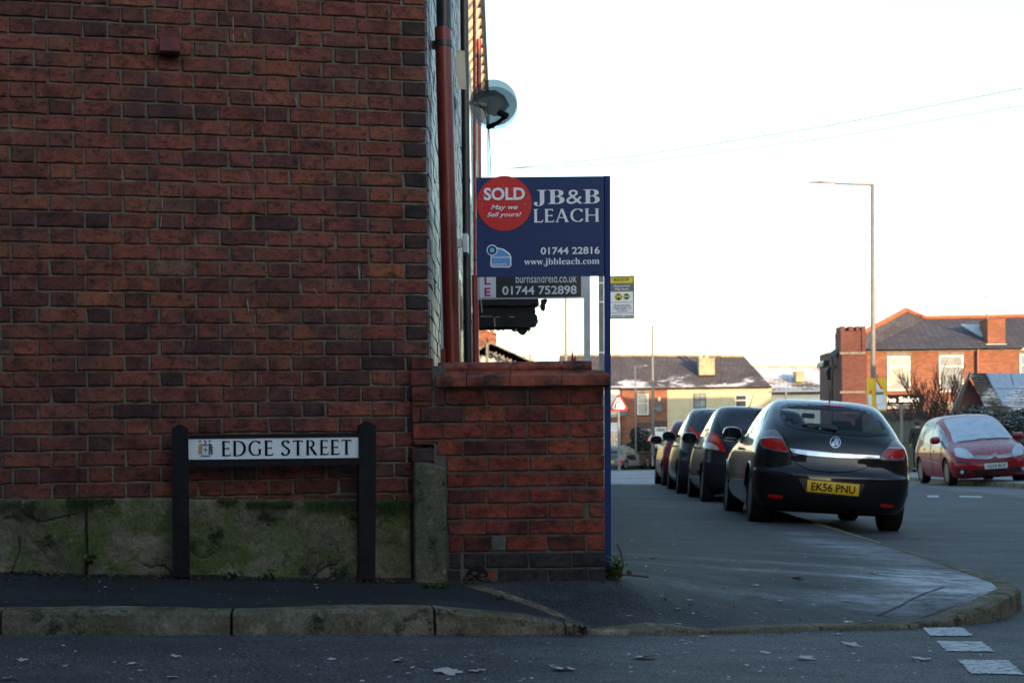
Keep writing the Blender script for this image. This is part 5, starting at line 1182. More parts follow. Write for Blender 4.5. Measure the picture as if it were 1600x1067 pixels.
# the right-hand slope turns to face the road
q0, q1, q2, q3 = P(1513.5, 582.5, YU-.2), P(1700, 584, YU+6), P(1700, 655, YU+2), P(1547, 652, YU-1.2)
rfb = MB().add([q0, q1, q2, q3], [(3, 2, 1, 0)]).build('roof', M['tile_frost'], bu)
def onroof(s, t, o=.08):
    p = q0.lerp(q1, s).lerp(q3.lerp(q2, s), t); n = (q1-q0).cross(q3-q0).normalized(); n = n if n.y < 0 else -n; return p+n*o
for k in range(16):
    t0 = .03+k*.06; MB().tube([onroof(0.0, t0, .02), onroof(1, t0, .02)], .028, 5).build('tile_course', M['tile_frost'], rfb)
def roofpix(px, py, off=.09):
    n = (q1-q0).cross(q3-q0).normalized(); n = n if n.y < 0 else -n; u, v = uv(px, py); d = Vector((u/F, 1, v/F)); t = (q0+n*off).dot(n)/d.dot(n); return d*t
for (c4) in (((1541, 582.8), (1578, 583), (1583.8, 606.5), (1553.5, 606.5)), ((1554, 607.5), (1584, 607.5), (1601, 633.5), (1569, 634)), ((1579.5, 583), (1630, 583.4), (1640, 606.7), (1585.4, 606.5)), ((1585.8, 607.5), (1641, 607.8), (1655, 634), (1603, 633.7))):
    n = (q1-q0).cross(q3-q0).normalized(); n = n if n.y < 0 else -n
    pn = MB().prism([roofpix(*c, .12) for c in c4], -n*.05).build('solar_panel', M['solar'], bu)
    for k in range(1, 4):
        a_, b2 = roofpix(*c4[0], .125).lerp(roofpix(*c4[1], .125), k/4), roofpix(*c4[3], .125).lerp(roofpix(*c4[2], .125), k/4); MB().tube([a_, b2], .008, 4).build('cell_line', M['solar_frame'], pn)
MB().box((r_.x-.2, YU+.3, -1.5), (P(1700, 650, YU).x, YU+5, r_.z-.1)).build('wall', M['far_brick_dark'], bu)

gwl = thing('unseen_garden_wall', 'low unseen brick wall added along the left pavement to darken car reflections', 'garden wall', (.2, 20, -.8))  # hidden from view, added so the car sides reflect something dark
MB().box((.02, 11.6, -1.1), (.22, 35.5, .28)).build('wall', M['far_brick_dark'], gwl); MB().box((-.01, 11.55, .281), (.25, 35.55, .35)).build('coping', M['coping'], gwl)
# hedge, bushes, bare trees
def leafmass(name, blobs, n, size, m, seed, parent=None):
    r = random.Random(seed); mb = MB()
    for _ in range(n):
        c, rx, ry, rz = r.choice(blobs); d = Vector((r.gauss(0, 1), r.gauss(0, 1), r.gauss(0, 1))).normalized()*(r.random()**.35)
        p = Vector(c)+Vector((d.x*rx, d.y*ry, d.z*rz)); s = size*r.uniform(.5, 1.3); a = Vector((r.gauss(0, 1), r.gauss(0, 1), r.gauss(0, .7))).normalized(); b = a.cross(Vector((r.gauss(0, 1), r.gauss(0, 1), r.gauss(0, 1)))).normalized()
        mb.add([p-a*s, p+b*s*.5, p+a*s, p-b*s*.5], [(0, 1, 2, 3)])
    return mb.build(name, m, parent)
YHd = 47.0
hd = thing('hedge', 'long dark hedge dusted with frost behind the red people carrier', 'hedge', tuple(P(1550, 745, YHd)))
bl = []
for x in range(1478, 1660, 9):
    top = 652-(8 if 1510 < x < 1545 else 0)+R.uniform(-3, 4)-(x-1478)*.05
    for y in np.arange(top+8, 745, 14): bl.append((P(x, y, YHd+R.uniform(-.2, .5)), .33, .5, .30))
leafmass('foliage', bl, 16000, .05, M['hedge'], 5, hd)
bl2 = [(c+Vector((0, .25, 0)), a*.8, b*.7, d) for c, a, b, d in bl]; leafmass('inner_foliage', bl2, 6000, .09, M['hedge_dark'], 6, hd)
hh = thing('unseen_hedge', 'unseen dark hedge added before the white gabled house to darken car reflections', 'hedge', (-4, 45, -1.2))  # unseen hedge, added to darken reflections in the parked cars
leafmass('foliage', [((x, 45+R.uniform(-.3, .3), z), .7, .6, .55) for x in np.arange(-11, .6, .8) for z in (-.8, -.1, .5)], 9000, .09, M['hedge_dark'], 15, hh); MB().box((-11.5, 44.9, -1.5), (.9, 45.3, .7)).build('branches', M['hedge_dark'], hh)
bu2 = thing('garden_bush', 'dark green rounded bush before the far brick house', 'bush', tuple(P(1000, 718, 105)))
leafmass('foliage', [(P(x, y, 105), .55, .6, .5) for x, y in ((990, 700), (1000, 690), (1010, 684), (1006, 705), (985, 708), (1015, 703), (996, 679))], 5000, .09, M['hedge_dark'], 8, bu2)
leafmass('frosted_leaves', [(P(x, y, 104.7), .5, .3, .4) for x, y in ((1005, 680), (1014, 685), (1010, 676))], 700, .07, M['hedge'], 9, bu2)
def bare_tree(name, label, base, H, seed, lean=(0, 0), levels=5, r0=.09, spread=.55, col='bark', density=3):
    t = thing(name, label, 'tree', tuple(base)); r = random.Random(seed); trunk = MB(); tw = MB()
    def grow(p, d, L, rad, lv):
        pts = [p]; q = p.copy(); dd = d.copy()
        for k in range(4):
            dd = (dd+Vector((r.gauss(0, .10), r.gauss(0, .10), r.gauss(.04, .06)))).normalized(); q = q+dd*L/4; pts.append(q.copy())
        rs = [max(.012, rad*(1-.13*k)) for k in range(5)]
        (trunk if lv >= levels-1 else tw).tube(pts, rs, 6 if lv >= levels-1 else 3, cap=False)
        if lv == 0: return
        for k in range(density+(1 if lv == levels else 0)):
            i = r.choice((1, 2, 3, 4, 4)); a = r.uniform(0, 2*PI); s = r.uniform(.5, 1)*spread
            nd = (dd+Vector((math.cos(a)*s, math.sin(a)*s, r.uniform(.0, .45)))).normalized(); grow(pts[i], nd, L*r.uniform(.60, .90), rs[i]*.58, lv-1)
    grow(Vector(base), Vector((lean[0], lean[1], 1)).normalized(), H, r0, levels)
    trunk.build('trunk', M[col], t, smooth=4); tw.build('branches', M[col], t)
    return t
bare_tree('bare_tree', 'twiggy bare tree in front of the left upstairs window of the salon house', P(1442, 735, 66), 1.32, 3, (-.10, 0), 5, .09, .55, density=3)
bare_tree('bare_tree', 'leaning bare tree between the two upstairs windows beside the bungalow', P(1462, 735, 64), 1.35, 11, (.55, 0), 4, .09, .45, density=4)
bare_tree('bare_tree', 'low bare tree behind the yellow notice in front of the salon house', P(1424, 735, 67), 1.0, 8, (-.25, 0), 4, .07, .7, density=4)

# weeds at the foot of the garden wall corner
wd = thing('weed_clump', 'green weeds with a dead stem growing at the garden wall corner', 'weed', tuple(hit(962, 905, Zp)))
mb = MB(); st_ = MB(); base = hit(960, 903, Zp)
for k in range(34):
    a = R.uniform(-.5, .5); L = R.uniform(.02, .125)*(1 if k % 3 else .5); p0 = base+Vector((R.uniform(-.025, .03), R.uniform(-.04, .06), 0)); pts = [p0+Vector((a*.04*t*(1+t), R.uniform(-.01, .01), L*t)) for t in np.linspace(0, 1, 5)]
    st_.tube(pts, [.0025]*5, 4)
    for p in pts[1:]:
        for q in range(4):
            an = R.uniform(0, 2*PI); s = R.uniform(.010, .022); d = Vector((math.cos(an), math.sin(an)*.7, R.uniform(-.2, .7))).normalized(); n = d.cross(Vector((0, 0, 1))).normalized()
            mb.add([p, p+d*s+n*s*.4, p+d*s*2, p+d*s-n*s*.4], [(0, 1, 2, 3)])
mb.build('leaves', M['weed'], wd); st_.build('stems', M['weed'], wd)
MB().tube([base+Vector((.03, 0, .0)), base+Vector((.045, 0, .07)), base+Vector((.03, 0, .14)), base+Vector((.015, 0, .17))], .004, 5).build('dead_stem', M['stem'], wd)
MB().tube([base+Vector((.03, -.02, .02)), base+Vector((.10, -.03, .015)), base+Vector((.17, -.04, .008))], .005, 5).build('dead_stem', M['stem'], wd)
MB().lathe([(.001, .012), (.012, .008), (.016, 0), (.01, -.01), (.001, -.012)], 8, Matrix.Translation(base+Vector((.075, -.01, .03)))).build('seed_head', M['stem'], wd)

# ------------------------------------------------------------------ fallen leaves
def leaf_mesh(seed, m):
    r = random.Random(seed); bm = bmesh.new(); n = 18; c = bm.verts.new((0, 0, .06)); ring = []
    for k in range(n):
        a = 2*PI*k/n; rad = (.5+.5*abs(math.cos(2.5*a)))*r.uniform(.7, 1.05); ring.append(bm.verts.new((rad*math.cos(a), rad*math.sin(a)*.75, abs(r.gauss(0, .10))+.18*abs(math.cos(a+seed))**2)))
    for k in range(n): bm.faces.new((c, ring[k], ring[(k+1) % n]))
    for q in (0,):
        a, b = bm.verts.new((-1.0, .03, .03)), bm.verts.new((-1.7, .1, .05)); c2 = bm.verts.new((-1.7, .04, .05)); bm.faces.new((a, b, c2))
    me = bpy.data.meshes.new('fallen_leaf'); bm.to_mesh(me); bm.free(); me.materials.append(m); return me
LF = [leaf_mesh(k, M['leaf']) for k in range(5)]; LB = [leaf_mesh(k+9, M['leaf_brown']) for k in range(3)]
spots = [(985, 964, 11, 'p'), (1245, 903, 17, 'p'), (1180, 916, 12, 'p'), (1366, 897, 14, 'p'), (1008, 1029, 34, 'r'), (1330, 1009, 22, 'r'), (1195, 1021, 14, 'r'), (1258, 1030, 26, 'r'), (1437, 1031, 26, 'r'), (1325, 973, 12, 'p'), (1220, 940, 9, 'p'), (1078, 939, 9, 'p'), (1058, 952, 9, 'p'), (1060, 976, 9, 'p'), (1100, 996, 12, 'r'), (1065, 1002, 9, 'r'), (1310, 992, 12, 'r'), (700, 1052, 34, 'r'), (745, 1050, 22, 'r'), (518, 1032, 12, 'r'), (618, 1034, 13, 'r'), (275, 1027, 14, 'r'), (206, 1039, 14, 'r'), (36, 1033, 14, 'r'), (270, 1060, 16, 'r'), (15, 1062, 20, 'r'), (880, 1047, 30, 'r'), (665, 1017, 8, 'r'), (762, 1023, 10, 'R'), (305, 1012, 9, 'R'), (625, 1033, 14, 'R'), (690, 1014, 6, 'r'), (50, 988, 9, 'R'), (480, 985, 8, 'R'), (175, 983, 8, 'R'), (990, 873, 9, 'p'), (1020, 874, 9, 'P'), (1067, 875, 6, 'p'), (1128, 877, 8, 'p'), (970, 844, 6, 'P'), (1155, 880, 6, 'p'),
         (490, 898, 8, 'P'), (530, 899, 10, 'P'), (440, 897, 6, 'P'), (505, 896, 6, 'P'), (155, 925, 6, 'p'), (63, 908, 5, 'p'), (320, 912, 5, 'p'), (342, 930, 6, 'p'), (420, 938, 6, 'p'), (445, 938, 5, 'p'), (402, 898, 6, 'p'), (513, 903, 8, 'p'), (155, 899, 7, 'p'), (240, 905, 6, 'P'), (30, 897, 8, 'P'), (1390, 882, 6, 'p'), (1120, 800, 7, 'p')]
for _ in range(70):
    if R.random() < .5: spots.append((R.uniform(0, 1400), R.uniform(1000, 1064), R.uniform(3, 7), 'r'))
    else: spots.append((R.uniform(970, 1400), R.uniform(800, 975), R.uniform(3, 6), 'p'))
for (px, py, w_, s) in spots:
    fn = Zp if s in 'pP' else Zr; p = hit(px, py, fn); sz = w_/2/F*p.y*(1.75 if w_ > 7 else 1.0)
    brown = s in 'RP'; o = bpy.data.objects.new('fallen_leaf', R.choice(LB if brown else LF)); C.objects.link(o)
    o.location = p+Vector((0, 0, .006)); o.scale = (sz, sz, sz*.45); o.rotation_euler = (R.uniform(-.15, .15), R.uniform(-.15, .15), R.choice((0, PI))+R.uniform(-.7, .7))
    kind = 'curled brown fallen leaf' if brown else 'pale frosted fallen leaf'
    where = (('on the whitened pavement corner by the kerb' if px > 1280 else 'on the far pavement beside the parked cars' if py < 880 else 'on the near pavement above the dropped kerb') if px > 955 else 'on the dark pavement along the gable') if s in 'pP' else ('on the road left of the EDGE STREET sign' if px < 270 else 'on the road below the EDGE STREET sign' if px < 640 else 'on the road below the garden wall' if px < 960 else 'on the road just left of the white dashes' if px > 1250 else 'on the road below the dropped kerb')
    tag(o, kind+' '+where, 'leaf', kind.replace('leaf', 'leaves')+' '+where)

# ------------------------------------------------------------------ cars
def pchip(xs, ys, x):
    xs = np.array(xs, float); ys = np.array(ys, float); h = np.diff(xs); d = np.diff(ys)/h; m = np.zeros(len(xs))
    for i in range(1, len(xs)-1):
        if d[i-1]*d[i] > 0: w1, w2 = 2*h[i]+h[i-1], h[i]+2*h[i-1]; m[i] = (w1+w2)/(w1/d[i-1]+w2/d[i])
    m[0], m[-1] = d[0], d[-1]
    i = int(np.clip(np.searchsorted(xs, x)-1, 0, len(xs)-2)); t = (x-xs[i])/h[i]
    return (2*t**3-3*t*t+1)*ys[i]+(t**3-2*t*t+t)*h[i]*m[i]+(-2*t**3+3*t*t)*ys[i+1]+(t**3-t*t)*h[i]*m[i+1]
def car_body(sp, name, m, root):
    zs = [z for z in sp['zs']]
    Z = []
    for a, b in zip(zs[:-1], zs[1:]): Z += list(np.linspace(a, b, 5))[:-1]
    Z.append(zs[-1]); nr, ns = 22, 26; vs = []; loop = None
    for z in Z:
        yr, yf, w_, Dr, Df = (pchip(zs, sp[k], z) for k in ('yr', 'yf', 'w', 'Dr', 'Df')); e = 2/2.7; L = []
        Dr = min(Dr, (yf-yr)*.48); Df = min(Df, (yf-yr)*.48)
        for k in range(nr+1):
            a = PI*k/nr; c, s = math.cos(a), math.sin(a); L.append((-w_*math.copysign(abs(c)**e, c), yr+Dr*(1-s**e if s > 0 else 1)))
        for k in range(1, ns): L.append((w_, yr+Dr+(yf-Df-yr-Dr)*k/ns))
        for k in range(nr+1):
            a = PI*k/nr; c, s = math.cos(a), math.sin(a); L.append((w_*math.copysign(abs(c)**e, c), yf-Df*(1-s**e if s > 0 else 1)))
        for k in range(1, ns): L.append((-w_, yf-Df+(yr+Dr-yf+Df)*k/ns))
        loop = len(L); 
        tap = sp.get('taper', .0)
        for x, y in L:
            tt = max(0, (y-(yf-1.2))/1.2); xx = x*(1-tap*tt*tt); vs.append((xx, y, z+sp.get('rise', lambda y, z: 0)(y, z)))
    fs = []; n = len(Z)
    for j in range(n-1):
        for k in range(loop): fs.append((j*loop+k, j*loop+(k+1) % loop, (j+1)*loop+(k+1) % loop, (j+1)*loop+k))
    fs.append(tuple(range(loop))[::-1]); 
    # domed roof cap
    top = [vs[(n-1)*loop+k] for k in range(loop)]; cx_ = sum(t[0] for t in top)/loop; cy_ = sum(t[1] for t in top)/loop
    b = len(vs); vs.append((cx_, cy_, Z[-1]+.004))
    fs += [((n-1)*loop+k, (n-1)*loop+(k+1) % loop, b) for k in range(loop)]
    mb = MB().add(vs, fs); me = mb.mesh(name); 
    # wheel arches
    cut = MB()
    for y in (0, sp['wb']):
        for s in (-1, 1):
            ro = sp['ra']; cut.lathe([(ro, s*(sp['hw']-.26)), (ro, s*(sp['hw']+.3))], 40, Matrix.Translation((0, y, sp['rt']+.01)), 'X')
    tmp = bpy.data.objects.new('tmp', me); C.objects.link(tmp); cme = cut.mesh('cut'); co = bpy.data.objects.new('cut', cme); C.objects.link(co)
    cme.materials.append(M['under']); me.materials.append(m); me.materials.append(M['under'])
    for p in cme.polygons: p.material_index = 0
    mod = tmp.modifiers.new('b', 'BOOLEAN'); mod.operation = 'DIFFERENCE'; mod.object = co; mod.solver = 'EXACT'; mod.material_mode = 'TRANSFER'
    dg = bpy.context.evaluated_depsgraph_get(); dg.update(); out = bpy.data.meshes.new_from_object(tmp.evaluated_get(dg)); out.name = name
    bpy.data.objects.remove(tmp); bpy.data.objects.remove(co)
    o = link(name, out, None, root); out.polygons.foreach_set('use_smooth', [True]*len(out.polygons)); out.set_sharp_from_angle(angle=math.radians(38))
    bm = bmesh.new(); bm.from_mesh(out); bvh = BVHTree.FromBMesh(bm); bm.free()
    return o, bvh
def smooth_outline(pts, n=5):
    pts = [Vector(p) for p in pts]; out = []; L = len(pts)
    for i in range(L):
        p0, p1, p2, p3 = pts[i-1], pts[i], pts[(i+1) % L], pts[(i+2) % L]
        for s in range(n):
            u = s/n; out.append(.5*((2*p1)+(p2-p0)*u+(2*p0-5*p1+4*p2-p3)*u*u+(3*p1-p0-3*p2+p3)*u**3))
    return out
class Car:
    def __init__(s, sp, name, label, cat, loc, rot, paintm, group=None, k=1.0, kz=None):
        s.sp = sp; s.root = thing(name, label, cat, loc, rot, group); kz = kz or k; s.root.scale = (k, k, kz); s.Mx = Matrix.LocRotScale(Vector(loc), Euler(rot), Vector((k, k, kz))); s.inv = s.Mx.inverted()
        s.body, s.bvh = car_body(sp, 'body', paintm, s.root); s.o = s.inv @ Vector((0, 0, 0))
    def cast(s, p, mode):
        if mode == 'cam':      # p in photo pixels, seen from where the photograph was taken
            q = P(p[0], p[1], 1.0); d = (s.inv.to_3x3() @ q).normalized(); h = s.bvh.ray_cast(s.o, d)
            if h[0] is None:
                yy = s.Mx.translation.y; q = s.inv @ P(p[0], p[1], yy); h = s.bvh.find_nearest(q)
        else:
            o_, d = {'left': (Vector((-3, p[0], p[1])), Vector((1, 0, 0))), 'right': (Vector((3, p[0], p[1])), Vector((-1, 0, 0))), 'rear': (Vector((p[0], -5, p[1])), Vector((0, 1, 0))), 'front': (Vector((p[0], 9, p[1])), Vector((0, -1, 0)))}[mode]
            h = s.bvh.ray_cast(o_, d)
            if h[0] is None: h = s.bvh.find_nearest(o_+d*2)
        return h[0], h[1]
    def patch(s, pts, name, m, mode='cam', off=.004, grid=None, sm=True, parent=None, rim=.012, th=0):
        ol = smooth_outline(pts) if sm else [Vector(p) for a, b in zip(pts, pts[1:]+pts[:1]) for p in [Vector(a).lerp(Vector(b), t/5) for t in range(5)]]
        xs_, ys_ = [p.x for p in ol], [p.y for p in ol]; step = grid or max(max(xs_)-min(xs_), max(ys_)-min(ys_))/12
        inn = []; x = min(xs_)+step/2
        while x < max(xs_):
            y = min(ys_)+step/2
            while y < max(ys_):
                if insidepoly(x, y, ol): inn.append(Vector((x, y)))
                y += step
            x += step
        r = delaunay_2d_cdt([Vector(p[:2]) for p in ol]+inn, [(i, (i+1) % len(ol)) for i in range(len(ol))], [list(range(len(ol)))], 1, 1e-6)
        vs = []; nn = []
        for v in r[0]:
            h, n = s.cast((v.x, v.y), mode); vs.append(h+n*off); nn.append(n)
        fs = [list(f) for f in r[2]]
        cnt = {}
        for f in fs:
            for i in range(len(f)): e = (f[i], f[(i+1) % len(f)]); cnt[tuple(sorted(e))] = cnt.get(tuple(sorted(e)), 0)+1
        base = len(vs); mp = {}
        for e, c in list(cnt.items()):
            if c == 1:
                for i in e:
                    if i not in mp: mp[i] = len(vs); vs.append(vs[i]-nn[i]*rim)
                fs.append([e[0], e[1], mp[e[1]], mp[e[0]]])
        mb = MB().add(vs, fs); o = mb.build(name, m, parent or s.root, world=False); o.data.polygons.foreach_set('use_smooth', [True]*len(o.data.polygons)); o.data.set_sharp_from_angle(angle=.7); return o
    def ribbon(s, pts, w_, name, m, mode='cam', off=.003, parent=None):
        q = []
        for a, b in zip(pts[:-1], pts[1:]): q += [Vector(a).lerp(Vector(b), t/6) for t in range(6)]
        q.append(Vector(pts[-1])); vs = []
        for i, p in enumerate(q):
            d = (q[min(i+1, len(q)-1)]-q[max(i-1, 0)]).normalized(); n2 = Vector((-d.y, d.x))*w_/2
            for sg_ in (-1, 1): h, n = s.cast(p+n2*sg_, mode); vs.append(h+n*off)
        mb = MB().add(vs, [(2*i, 2*i+1, 2*i+3, 2*i+2) for i in range(len(q)-1)]); return mb.build(name, m, parent or s.root, world=False)
    def handle(s, y0, z0, m, L=.17, side='left'):
        a, na = s.cast((y0, z0), side); b, nb = s.cast((y0+L, z0+.01), side); c = (a+b)/2+na*.034
        MB().tube([a+na*.004, a.lerp(b, .12)+na*.028, c, a.lerp(b, .88)+nb*.028, b+nb*.004], [.010, .013, .014, .013, .010], 8).build('door_handle', m, s.root, world=False, smooth=4)
    def openings(s, polys):      # cut real holes behind the glass: list of (outline, mode)
        me = s.body.data; bm = bmesh.new(); bm.from_mesh(me); rem = []
        for pl_, mode in polys:
            ol = smooth_outline(pl_) if mode == 'cam' else [Vector(p) for p in pl_]
            for f in bm.faces:
                c = f.calc_center_median(); n = f.normal
                if mode == 'cam':
                    if n.dot(s.o-c) <= 0: continue
                    x, y = proj(s.Mx @ c)
                elif mode == 'front':
                    if n.y < .15 or c.y < 1: continue
                    x, y = c.x, c.z
                elif mode in ('left', 'right'):
                    if abs(n.x) < .5 or (c.x > 0) != (mode == 'right'): continue
                    x, y = c.y, c.z
                if insidepoly(x, y, ol): rem.append(f)
        bmesh.ops.delete(bm, geom=list(set(rem)), context='FACES'); bm.to_mesh(me); bm.free()
    def wheels(s, tw=.20, spokes=7, rimm=None):
        sp = s.sp; r = sp['rt']
        ty = MB().lathe([(r*.66, -tw/2+.02), (r*.75, -tw/2), (r*.93, -tw/2+.004), (r*.985, -tw/2+.025), (r, -tw/2+.05), (r, tw/2-.05), (r*.985, tw/2-.025), (r*.93, tw/2-.004), (r*.75, tw/2), (r*.66, tw/2-.02)], 36, None, 'X').mesh('tyre'); ty.materials.append(M['tyre'])
        rm = MB().lathe([(r*.67, -tw/2+.012), (r*.62, -tw/2+.02), (r*.6, -.01), (.02, -.01)], 28, None, 'X')
        rm2 = MB().lathe([(r*.67, tw/2-.012), (r*.67, 0), (.03, 0)], 28, None, 'X')
        for k in range(spokes):
            a = 2*PI*k/spokes; Mx = Matrix.Rotation(a, 4, 'X'); rm.box((-tw/2+.016, -.022, .03), (-tw/2+.045, .022, r*.65), Mx)
        rm.lathe([(.05, -tw/2+.01), (.05, -tw/2+.05)], 12, None, 'X'); rme = rm.mesh('rim'); rme.materials.append(rimm or M['rim'])
        for y in (0, sp['wb']):
            for sg_ in (-1, 1):
                wo = bpy.data.objects.new('wheel', ty); C.objects.link(wo); wo.parent = s.root; wo.location = (sg_*(sp['hw']-tw/2-.012), y, r); wo.rotation_euler = (0, 0, 0 if sg_ < 0 else PI)
                ro = bpy.data.objects.new('rim', rme); C.objects.link(ro); ro.parent = wo
        ty.polygons.foreach_set('use_smooth', [True]*len(ty.polygons)); ty.set_sharp_from_angle(angle=.6)
        ax = MB(); ax.box((-sp['hw']+.25, -.45, .17), (sp['hw']-.25, sp['wb']+.5, .24)); ax.build('underbody', M['under'], s.root, world=False)
        for y in (0, sp['wb']): MB().tube([(-sp['hw']+.15, y, r), (sp['hw']-.15, y, r)], .035, 8).build('axle', M['under'], s.root, world=False)
    def mirror(s, y, z, m, side=-1, glassm=None, sc=1):
        w0 = s.cast((y, z), 'left' if side < 0 else 'right')[0]; x = w0.x
        mb = MB(); n = 14; prof = [(0.0, .3), (.25, .85), (.6, 1), (.9, .95), (1.0, .88)]; vs = []; fs = []
        cx_ = x+side*.135*sc
        for t, q in prof[::-1]:
            for k in range(n):
                a = 2*PI*k/n; vs.append((cx_+side*.105*sc*q*math.copysign(abs(math.cos(a))**.75, math.cos(a))*side, y+.10*sc-.10*sc*t*1.3, z+.075*sc*q*math.copysign(abs(math.sin(a))**.8, math.sin(a))))
        L = len(prof)
        for i in range(L-1):
            for k in range(n): fs.append((i*n+k, i*n+(k+1) % n, (i+1)*n+(k+1) % n, (i+1)*n+k))
        fs += [tuple(range(n)), tuple((L-1)*n+k for k in range(n-1, -1, -1))]
        mb.add(vs, fs); mb.box((min(x-side*.01, cx_), y-.01, z-.045), (max(x-side*.01, cx_), y+.05, z-.015)); o = mb.build('door_mirror', m, s.root, world=False, smooth=.8)
        g = MB(); g.add([(cx_+.093*sc*math.copysign(abs(math.cos(2*PI*k/n))**.75, math.cos(2*PI*k/n)), y-.043*sc-.022*sc*math.sin(2*PI*k/n), z+.066*sc*math.copysign(abs(math.sin(2*PI*k/n))**.8, math.sin(2*PI*k/n))) for k in range(n)], [tuple(range(n))]); g.build('mirror_glass', glassm or M['glass_dark'], o, world=False)
def car_at(xl, yax, zl, zr, tilt, hw): return (xl+hw, yax, (zl+zr)/2)

# --- black three-door hatchback (the nearest car)
A = dict(zs=[.20, .27, .36, .48, .58, .63, .70, .80, .88, .94, .99, 1.04, 1.12, 1.22, 1.31, 1.36, 1.395, 1.42, 1.435],
         yr=[-.62, -.71, -.755, -.775, -.772, -.725, -.70, -.685, -.665, -.64, -.60, -.54, -.43, -.27, -.10, .03, .18, .42, .8],
         yf=[3.36, 3.46, 3.50, 3.49, 3.44, 3.38, 3.25, 2.95, 2.55, 2.25, 2.08, 1.98, 1.84, 1.64, 1.42, 1.28, 1.15, .98, .85],
         w=[.80, .835, .858, .872, .877, .877, .877, .872, .858, .838, .805, .785, .755, .705, .655, .612, .555, .44, .12],
         Dr=[.45, .48, .5, .5, .5, .5, .5, .52, .54, .56, .60, .62, .62, .60, .55, .5, .45, .4, .1],
         Df=[.6]*10+[.5, .45, .4, .4, .4, .4, .4, .3, .1], wb=2.61, ra=.355, rt=.315, hw=.872, taper=.10)
TA = .0715
car = Car(A, 'black_hatchback', 'glossy black three-door hatchback parked half on the pavement, nearest of the row', 'car', (1.985+.84, 17.5, -.936), (0, TA, 0), M['paint_black'], 'cars parked along the left kerb', .958, .985)
rw = [(1219, 648), (1223, 634.5), (1245, 630.5), (1298, 631.5), (1333, 635), (1360, 642), (1377, 653), (1388.5, 672), (1386, 678), (1354, 679), (1306, 675), (1255, 668), (1226, 662)]
rwi = [(1224, 649), (1228, 637), (1250, 633.5), (1298, 634.5), (1332, 638), (1356, 644.5), (1372, 655), (1381, 671), (1354, 674), (1306, 671), (1258, 664.5), (1231, 658.5)]
car.openings([(rwi, 'cam'), ([(-.62, 1.02), (.62, 1.02), (.56, 1.33), (-.56, 1.33)], 'front'), ([(.75, 1.02), (1.75, 1.02), (1.3, 1.30), (.6, 1.31)], 'right')])
car.patch(rw, 'rear_window', M['glass_open'], off=.004, grid=5)
car.patch([(-.66, 1.0), (.66, 1.0), (.6, 1.36), (-.6, 1.36)], 'windscreen', M['glass_open'], 'front', sm=False)
car.patch([(.7, 1.0), (1.8, 1.0), (1.35, 1.31), (.55, 1.32)], 'side_window', M['glass_open'], 'right', sm=False)
car.patch([(1.86, .99), (.15, 1.035), (.22, 1.16), (.55, 1.275), (1.0, 1.31), (1.30, 1.29)], 'side_window', M['glass_dark'], 'left', sm=False)
for pts in ([(.72, 1.01), (.62, 1.30)],): car.ribbon(pts, .05, 'pillar', M['plastic'], 'left', .007)
lampL = [(1186.5, 680), (1189, 675), (1196, 671.5), (1206, 671), (1213, 672), (1221, 680), (1227, 693), (1233, 706), (1222, 706), (1208, 704), (1193, 699.5), (1188, 693)]
lampR = [(1374, 717), (1381, 706), (1388, 697), (1396, 688), (1403, 686), (1410, 690), (1414, 702), (1412.5, 716), (1408, 719), (1392, 719.5)]
L1 = car.patch(lampL, 'tail_lamp', M['lens_clear'], grid=4, off=.006); car.patch([(1190, 686), (1203, 684.5), (1220, 686), (1227, 696), (1231, 704), (1210, 702.5), (1193, 697)], 'lens', M['lens_red'], grid=4, off=.010, parent=L1)
L2 = car.patch(lampR, 'tail_lamp', M['lens_clear'], grid=4, off=.006); car.patch([(1379, 713), (1384, 705), (1389, 701.5), (1411, 702), (1411, 713), (1405, 716)], 'lens', M['lens_red'], grid=4, off=.010, parent=L2)
car.ribbon([(1190, 685.5), (1204, 684), (1220, 685.5)], 1.2, 'lens_rim', M['chrome'], off=.013, parent=L1); car.ribbon([(1387.5, 700), (1400, 700.3), (1411, 701.5)], 1.2, 'lens_rim', M['chrome'], off=.013, parent=L2)
car.ribbon([(1195, 700.8), (1210, 703.8), (1231, 705.3)], .9, 'lens_rim', M['chrome'], off=.013, parent=L1); car.ribbon([(1377, 716.5), (1392, 718.3), (1408, 717.8)], .9, 'lens_rim', M['chrome'], off=.013, parent=L2)
for (x, y) in ((1204, 699.5), (1217, 701.5)): car.ribbon([(x, y), (x+1.5, y+3.2)], 1.2, 'lens_rim', M['chrome'], off=.014, parent=L1)
for (x, y) in ((1392, 713), (1404, 713.5)): car.ribbon([(x, y), (x+.8, y+3.6)], 1.2, 'lens_rim', M['chrome'], off=.014, parent=L2)
car.patch([(1233.5, 700.5), (1262, 704), (1306, 708.3), (1374, 712), (1373, 717), (1306, 715), (1262, 711.5), (1238, 707)], 'chrome_strip', M['chrome'], grid=3, off=.012, sm=False)
car.patch([(1237, 711), (1245, 724), (1265, 733), (1300, 737), (1335, 735), (1360, 727), (1371, 718), (1306, 716.5), (1262, 713.5)], 'tailgate_recess', M['paint_black'], grid=4, off=.003)
for dz in (0, .0): car.ribbon([(1237, 712), (1245, 725), (1265, 734), (1300, 738), (1335, 736), (1360, 728), (1372, 718)], .9, 'panel_gap', M['under'], off=.004)
car.ribbon([(1214, 671), (1230, 690), (1234, 702)], .8, 'panel_gap', M['under'], off=.010); 
car.ribbon([(1226, 664), (1250, 671), (1306, 678), (1356, 682), (1390, 680)], .7, 'panel_gap', M['under'], off=.004)
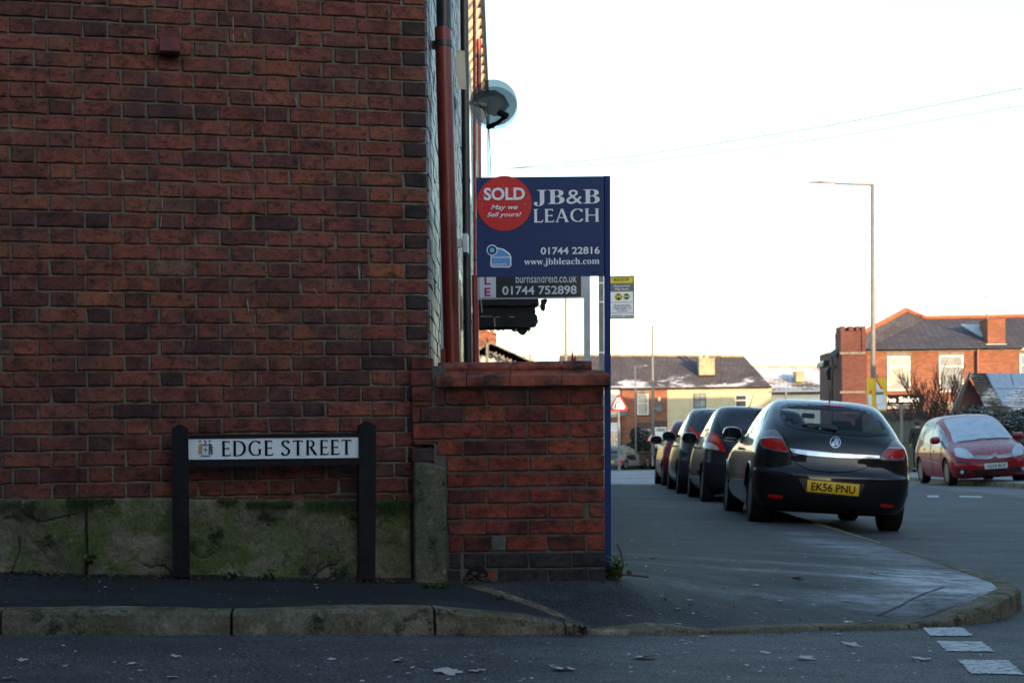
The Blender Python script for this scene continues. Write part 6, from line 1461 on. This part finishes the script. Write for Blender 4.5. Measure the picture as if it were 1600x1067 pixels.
# badge
bg_ = car.patch([(1305+8.6*math.cos(2*PI*k/16), 691.5+8.6*math.sin(2*PI*k/16)) for k in range(16)], 'badge', M['chrome'], grid=3, off=.012); car.patch([(1305+7.0*math.cos(2*PI*k/16), 691.5+7.0*math.sin(2*PI*k/16)) for k in range(16)], 'badge_field', M['plastic'], grid=3, off=.016, parent=bg_)
for pl_ in ([(1299, 697), (1300, 692), (1303, 691), (1303.5, 687.5), (1306, 686), (1309, 688), (1307.5, 690), (1310, 692.5), (1308, 697.5), (1305, 695), (1302.5, 698)], [(1309.3, 687.5), (1311.2, 689), (1310, 691), (1308.6, 690)]): car.patch(pl_, 'emblem', M['chrome'], grid=2, off=.019, parent=bg_, sm=False, rim=.002)
car.ribbon([(1303, 693.5), (1305.5, 692.2), (1306.5, 694)], .8, 'emblem', M['plastic'], off=.022, parent=bg_)
# plate in its recess
car.patch([(1247.5, 747), (1252, 746.5), (1345, 755), (1351, 756), (1345, 772.5), (1342, 776), (1275, 771.5), (1259, 769)], 'plate_recess', M['plastic'], grid=4, off=.003, sm=False)
npz = car.patch([(1261.8, 749.2), (1342.8, 756.6), (1341, 774.6), (1260.8, 766.8)], 'number_plate', M['numplate'], grid=4, off=.010, sm=False)
def proj_text(car, body, q, m, off, parent, offset=.0, mode='cam'):
    """lettering printed on a plate: q = lower-left, lower-right, upper-right, upper-left in photo pixels"""
    me = text_mesh(body, offset); v = np.array([t.co[:] for t in me.vertices]); lo, hi = v.min(0), v.max(0); q = [Vector(t) for t in q]
    for t in me.vertices:
        s_ = (t.co.x-lo[0])/(hi[0]-lo[0]); u_ = (t.co.y-lo[1])/(hi[1]-lo[1]); p = q[0].lerp(q[1], s_).lerp(q[3].lerp(q[2], s_), u_); h, n = car.cast((p.x, p.y), mode); t.co = h+n*off
    me.materials.clear(); return link('registration', me, m, parent)
proj_text(car, 'EK56 PNU', [(1267, 765.3), (1335.5, 771.2), (1336.5, 759.2), (1268, 753)], M['print_black'], .0125, npz, .022)
car.patch([(1200.5, 772.5), (1205, 772), (1221, 774), (1222, 777.5), (1217, 778), (1201, 776)], 'reflector', M['lens_red'], grid=3, off=.008)
car.patch([(1376, 788), (1380, 787), (1395, 789), (1396, 791.5), (1391, 792.3), (1377, 791.2)], 'reflector', M['lens_red'], grid=3, off=.008)
car.ribbon([(1176, 733.5), (1196, 733), (1218, 737), (1242, 743), (1256, 770)], 1.0, 'bumper_crease', M['under'], off=.003)
car.ribbon([(1350, 771), (1362, 752), (1376, 751), (1416, 753)], 1.0, 'bumper_crease', M['under'], off=.003)
car.ribbon([(1172, 776), (1200, 781), (1260, 789), (1330, 796), (1410, 800)], 1.4, 'bumper_crease', M['under'], off=.003)
car.patch([(1283, 631.2), (1320, 634), (1320, 636.8), (1284, 634)], 'high_brake_light', M['lens_red'], grid=3, off=.010, sm=False)
wp = car.patch([(1254, 664.5), (1268, 663.5), (1296, 666), (1307, 668.5), (1306.5, 674), (1298, 672.5), (1275, 668), (1256, 666)], 'rear_wiper', M['plastic'], grid=3, off=.022)
h, n = car.cast((1296, 629), 'cam'); MB().tube([h, h+Vector((.0, .0, .03)), h+Vector((.005, -.12, .38))], [.012, .006, .0025], 6).build('aerial', M['plastic'], car.root, world=False)
car.mirror(1.62, 1.0, M['paint_black'], -1, M['glass_dark'], 1.15); car.mirror(1.62, 1.0, M['paint_black'], 1)
car.ribbon([(.74, 1.0), (.70, .62), (.62, .42), (.55, .30)], .008, 'door_gap', M['under'], 'left'); car.ribbon([(1.98, .93), (1.98, .5), (1.9, .28)], .008, 'door_gap', M['under'], 'left')
car.handle(.84, .82, M['paint_black']); car.patch([(-.42, .79), (-.24, .79), (-.24, .93), (-.42, .93)], 'fuel_flap', M['paint_black'], 'right', off=.002)
car.patch([(.42, .42), (1.9, .42), (1.9, .47), (.42, .47)], 'side_strip', M['paint_black'], 'left', off=.012, sm=False)
for x in (-.36, .36):
    hr = MB().box((x-.25, .55, .5), (x+.25, .70, 1.0), None, .04).build('rear_seat', M['seat'], car.root, world=False); MB().box((x-.12, .60, 1.01), (x+.12, .68, 1.16), None, .03).build('headrest', M['seat'], hr, world=False)
    hr = MB().box((x-.24, 1.15, .4), (x+.24, 1.3, 1.0), None, .05).build('front_seat', M['seat'], car.root, world=False); MB().box((x-.13, 1.18, 1.02), (x+.13, 1.27, 1.22), None, .03).build('headrest', M['seat'], hr, world=False)
MB().box((-.08, 1.55, 1.24), (.08, 1.58, 1.30), None, .01).build('interior_mirror', M['plastic'], car.root, world=False)
MB().box((-.75, -.45, .70), (.75, 1.9, .74)).build('cabin_floor', M['under'], car.root, world=False)
car.wheels(.225, 7)
for y in (0, 2.61):      # flared arch lips
    for sg_ in (-1, 1):
        pts = []
        for a in np.linspace(12, 168, 15):
            yy, zz = y+.358*math.cos(math.radians(a)), .325+.358*math.sin(math.radians(a)); h, n = car.cast((yy*1.0, zz), 'left' if sg_ < 0 else 'right'); pts.append(h+Vector((sg_*.002, 0, 0)))
        MB().tube(pts, .011, 6).build('arch_lip', M['paint_black'], car.root, world=False, smooth=4)

# --- dark supermini
B = dict(zs=[.20, .28, .38, .50, .60, .68, .78, .88, .96, 1.02, 1.10, 1.2, 1.3, 1.40, 1.46, 1.495, 1.515, 1.53],
         yr=[-.45, -.53, -.56, -.57, -.57, -.55, -.53, -.52, -.50, -.47, -.43, -.38, -.32, -.24, -.16, -.02, .3, .7],
         yf=[3.05, 3.15, 3.19, 3.18, 3.14, 3.05, 2.9, 2.65, 2.35, 2.15, 2.0, 1.82, 1.62, 1.38, 1.2, 1.08, .95, .85],
         w=[.77, .81, .835, .847, .847, .845, .84, .83, .81, .785, .765, .735, .70, .655, .61, .54, .42, .12],
         Dr=[.4]*10+[.42]*7+[.1], Df=[.6]*11+[.45]*6+[.1], wb=2.46, ra=.335, rt=.30, hw=.842, taper=.12)
def parked(sp, name, label, xl, yax, zc, m, tilt=TA): return Car(sp, name, label, 'car', (xl+sp['hw']*.965, yax, zc), (0, tilt, 0), m, 'cars parked along the left kerb', .965)
def seal(c, glass_l, rear_glass, tail_pts=None):
    pass
y = parked(B, 'dark_supermini', 'dark grey supermini with tall red and clear tail lamp behind the black hatchback', 1.97, 23.3, -.936, M['paint_dark'])
def C7(x, yy): return (1010+x/5.926, 620+yy/5.926)
y.patch([C7(*p) for p in ((668, 215), (672, 160), (700, 118), (760, 108), (1010, 112), (990, 200), (960, 300), (720, 310), (690, 290))], 'rear_window', M['glass_dark'], grid=5)
Ly = y.patch([C7(*p) for p in ((540, 470), (552, 400), (580, 350), (625, 334), (665, 360), (700, 420), (735, 508), (680, 500), (620, 490))], 'tail_lamp', M['lens_red'], grid=3, off=.02)
y.patch([C7(*p) for p in ((546, 468), (552, 430), (600, 430), (650, 452), (676, 492), (620, 486))], 'clear_lens', M['lens_white'], grid=3, off=.024, parent=Ly); y.patch([C7(*p) for p in ((605, 375), (640, 368), (668, 400), (680, 440), (640, 425), (608, 410))], 'amber_lens', M['lens_amber'], grid=3, off=.024, parent=Ly)
y.patch([(2.0, 1.0), (1.25, 1.0), (1.2, 1.38), (1.5, 1.30)], 'side_window', M['glass_dark'], 'left', sm=False); y.patch([(1.17, 1.0), (.35, 1.0), (.25, 1.40), (1.12, 1.40)], 'side_window', M['glass_dark'], 'left', sm=False); y.patch([(.25, 1.04), (-.12, 1.08), (.0, 1.32), (.17, 1.36)], 'side_window', M['glass_dark'], 'left', sm=False)
for pts in ([(1.2, .98), (1.2, .3)], [(.3, .98), (.38, .6), (.34, .45)], [(2.05, .9), (2.05, .3)]): y.ribbon(pts, .009, 'door_gap', M['under'], 'left')
y.patch([(.45, .44), (2.0, .44), (2.0, .50), (.45, .50)], 'side_strip', M['paint_dark'], 'left', off=.014, sm=False)
for yy in (.42, 1.3): y.handle(yy, .84, M['paint_dark'])
PLT = proj_text(y, 'TOYOTA', [C7(722, 412), C7(803, 416), C7(803, 402), C7(722, 396)], M['chrome'], .012, y.root, .02)
y.mirror(1.75, 1.0, M['paint_dark'], -1, M['glass_dark'], 1.2); y.mirror(1.75, 1.0, M['paint_dark'], 1); y.wheels(.19, 6)
h, n = y.cast((1169, 634), 'cam'); MB().tube([h, h+Vector((.03, 0, .02)), h+Vector((.07, -.05, .24))], [.012, .008, .003], 6).build('aerial', M['plastic'], y.root, world=False)
# --- dark people carrier
Mp = dict(B); Mp['zs'] = [z*1.6/1.53 if z > .9 else z for z in B['zs']]; Mp['zs'] = [z if z <= .9 else z for z in Mp['zs']]; Mp['wb'] = 2.5
Mp['yr'] = [-.5, -.58, -.62, -.63, -.63, -.61, -.6, -.58, -.55, -.52, -.48, -.40, -.30, -.18, -.08, .05, .3, .7]
mp_ = parked(Mp, 'dark_people_carrier', 'dark graphite compact people carrier with red high tail lamp, third car in the row', 1.93, 27.7, -.936, M['paint_dark2'])
mp_.patch([C7(*p) for p in ((430, 300), (440, 200), (480, 140), (560, 125), (640, 125), (640, 300), (560, 330))], 'rear_window', M['glass_dark'], grid=5)
mp_.patch([C7(*p) for p in ((395, 290), (420, 282), (440, 300), (470, 330), (520, 330), (560, 350), (560, 400), (430, 410), (330, 425), (345, 395), (400, 385), (440, 380))], 'tail_lamp', M['lens_red'], grid=3, off=.012)
for q in ([(2.0, 1.03), (1.25, 1.03), (1.2, 1.45), (1.5, 1.38)], [(1.17, 1.03), (.35, 1.03), (.25, 1.47), (1.12, 1.47)], [(.25, 1.08), (-.15, 1.12), (.0, 1.38), (.17, 1.42)]): mp_.patch(q, 'side_window', M['glass_dark'], 'left', sm=False)
for pts in ([(1.2, .98), (1.2, .3)], [(.3, .98), (.38, .6), (.34, .45)]): mp_.ribbon(pts, .01, 'door_gap', M['under'], 'left')
for yy in (.42, 1.3): mp_.handle(yy, .86, M['paint_dark2'])
mp_.mirror(1.8, 1.05, M['plastic'], -1, M['glass_dark'], 1.25); mp_.wheels(.19, 6)
# --- dark red small car
Rd = dict(B); Rd['zs'] = [z if z < .9 else .88+(z-.88)*.88 for z in B['zs']]
rd = parked(Rd, 'dark_red_hatchback', 'dark red small hatchback parked farthest along the left kerb', 1.95, 32.2, -.94, M['paint_red'])
rd.patch([C7(*p) for p in ((270, 320), (285, 250), (305, 230), (330, 240), (330, 320))], 'rear_window', M['glass_dark'], grid=4)
for q in ([(2.0, .98), (1.25, .98), (1.2, 1.30), (1.5, 1.24)], [(1.17, .98), (.35, .98), (.25, 1.32), (1.12, 1.32)]): rd.patch(q, 'side_window', M['glass_dark'], 'left', sm=False)
rd.ribbon([(1.2, .96), (1.2, .3)], .01, 'door_gap', M['under'], 'left'); rd.mirror(1.8, 1.0, M['paint_red'], -1, None, 1.3); rd.wheels(.19, 6)
rd.patch([(.45, .44), (2.0, .44), (2.0, .50), (.45, .50)], 'side_strip', M['paint_red'], 'left', off=.014, sm=False)

# --- red people carrier facing the camera, front seen; built facing +Y and turned round
Cp = dict(zs=[.20, .28, .36, .46, .56, .64, .72, .80, .88, .95, 1.00, 1.06, 1.15, 1.28, 1.42, 1.52, 1.58, 1.62, 1.65, 1.66],
          yr=[-.62, -.72, -.76, -.78, -.78, -.77, -.75, -.73, -.71, -.68, -.66, -.63, -.58, -.48, -.36, -.24, -.1, .1, .5, .9],
          yf=[3.50, 3.62, 3.66, 3.67, 3.65, 3.62, 3.56, 3.45, 3.26, 3.02, 2.84, 2.66, 2.48, 2.24, 1.96, 1.72, 1.55, 1.38, 1.2, 1.1],
          w=[.84, .875, .90, .912, .915, .915, .912, .908, .895, .88, .865, .85, .83, .795, .745, .69, .63, .55, .38, .1],
          Dr=[.4]*19+[.1], Df=[.75]*11+[.72, .70, .68, .62, .55, .5, .45, .4, .1], wb=2.73, ra=.36, rt=.325, hw=.912, taper=.0)
cloc = (8.93+.915, 37.35+2.73, -1.035); crot = (0, 0, PI)
# turned by 180 degrees: its right flank is towards the camera's left; pavement side 0.08 m higher
cc_ = Car(Cp, 'red_people_carrier', 'cherry red people carrier with frost on its windscreen, facing us across the road', 'car', cloc, (0, math.radians(2.6), PI), M['paint_citroen'])
def C6(x, yy): return (1420+x/4.85, 560+yy/4.85)
cc_.patch([C6(*p) for p in ((268, 478), (300, 462), (420, 448), (560, 445), (640, 448), (700, 490), (745, 545), (782, 603), (700, 604), (560, 612), (430, 625), (345, 640), (318, 570))], 'windscreen', M['frostglass'], grid=3, off=.014, rim=.03)
cc_.ribbon([C6(360, 636), C6(480, 624), C6(575, 607)], 1.0, 'wiper', M['plastic'], off=.02); cc_.ribbon([C6(575, 612), C6(680, 606), C6(760, 607)], .9, 'wiper', M['plastic'], off=.02)
for q in ([(240, 525), (262, 550), (305, 640), (290, 665), (262, 668), (245, 610)], [(215, 500), (232, 510), (250, 560), (246, 660), (180, 645), (190, 570), (205, 520)], [(150, 500), (190, 488), (208, 492), (190, 550), (172, 640), (118, 625), (125, 560)], [(108, 525), (142, 505), (118, 560), (108, 618), (88, 608), (95, 560)]):
    cc_.patch([C6(*p) for p in q], 'side_window', M['frosthalf'], grid=4, off=.004)
HL = cc_.patch([C6(*p) for p in ((342, 690), (360, 678), (400, 680), (450, 700), (488, 740), (488, 756), (430, 756), (365, 742), (352, 720))], 'headlight', M['frostglass'], grid=4, off=.010); cc_.patch([C6(*p) for p in ((783, 700), (800, 665), (822, 645), (845, 665), (864, 705), (862, 725), (830, 735), (795, 742))], 'headlight', M['frostglass'], grid=4, off=.010)
cc_.ribbon([C6(492, 742), C6(580, 742), C6(625, 740), C6(652, 722), C6(680, 738), C6(740, 730), C6(786, 722)], 1.8, 'grille_bar', M['chrome'], off=.014); cc_.ribbon([C6(492, 756), C6(600, 756), C6(628, 752), C6(652, 736), C6(676, 750), C6(740, 744), C6(786, 736)], 1.4, 'grille_bar', M['chrome'], off=.014)
cc_.patch([C6(*p) for p in ((528, 780), (600, 775), (700, 770), (775, 766), (775, 776), (700, 784), (600, 788), (530, 790))], 'upper_grille', M['plastic'], grid=4, off=.005)
cc_.patch([C6(*p) for p in ((476, 855), (500, 838), (600, 835), (740, 826), (820, 815), (835, 840), (800, 868), (700, 880), (560, 884), (485, 878))], 'lower_grille', M['plastic'], grid=5, off=.005)
cc_.patch([C6(*p) for p in ((366, 840), (440, 836), (452, 860), (430, 882), (370, 880))], 'fog_lamp_recess', M['plastic'], grid=4, off=.005); cc_.patch([C6(405+13*math.cos(2*PI*k/10), 860+13*math.sin(2*PI*k/10)) for k in range(10)], 'fog_lamp', M['frostglass'], grid=2, off=.012)
cc_.patch([C6(*p) for p in ((845, 820), (885, 815), (888, 850), (850, 862))], 'fog_lamp_recess', M['plastic'], grid=4, off=.005); cc_.patch([C6(866+11*math.cos(2*PI*k/10), 832+13*math.sin(2*PI*k/10)) for k in range(10)], 'fog_lamp', M['frostglass'], grid=2, off=.012)
cc_.patch([C6(*p) for p in ((362, 772), (440, 780), (466, 790), (366, 794))], 'bumper_strip', M['plastic'], grid=4, off=.008)
np2 = cc_.patch([C6(*p) for p in ((573, 798), (744, 787), (746, 826), (576, 837))], 'number_plate', M['numwhite'], grid=4, off=.016, sm=False); proj_text(cc_, 'YG59 BOF', [C6(586, 830), C6(736, 820), C6(734, 793), C6(584, 804)], M['print_black'], .02, np2, .02)
cc_.ribbon([C6(112, 760), C6(170, 775), C6(240, 797)], 1.0, 'side_strip', M['chrome'], off=.012)
for q in ([C6(168, 648), C6(162, 700), C6(175, 790), C6(190, 870)], [C6(245, 668), C6(242, 760), C6(262, 850)]): cc_.ribbon(q, .8, 'door_gap', M['under'], off=.003)
for q in ((102, 685), (172, 698)): cc_.ribbon([C6(*q), C6(q[0]+14, q[1]+2)], 2.4, 'door_handle', M['paint_citroen'], off=.03)
cc_.mirror(2.15, 1.08, M['paint_citroen'], 1, None, 1.2); cc_.mirror(2.15, 1.08, M['paint_citroen'], -1, None, 1.2); cc_.wheels(.21, 9)

# --- two cars far down the road
Fg = dict(B); gcar = Car(Fg, 'silver_grey_estate', 'silver-grey estate car seen beyond the first warning sign', 'car', (P(968, 733, 103).x-.3, 103, P(968, 733, 103).z+.0), (0, 0, -.55), M['paint_grey'])
gcar.patch([(943, 706), (955, 704.5), (970, 705), (971, 716), (943, 716)], 'rear_window', M['glass_dark'], grid=3); gcar.patch([(979, 706), (988, 707), (994, 718), (981, 717)], 'side_window', M['glass_dark'], grid=3)
gcar.patch([(966, 718), (973, 718), (974, 724), (966, 724)], 'tail_lamp', M['lens_red'], grid=2, off=.012); gcar.patch([(951, 720), (959, 720), (959, 723.5), (951, 723.5)], 'number_plate', M['numplate'], grid=2, off=.012, sm=False); gcar.wheels(.19, 6)
dcar = Car(dict(Rd), 'far_dark_hatchback', 'low dark hatchback right of the silver-grey estate car', 'car', (P(1004, 733, 106).x+1.0, 104.5, P(1004, 733, 106).z+.0), (0, 0, -1.25), M['paint_dark'])
dcar.patch([(1005, 719), (1012, 719), (1018, 724), (1008, 724)], 'windscreen', M['frosthalf'], grid=2); dcar.wheels(.19, 6)

# ------------------------------------------------------------------ person walking away by the fence
def skinned(name, verts, edges, radii, m, root, sub=1):
    me = bpy.data.meshes.new(name); me.from_pydata(verts, edges, []); o = bpy.data.objects.new('tmp', me); C.objects.link(o)
    sk = o.modifiers.new('s', 'SKIN'); 
    if not me.skin_vertices: 
        bpy.context.view_layer.objects.active = o
    for i, r_ in enumerate(radii): me.skin_vertices[0].data[i].radius = (r_, r_*.8) if isinstance(r_, float) else r_
    me.skin_vertices[0].data[0].use_root = True; ss = o.modifiers.new('u', 'SUBSURF'); ss.levels = ss.render_levels = sub
    dg = bpy.context.evaluated_depsgraph_get(); dg.update(); out = bpy.data.meshes.new_from_object(o.evaluated_get(dg)); bpy.data.objects.remove(o); out.name = name
    return link(name, out, m, root, smooth=4)
YPn = 54.0; gpn = P(1435, 737, YPn)
pr = thing('person', 'person in a dark coat walking away beside the boarded fence', 'person', tuple(gpn))
V = [(0, 0, .95), (0, 0, 1.15), (0, .01, 1.38), (0, .03, 1.50), (0, .04, 1.56), (0, .05, 1.64), (-.10, 0, .90), (-.11, .06, .50), (-.12, -.02, .09), (-.12, .12, .03), (.10, 0, .90), (.12, -.10, .50), (.12, -.26, .12), (.12, -.14, .04), (-.19, .01, 1.42), (-.24, -.02, 1.15), (-.25, .06, .92), (-.25, .08, .84), (.19, .01, 1.42), (.24, .04, 1.15), (.25, .12, .92), (.25, .14, .84)]
E_ = [(0, 1), (1, 2), (2, 3), (3, 4), (4, 5), (0, 6), (6, 7), (7, 8), (8, 9), (0, 10), (10, 11), (11, 12), (12, 13), (2, 14), (14, 15), (15, 16), (16, 17), (2, 18), (18, 19), (19, 20), (20, 21)]
try:
    body = skinned('body', V, E_, [.15, .14, .15, .06, .06, .10, .09, .065, .045, .04, .09, .065, .045, .04, .065, .05, .035, .035, .065, .05, .035, .035], M['skin'], pr)
    skinned('coat', [(0, 0, 1.0), (0, 0, .80), (0, 0, 1.2), (0, .01, 1.38), (0, .02, 1.47), (-.20, .01, 1.41), (-.26, -.02, 1.15), (-.265, .05, .95), (.20, .01, 1.41), (.26, .04, 1.15), (.265, .11, .95)], [(0, 1), (0, 2), (2, 3), (3, 4), (3, 5), (5, 6), (6, 7), (3, 8), (8, 9), (9, 10)], [(.21, .16), (.23, .18), (.19, .15), (.17, .14), (.09, .08), .09, .075, .06, .09, .075, .06], M['coat'], pr, 2)
    skinned('trousers', [(0, 0, .88), (-.10, 0, .84), (-.11, .06, .50), (-.12, -.02, .11), (.10, 0, .84), (.12, -.10, .50), (.12, -.26, .14)], [(0, 1), (1, 2), (2, 3), (0, 4), (4, 5), (5, 6)], [.15, .11, .085, .065, .11, .085, .065], M['trousers'], pr, 2)
except Exception as ex_: print('skin failed', ex_)
MB().lathe([(.02, .13), (.08, .11), (.112, .05), (.118, -.01), (.105, -.07), (.06, -.10)], 16, Matrix.Translation((0, .04, 1.66))).build('hair', M['hair'], pr, world=False, smooth=4)
for x, yy, z in ((-.12, .06, .04), (.12, -.2, .06)): MB().box((x-.05, yy-.12, z-.04), (x+.05, yy+.15, z+.05), None, .025).build('shoe', M['under'], pr, world=False)

# ------------------------------------------------------------------ unseen house rows, added and sized to shade the street and far fronts
def row(label, x0, x1, y0, y1, h, ridge, m=M['far_brick']):
    t = thing('shading_terrace', label, 'house', ((x0+x1)/2, (y0+y1)/2, -1)); MB().box((x0, y0, -1.2), (x1, y1, h)).build('wall', m, t); ym = (y0+y1)/2
    MB().prism([(x0-.2, y0-.3, h), (x0-.2, y1+.3, h), (x0-.2, ym, ridge)], (x1-x0+.4, 0, 0)).build('roof', M['slate_dark'], t)
    x = x0+1.5
    while x < x1-1.5:
        for z in (.1, 2.8): 
            f = MB().box((x, y1+.003, z), (x+1.0, y1+.06, z+1.4)).build('window', M['window_white'], t); MB().box((x+.08, y1+.06, z+.08), (x+.92, y1+.07, z+1.32)).build('pane', M['pane_dark'], f)
        x += 3.2
    return t
row('unseen brick terrace behind the viewpoint, its height set to shade the side street', -34, 1.2, -13, -3.6, 6.9, 9.6)
row('long unseen brick terrace added past the right edge to shade the main road', 13.5, 20.5, 1, 32, 3.4, 5.1)
row('taller unseen brick terrace added behind the viewpoint to shade the corner house front', 13.5, 20.5, -60, .8, 6.8, 9.2)
row('unseen brick terrace added far right to shade the bungalow and salon house', 34, 44, -10, 42, 6.0, 8.4)
row('tall unseen brick terrace added right of the salon house to shade the far houses', 40, 48, 56, 74, 7.2, 9.6)
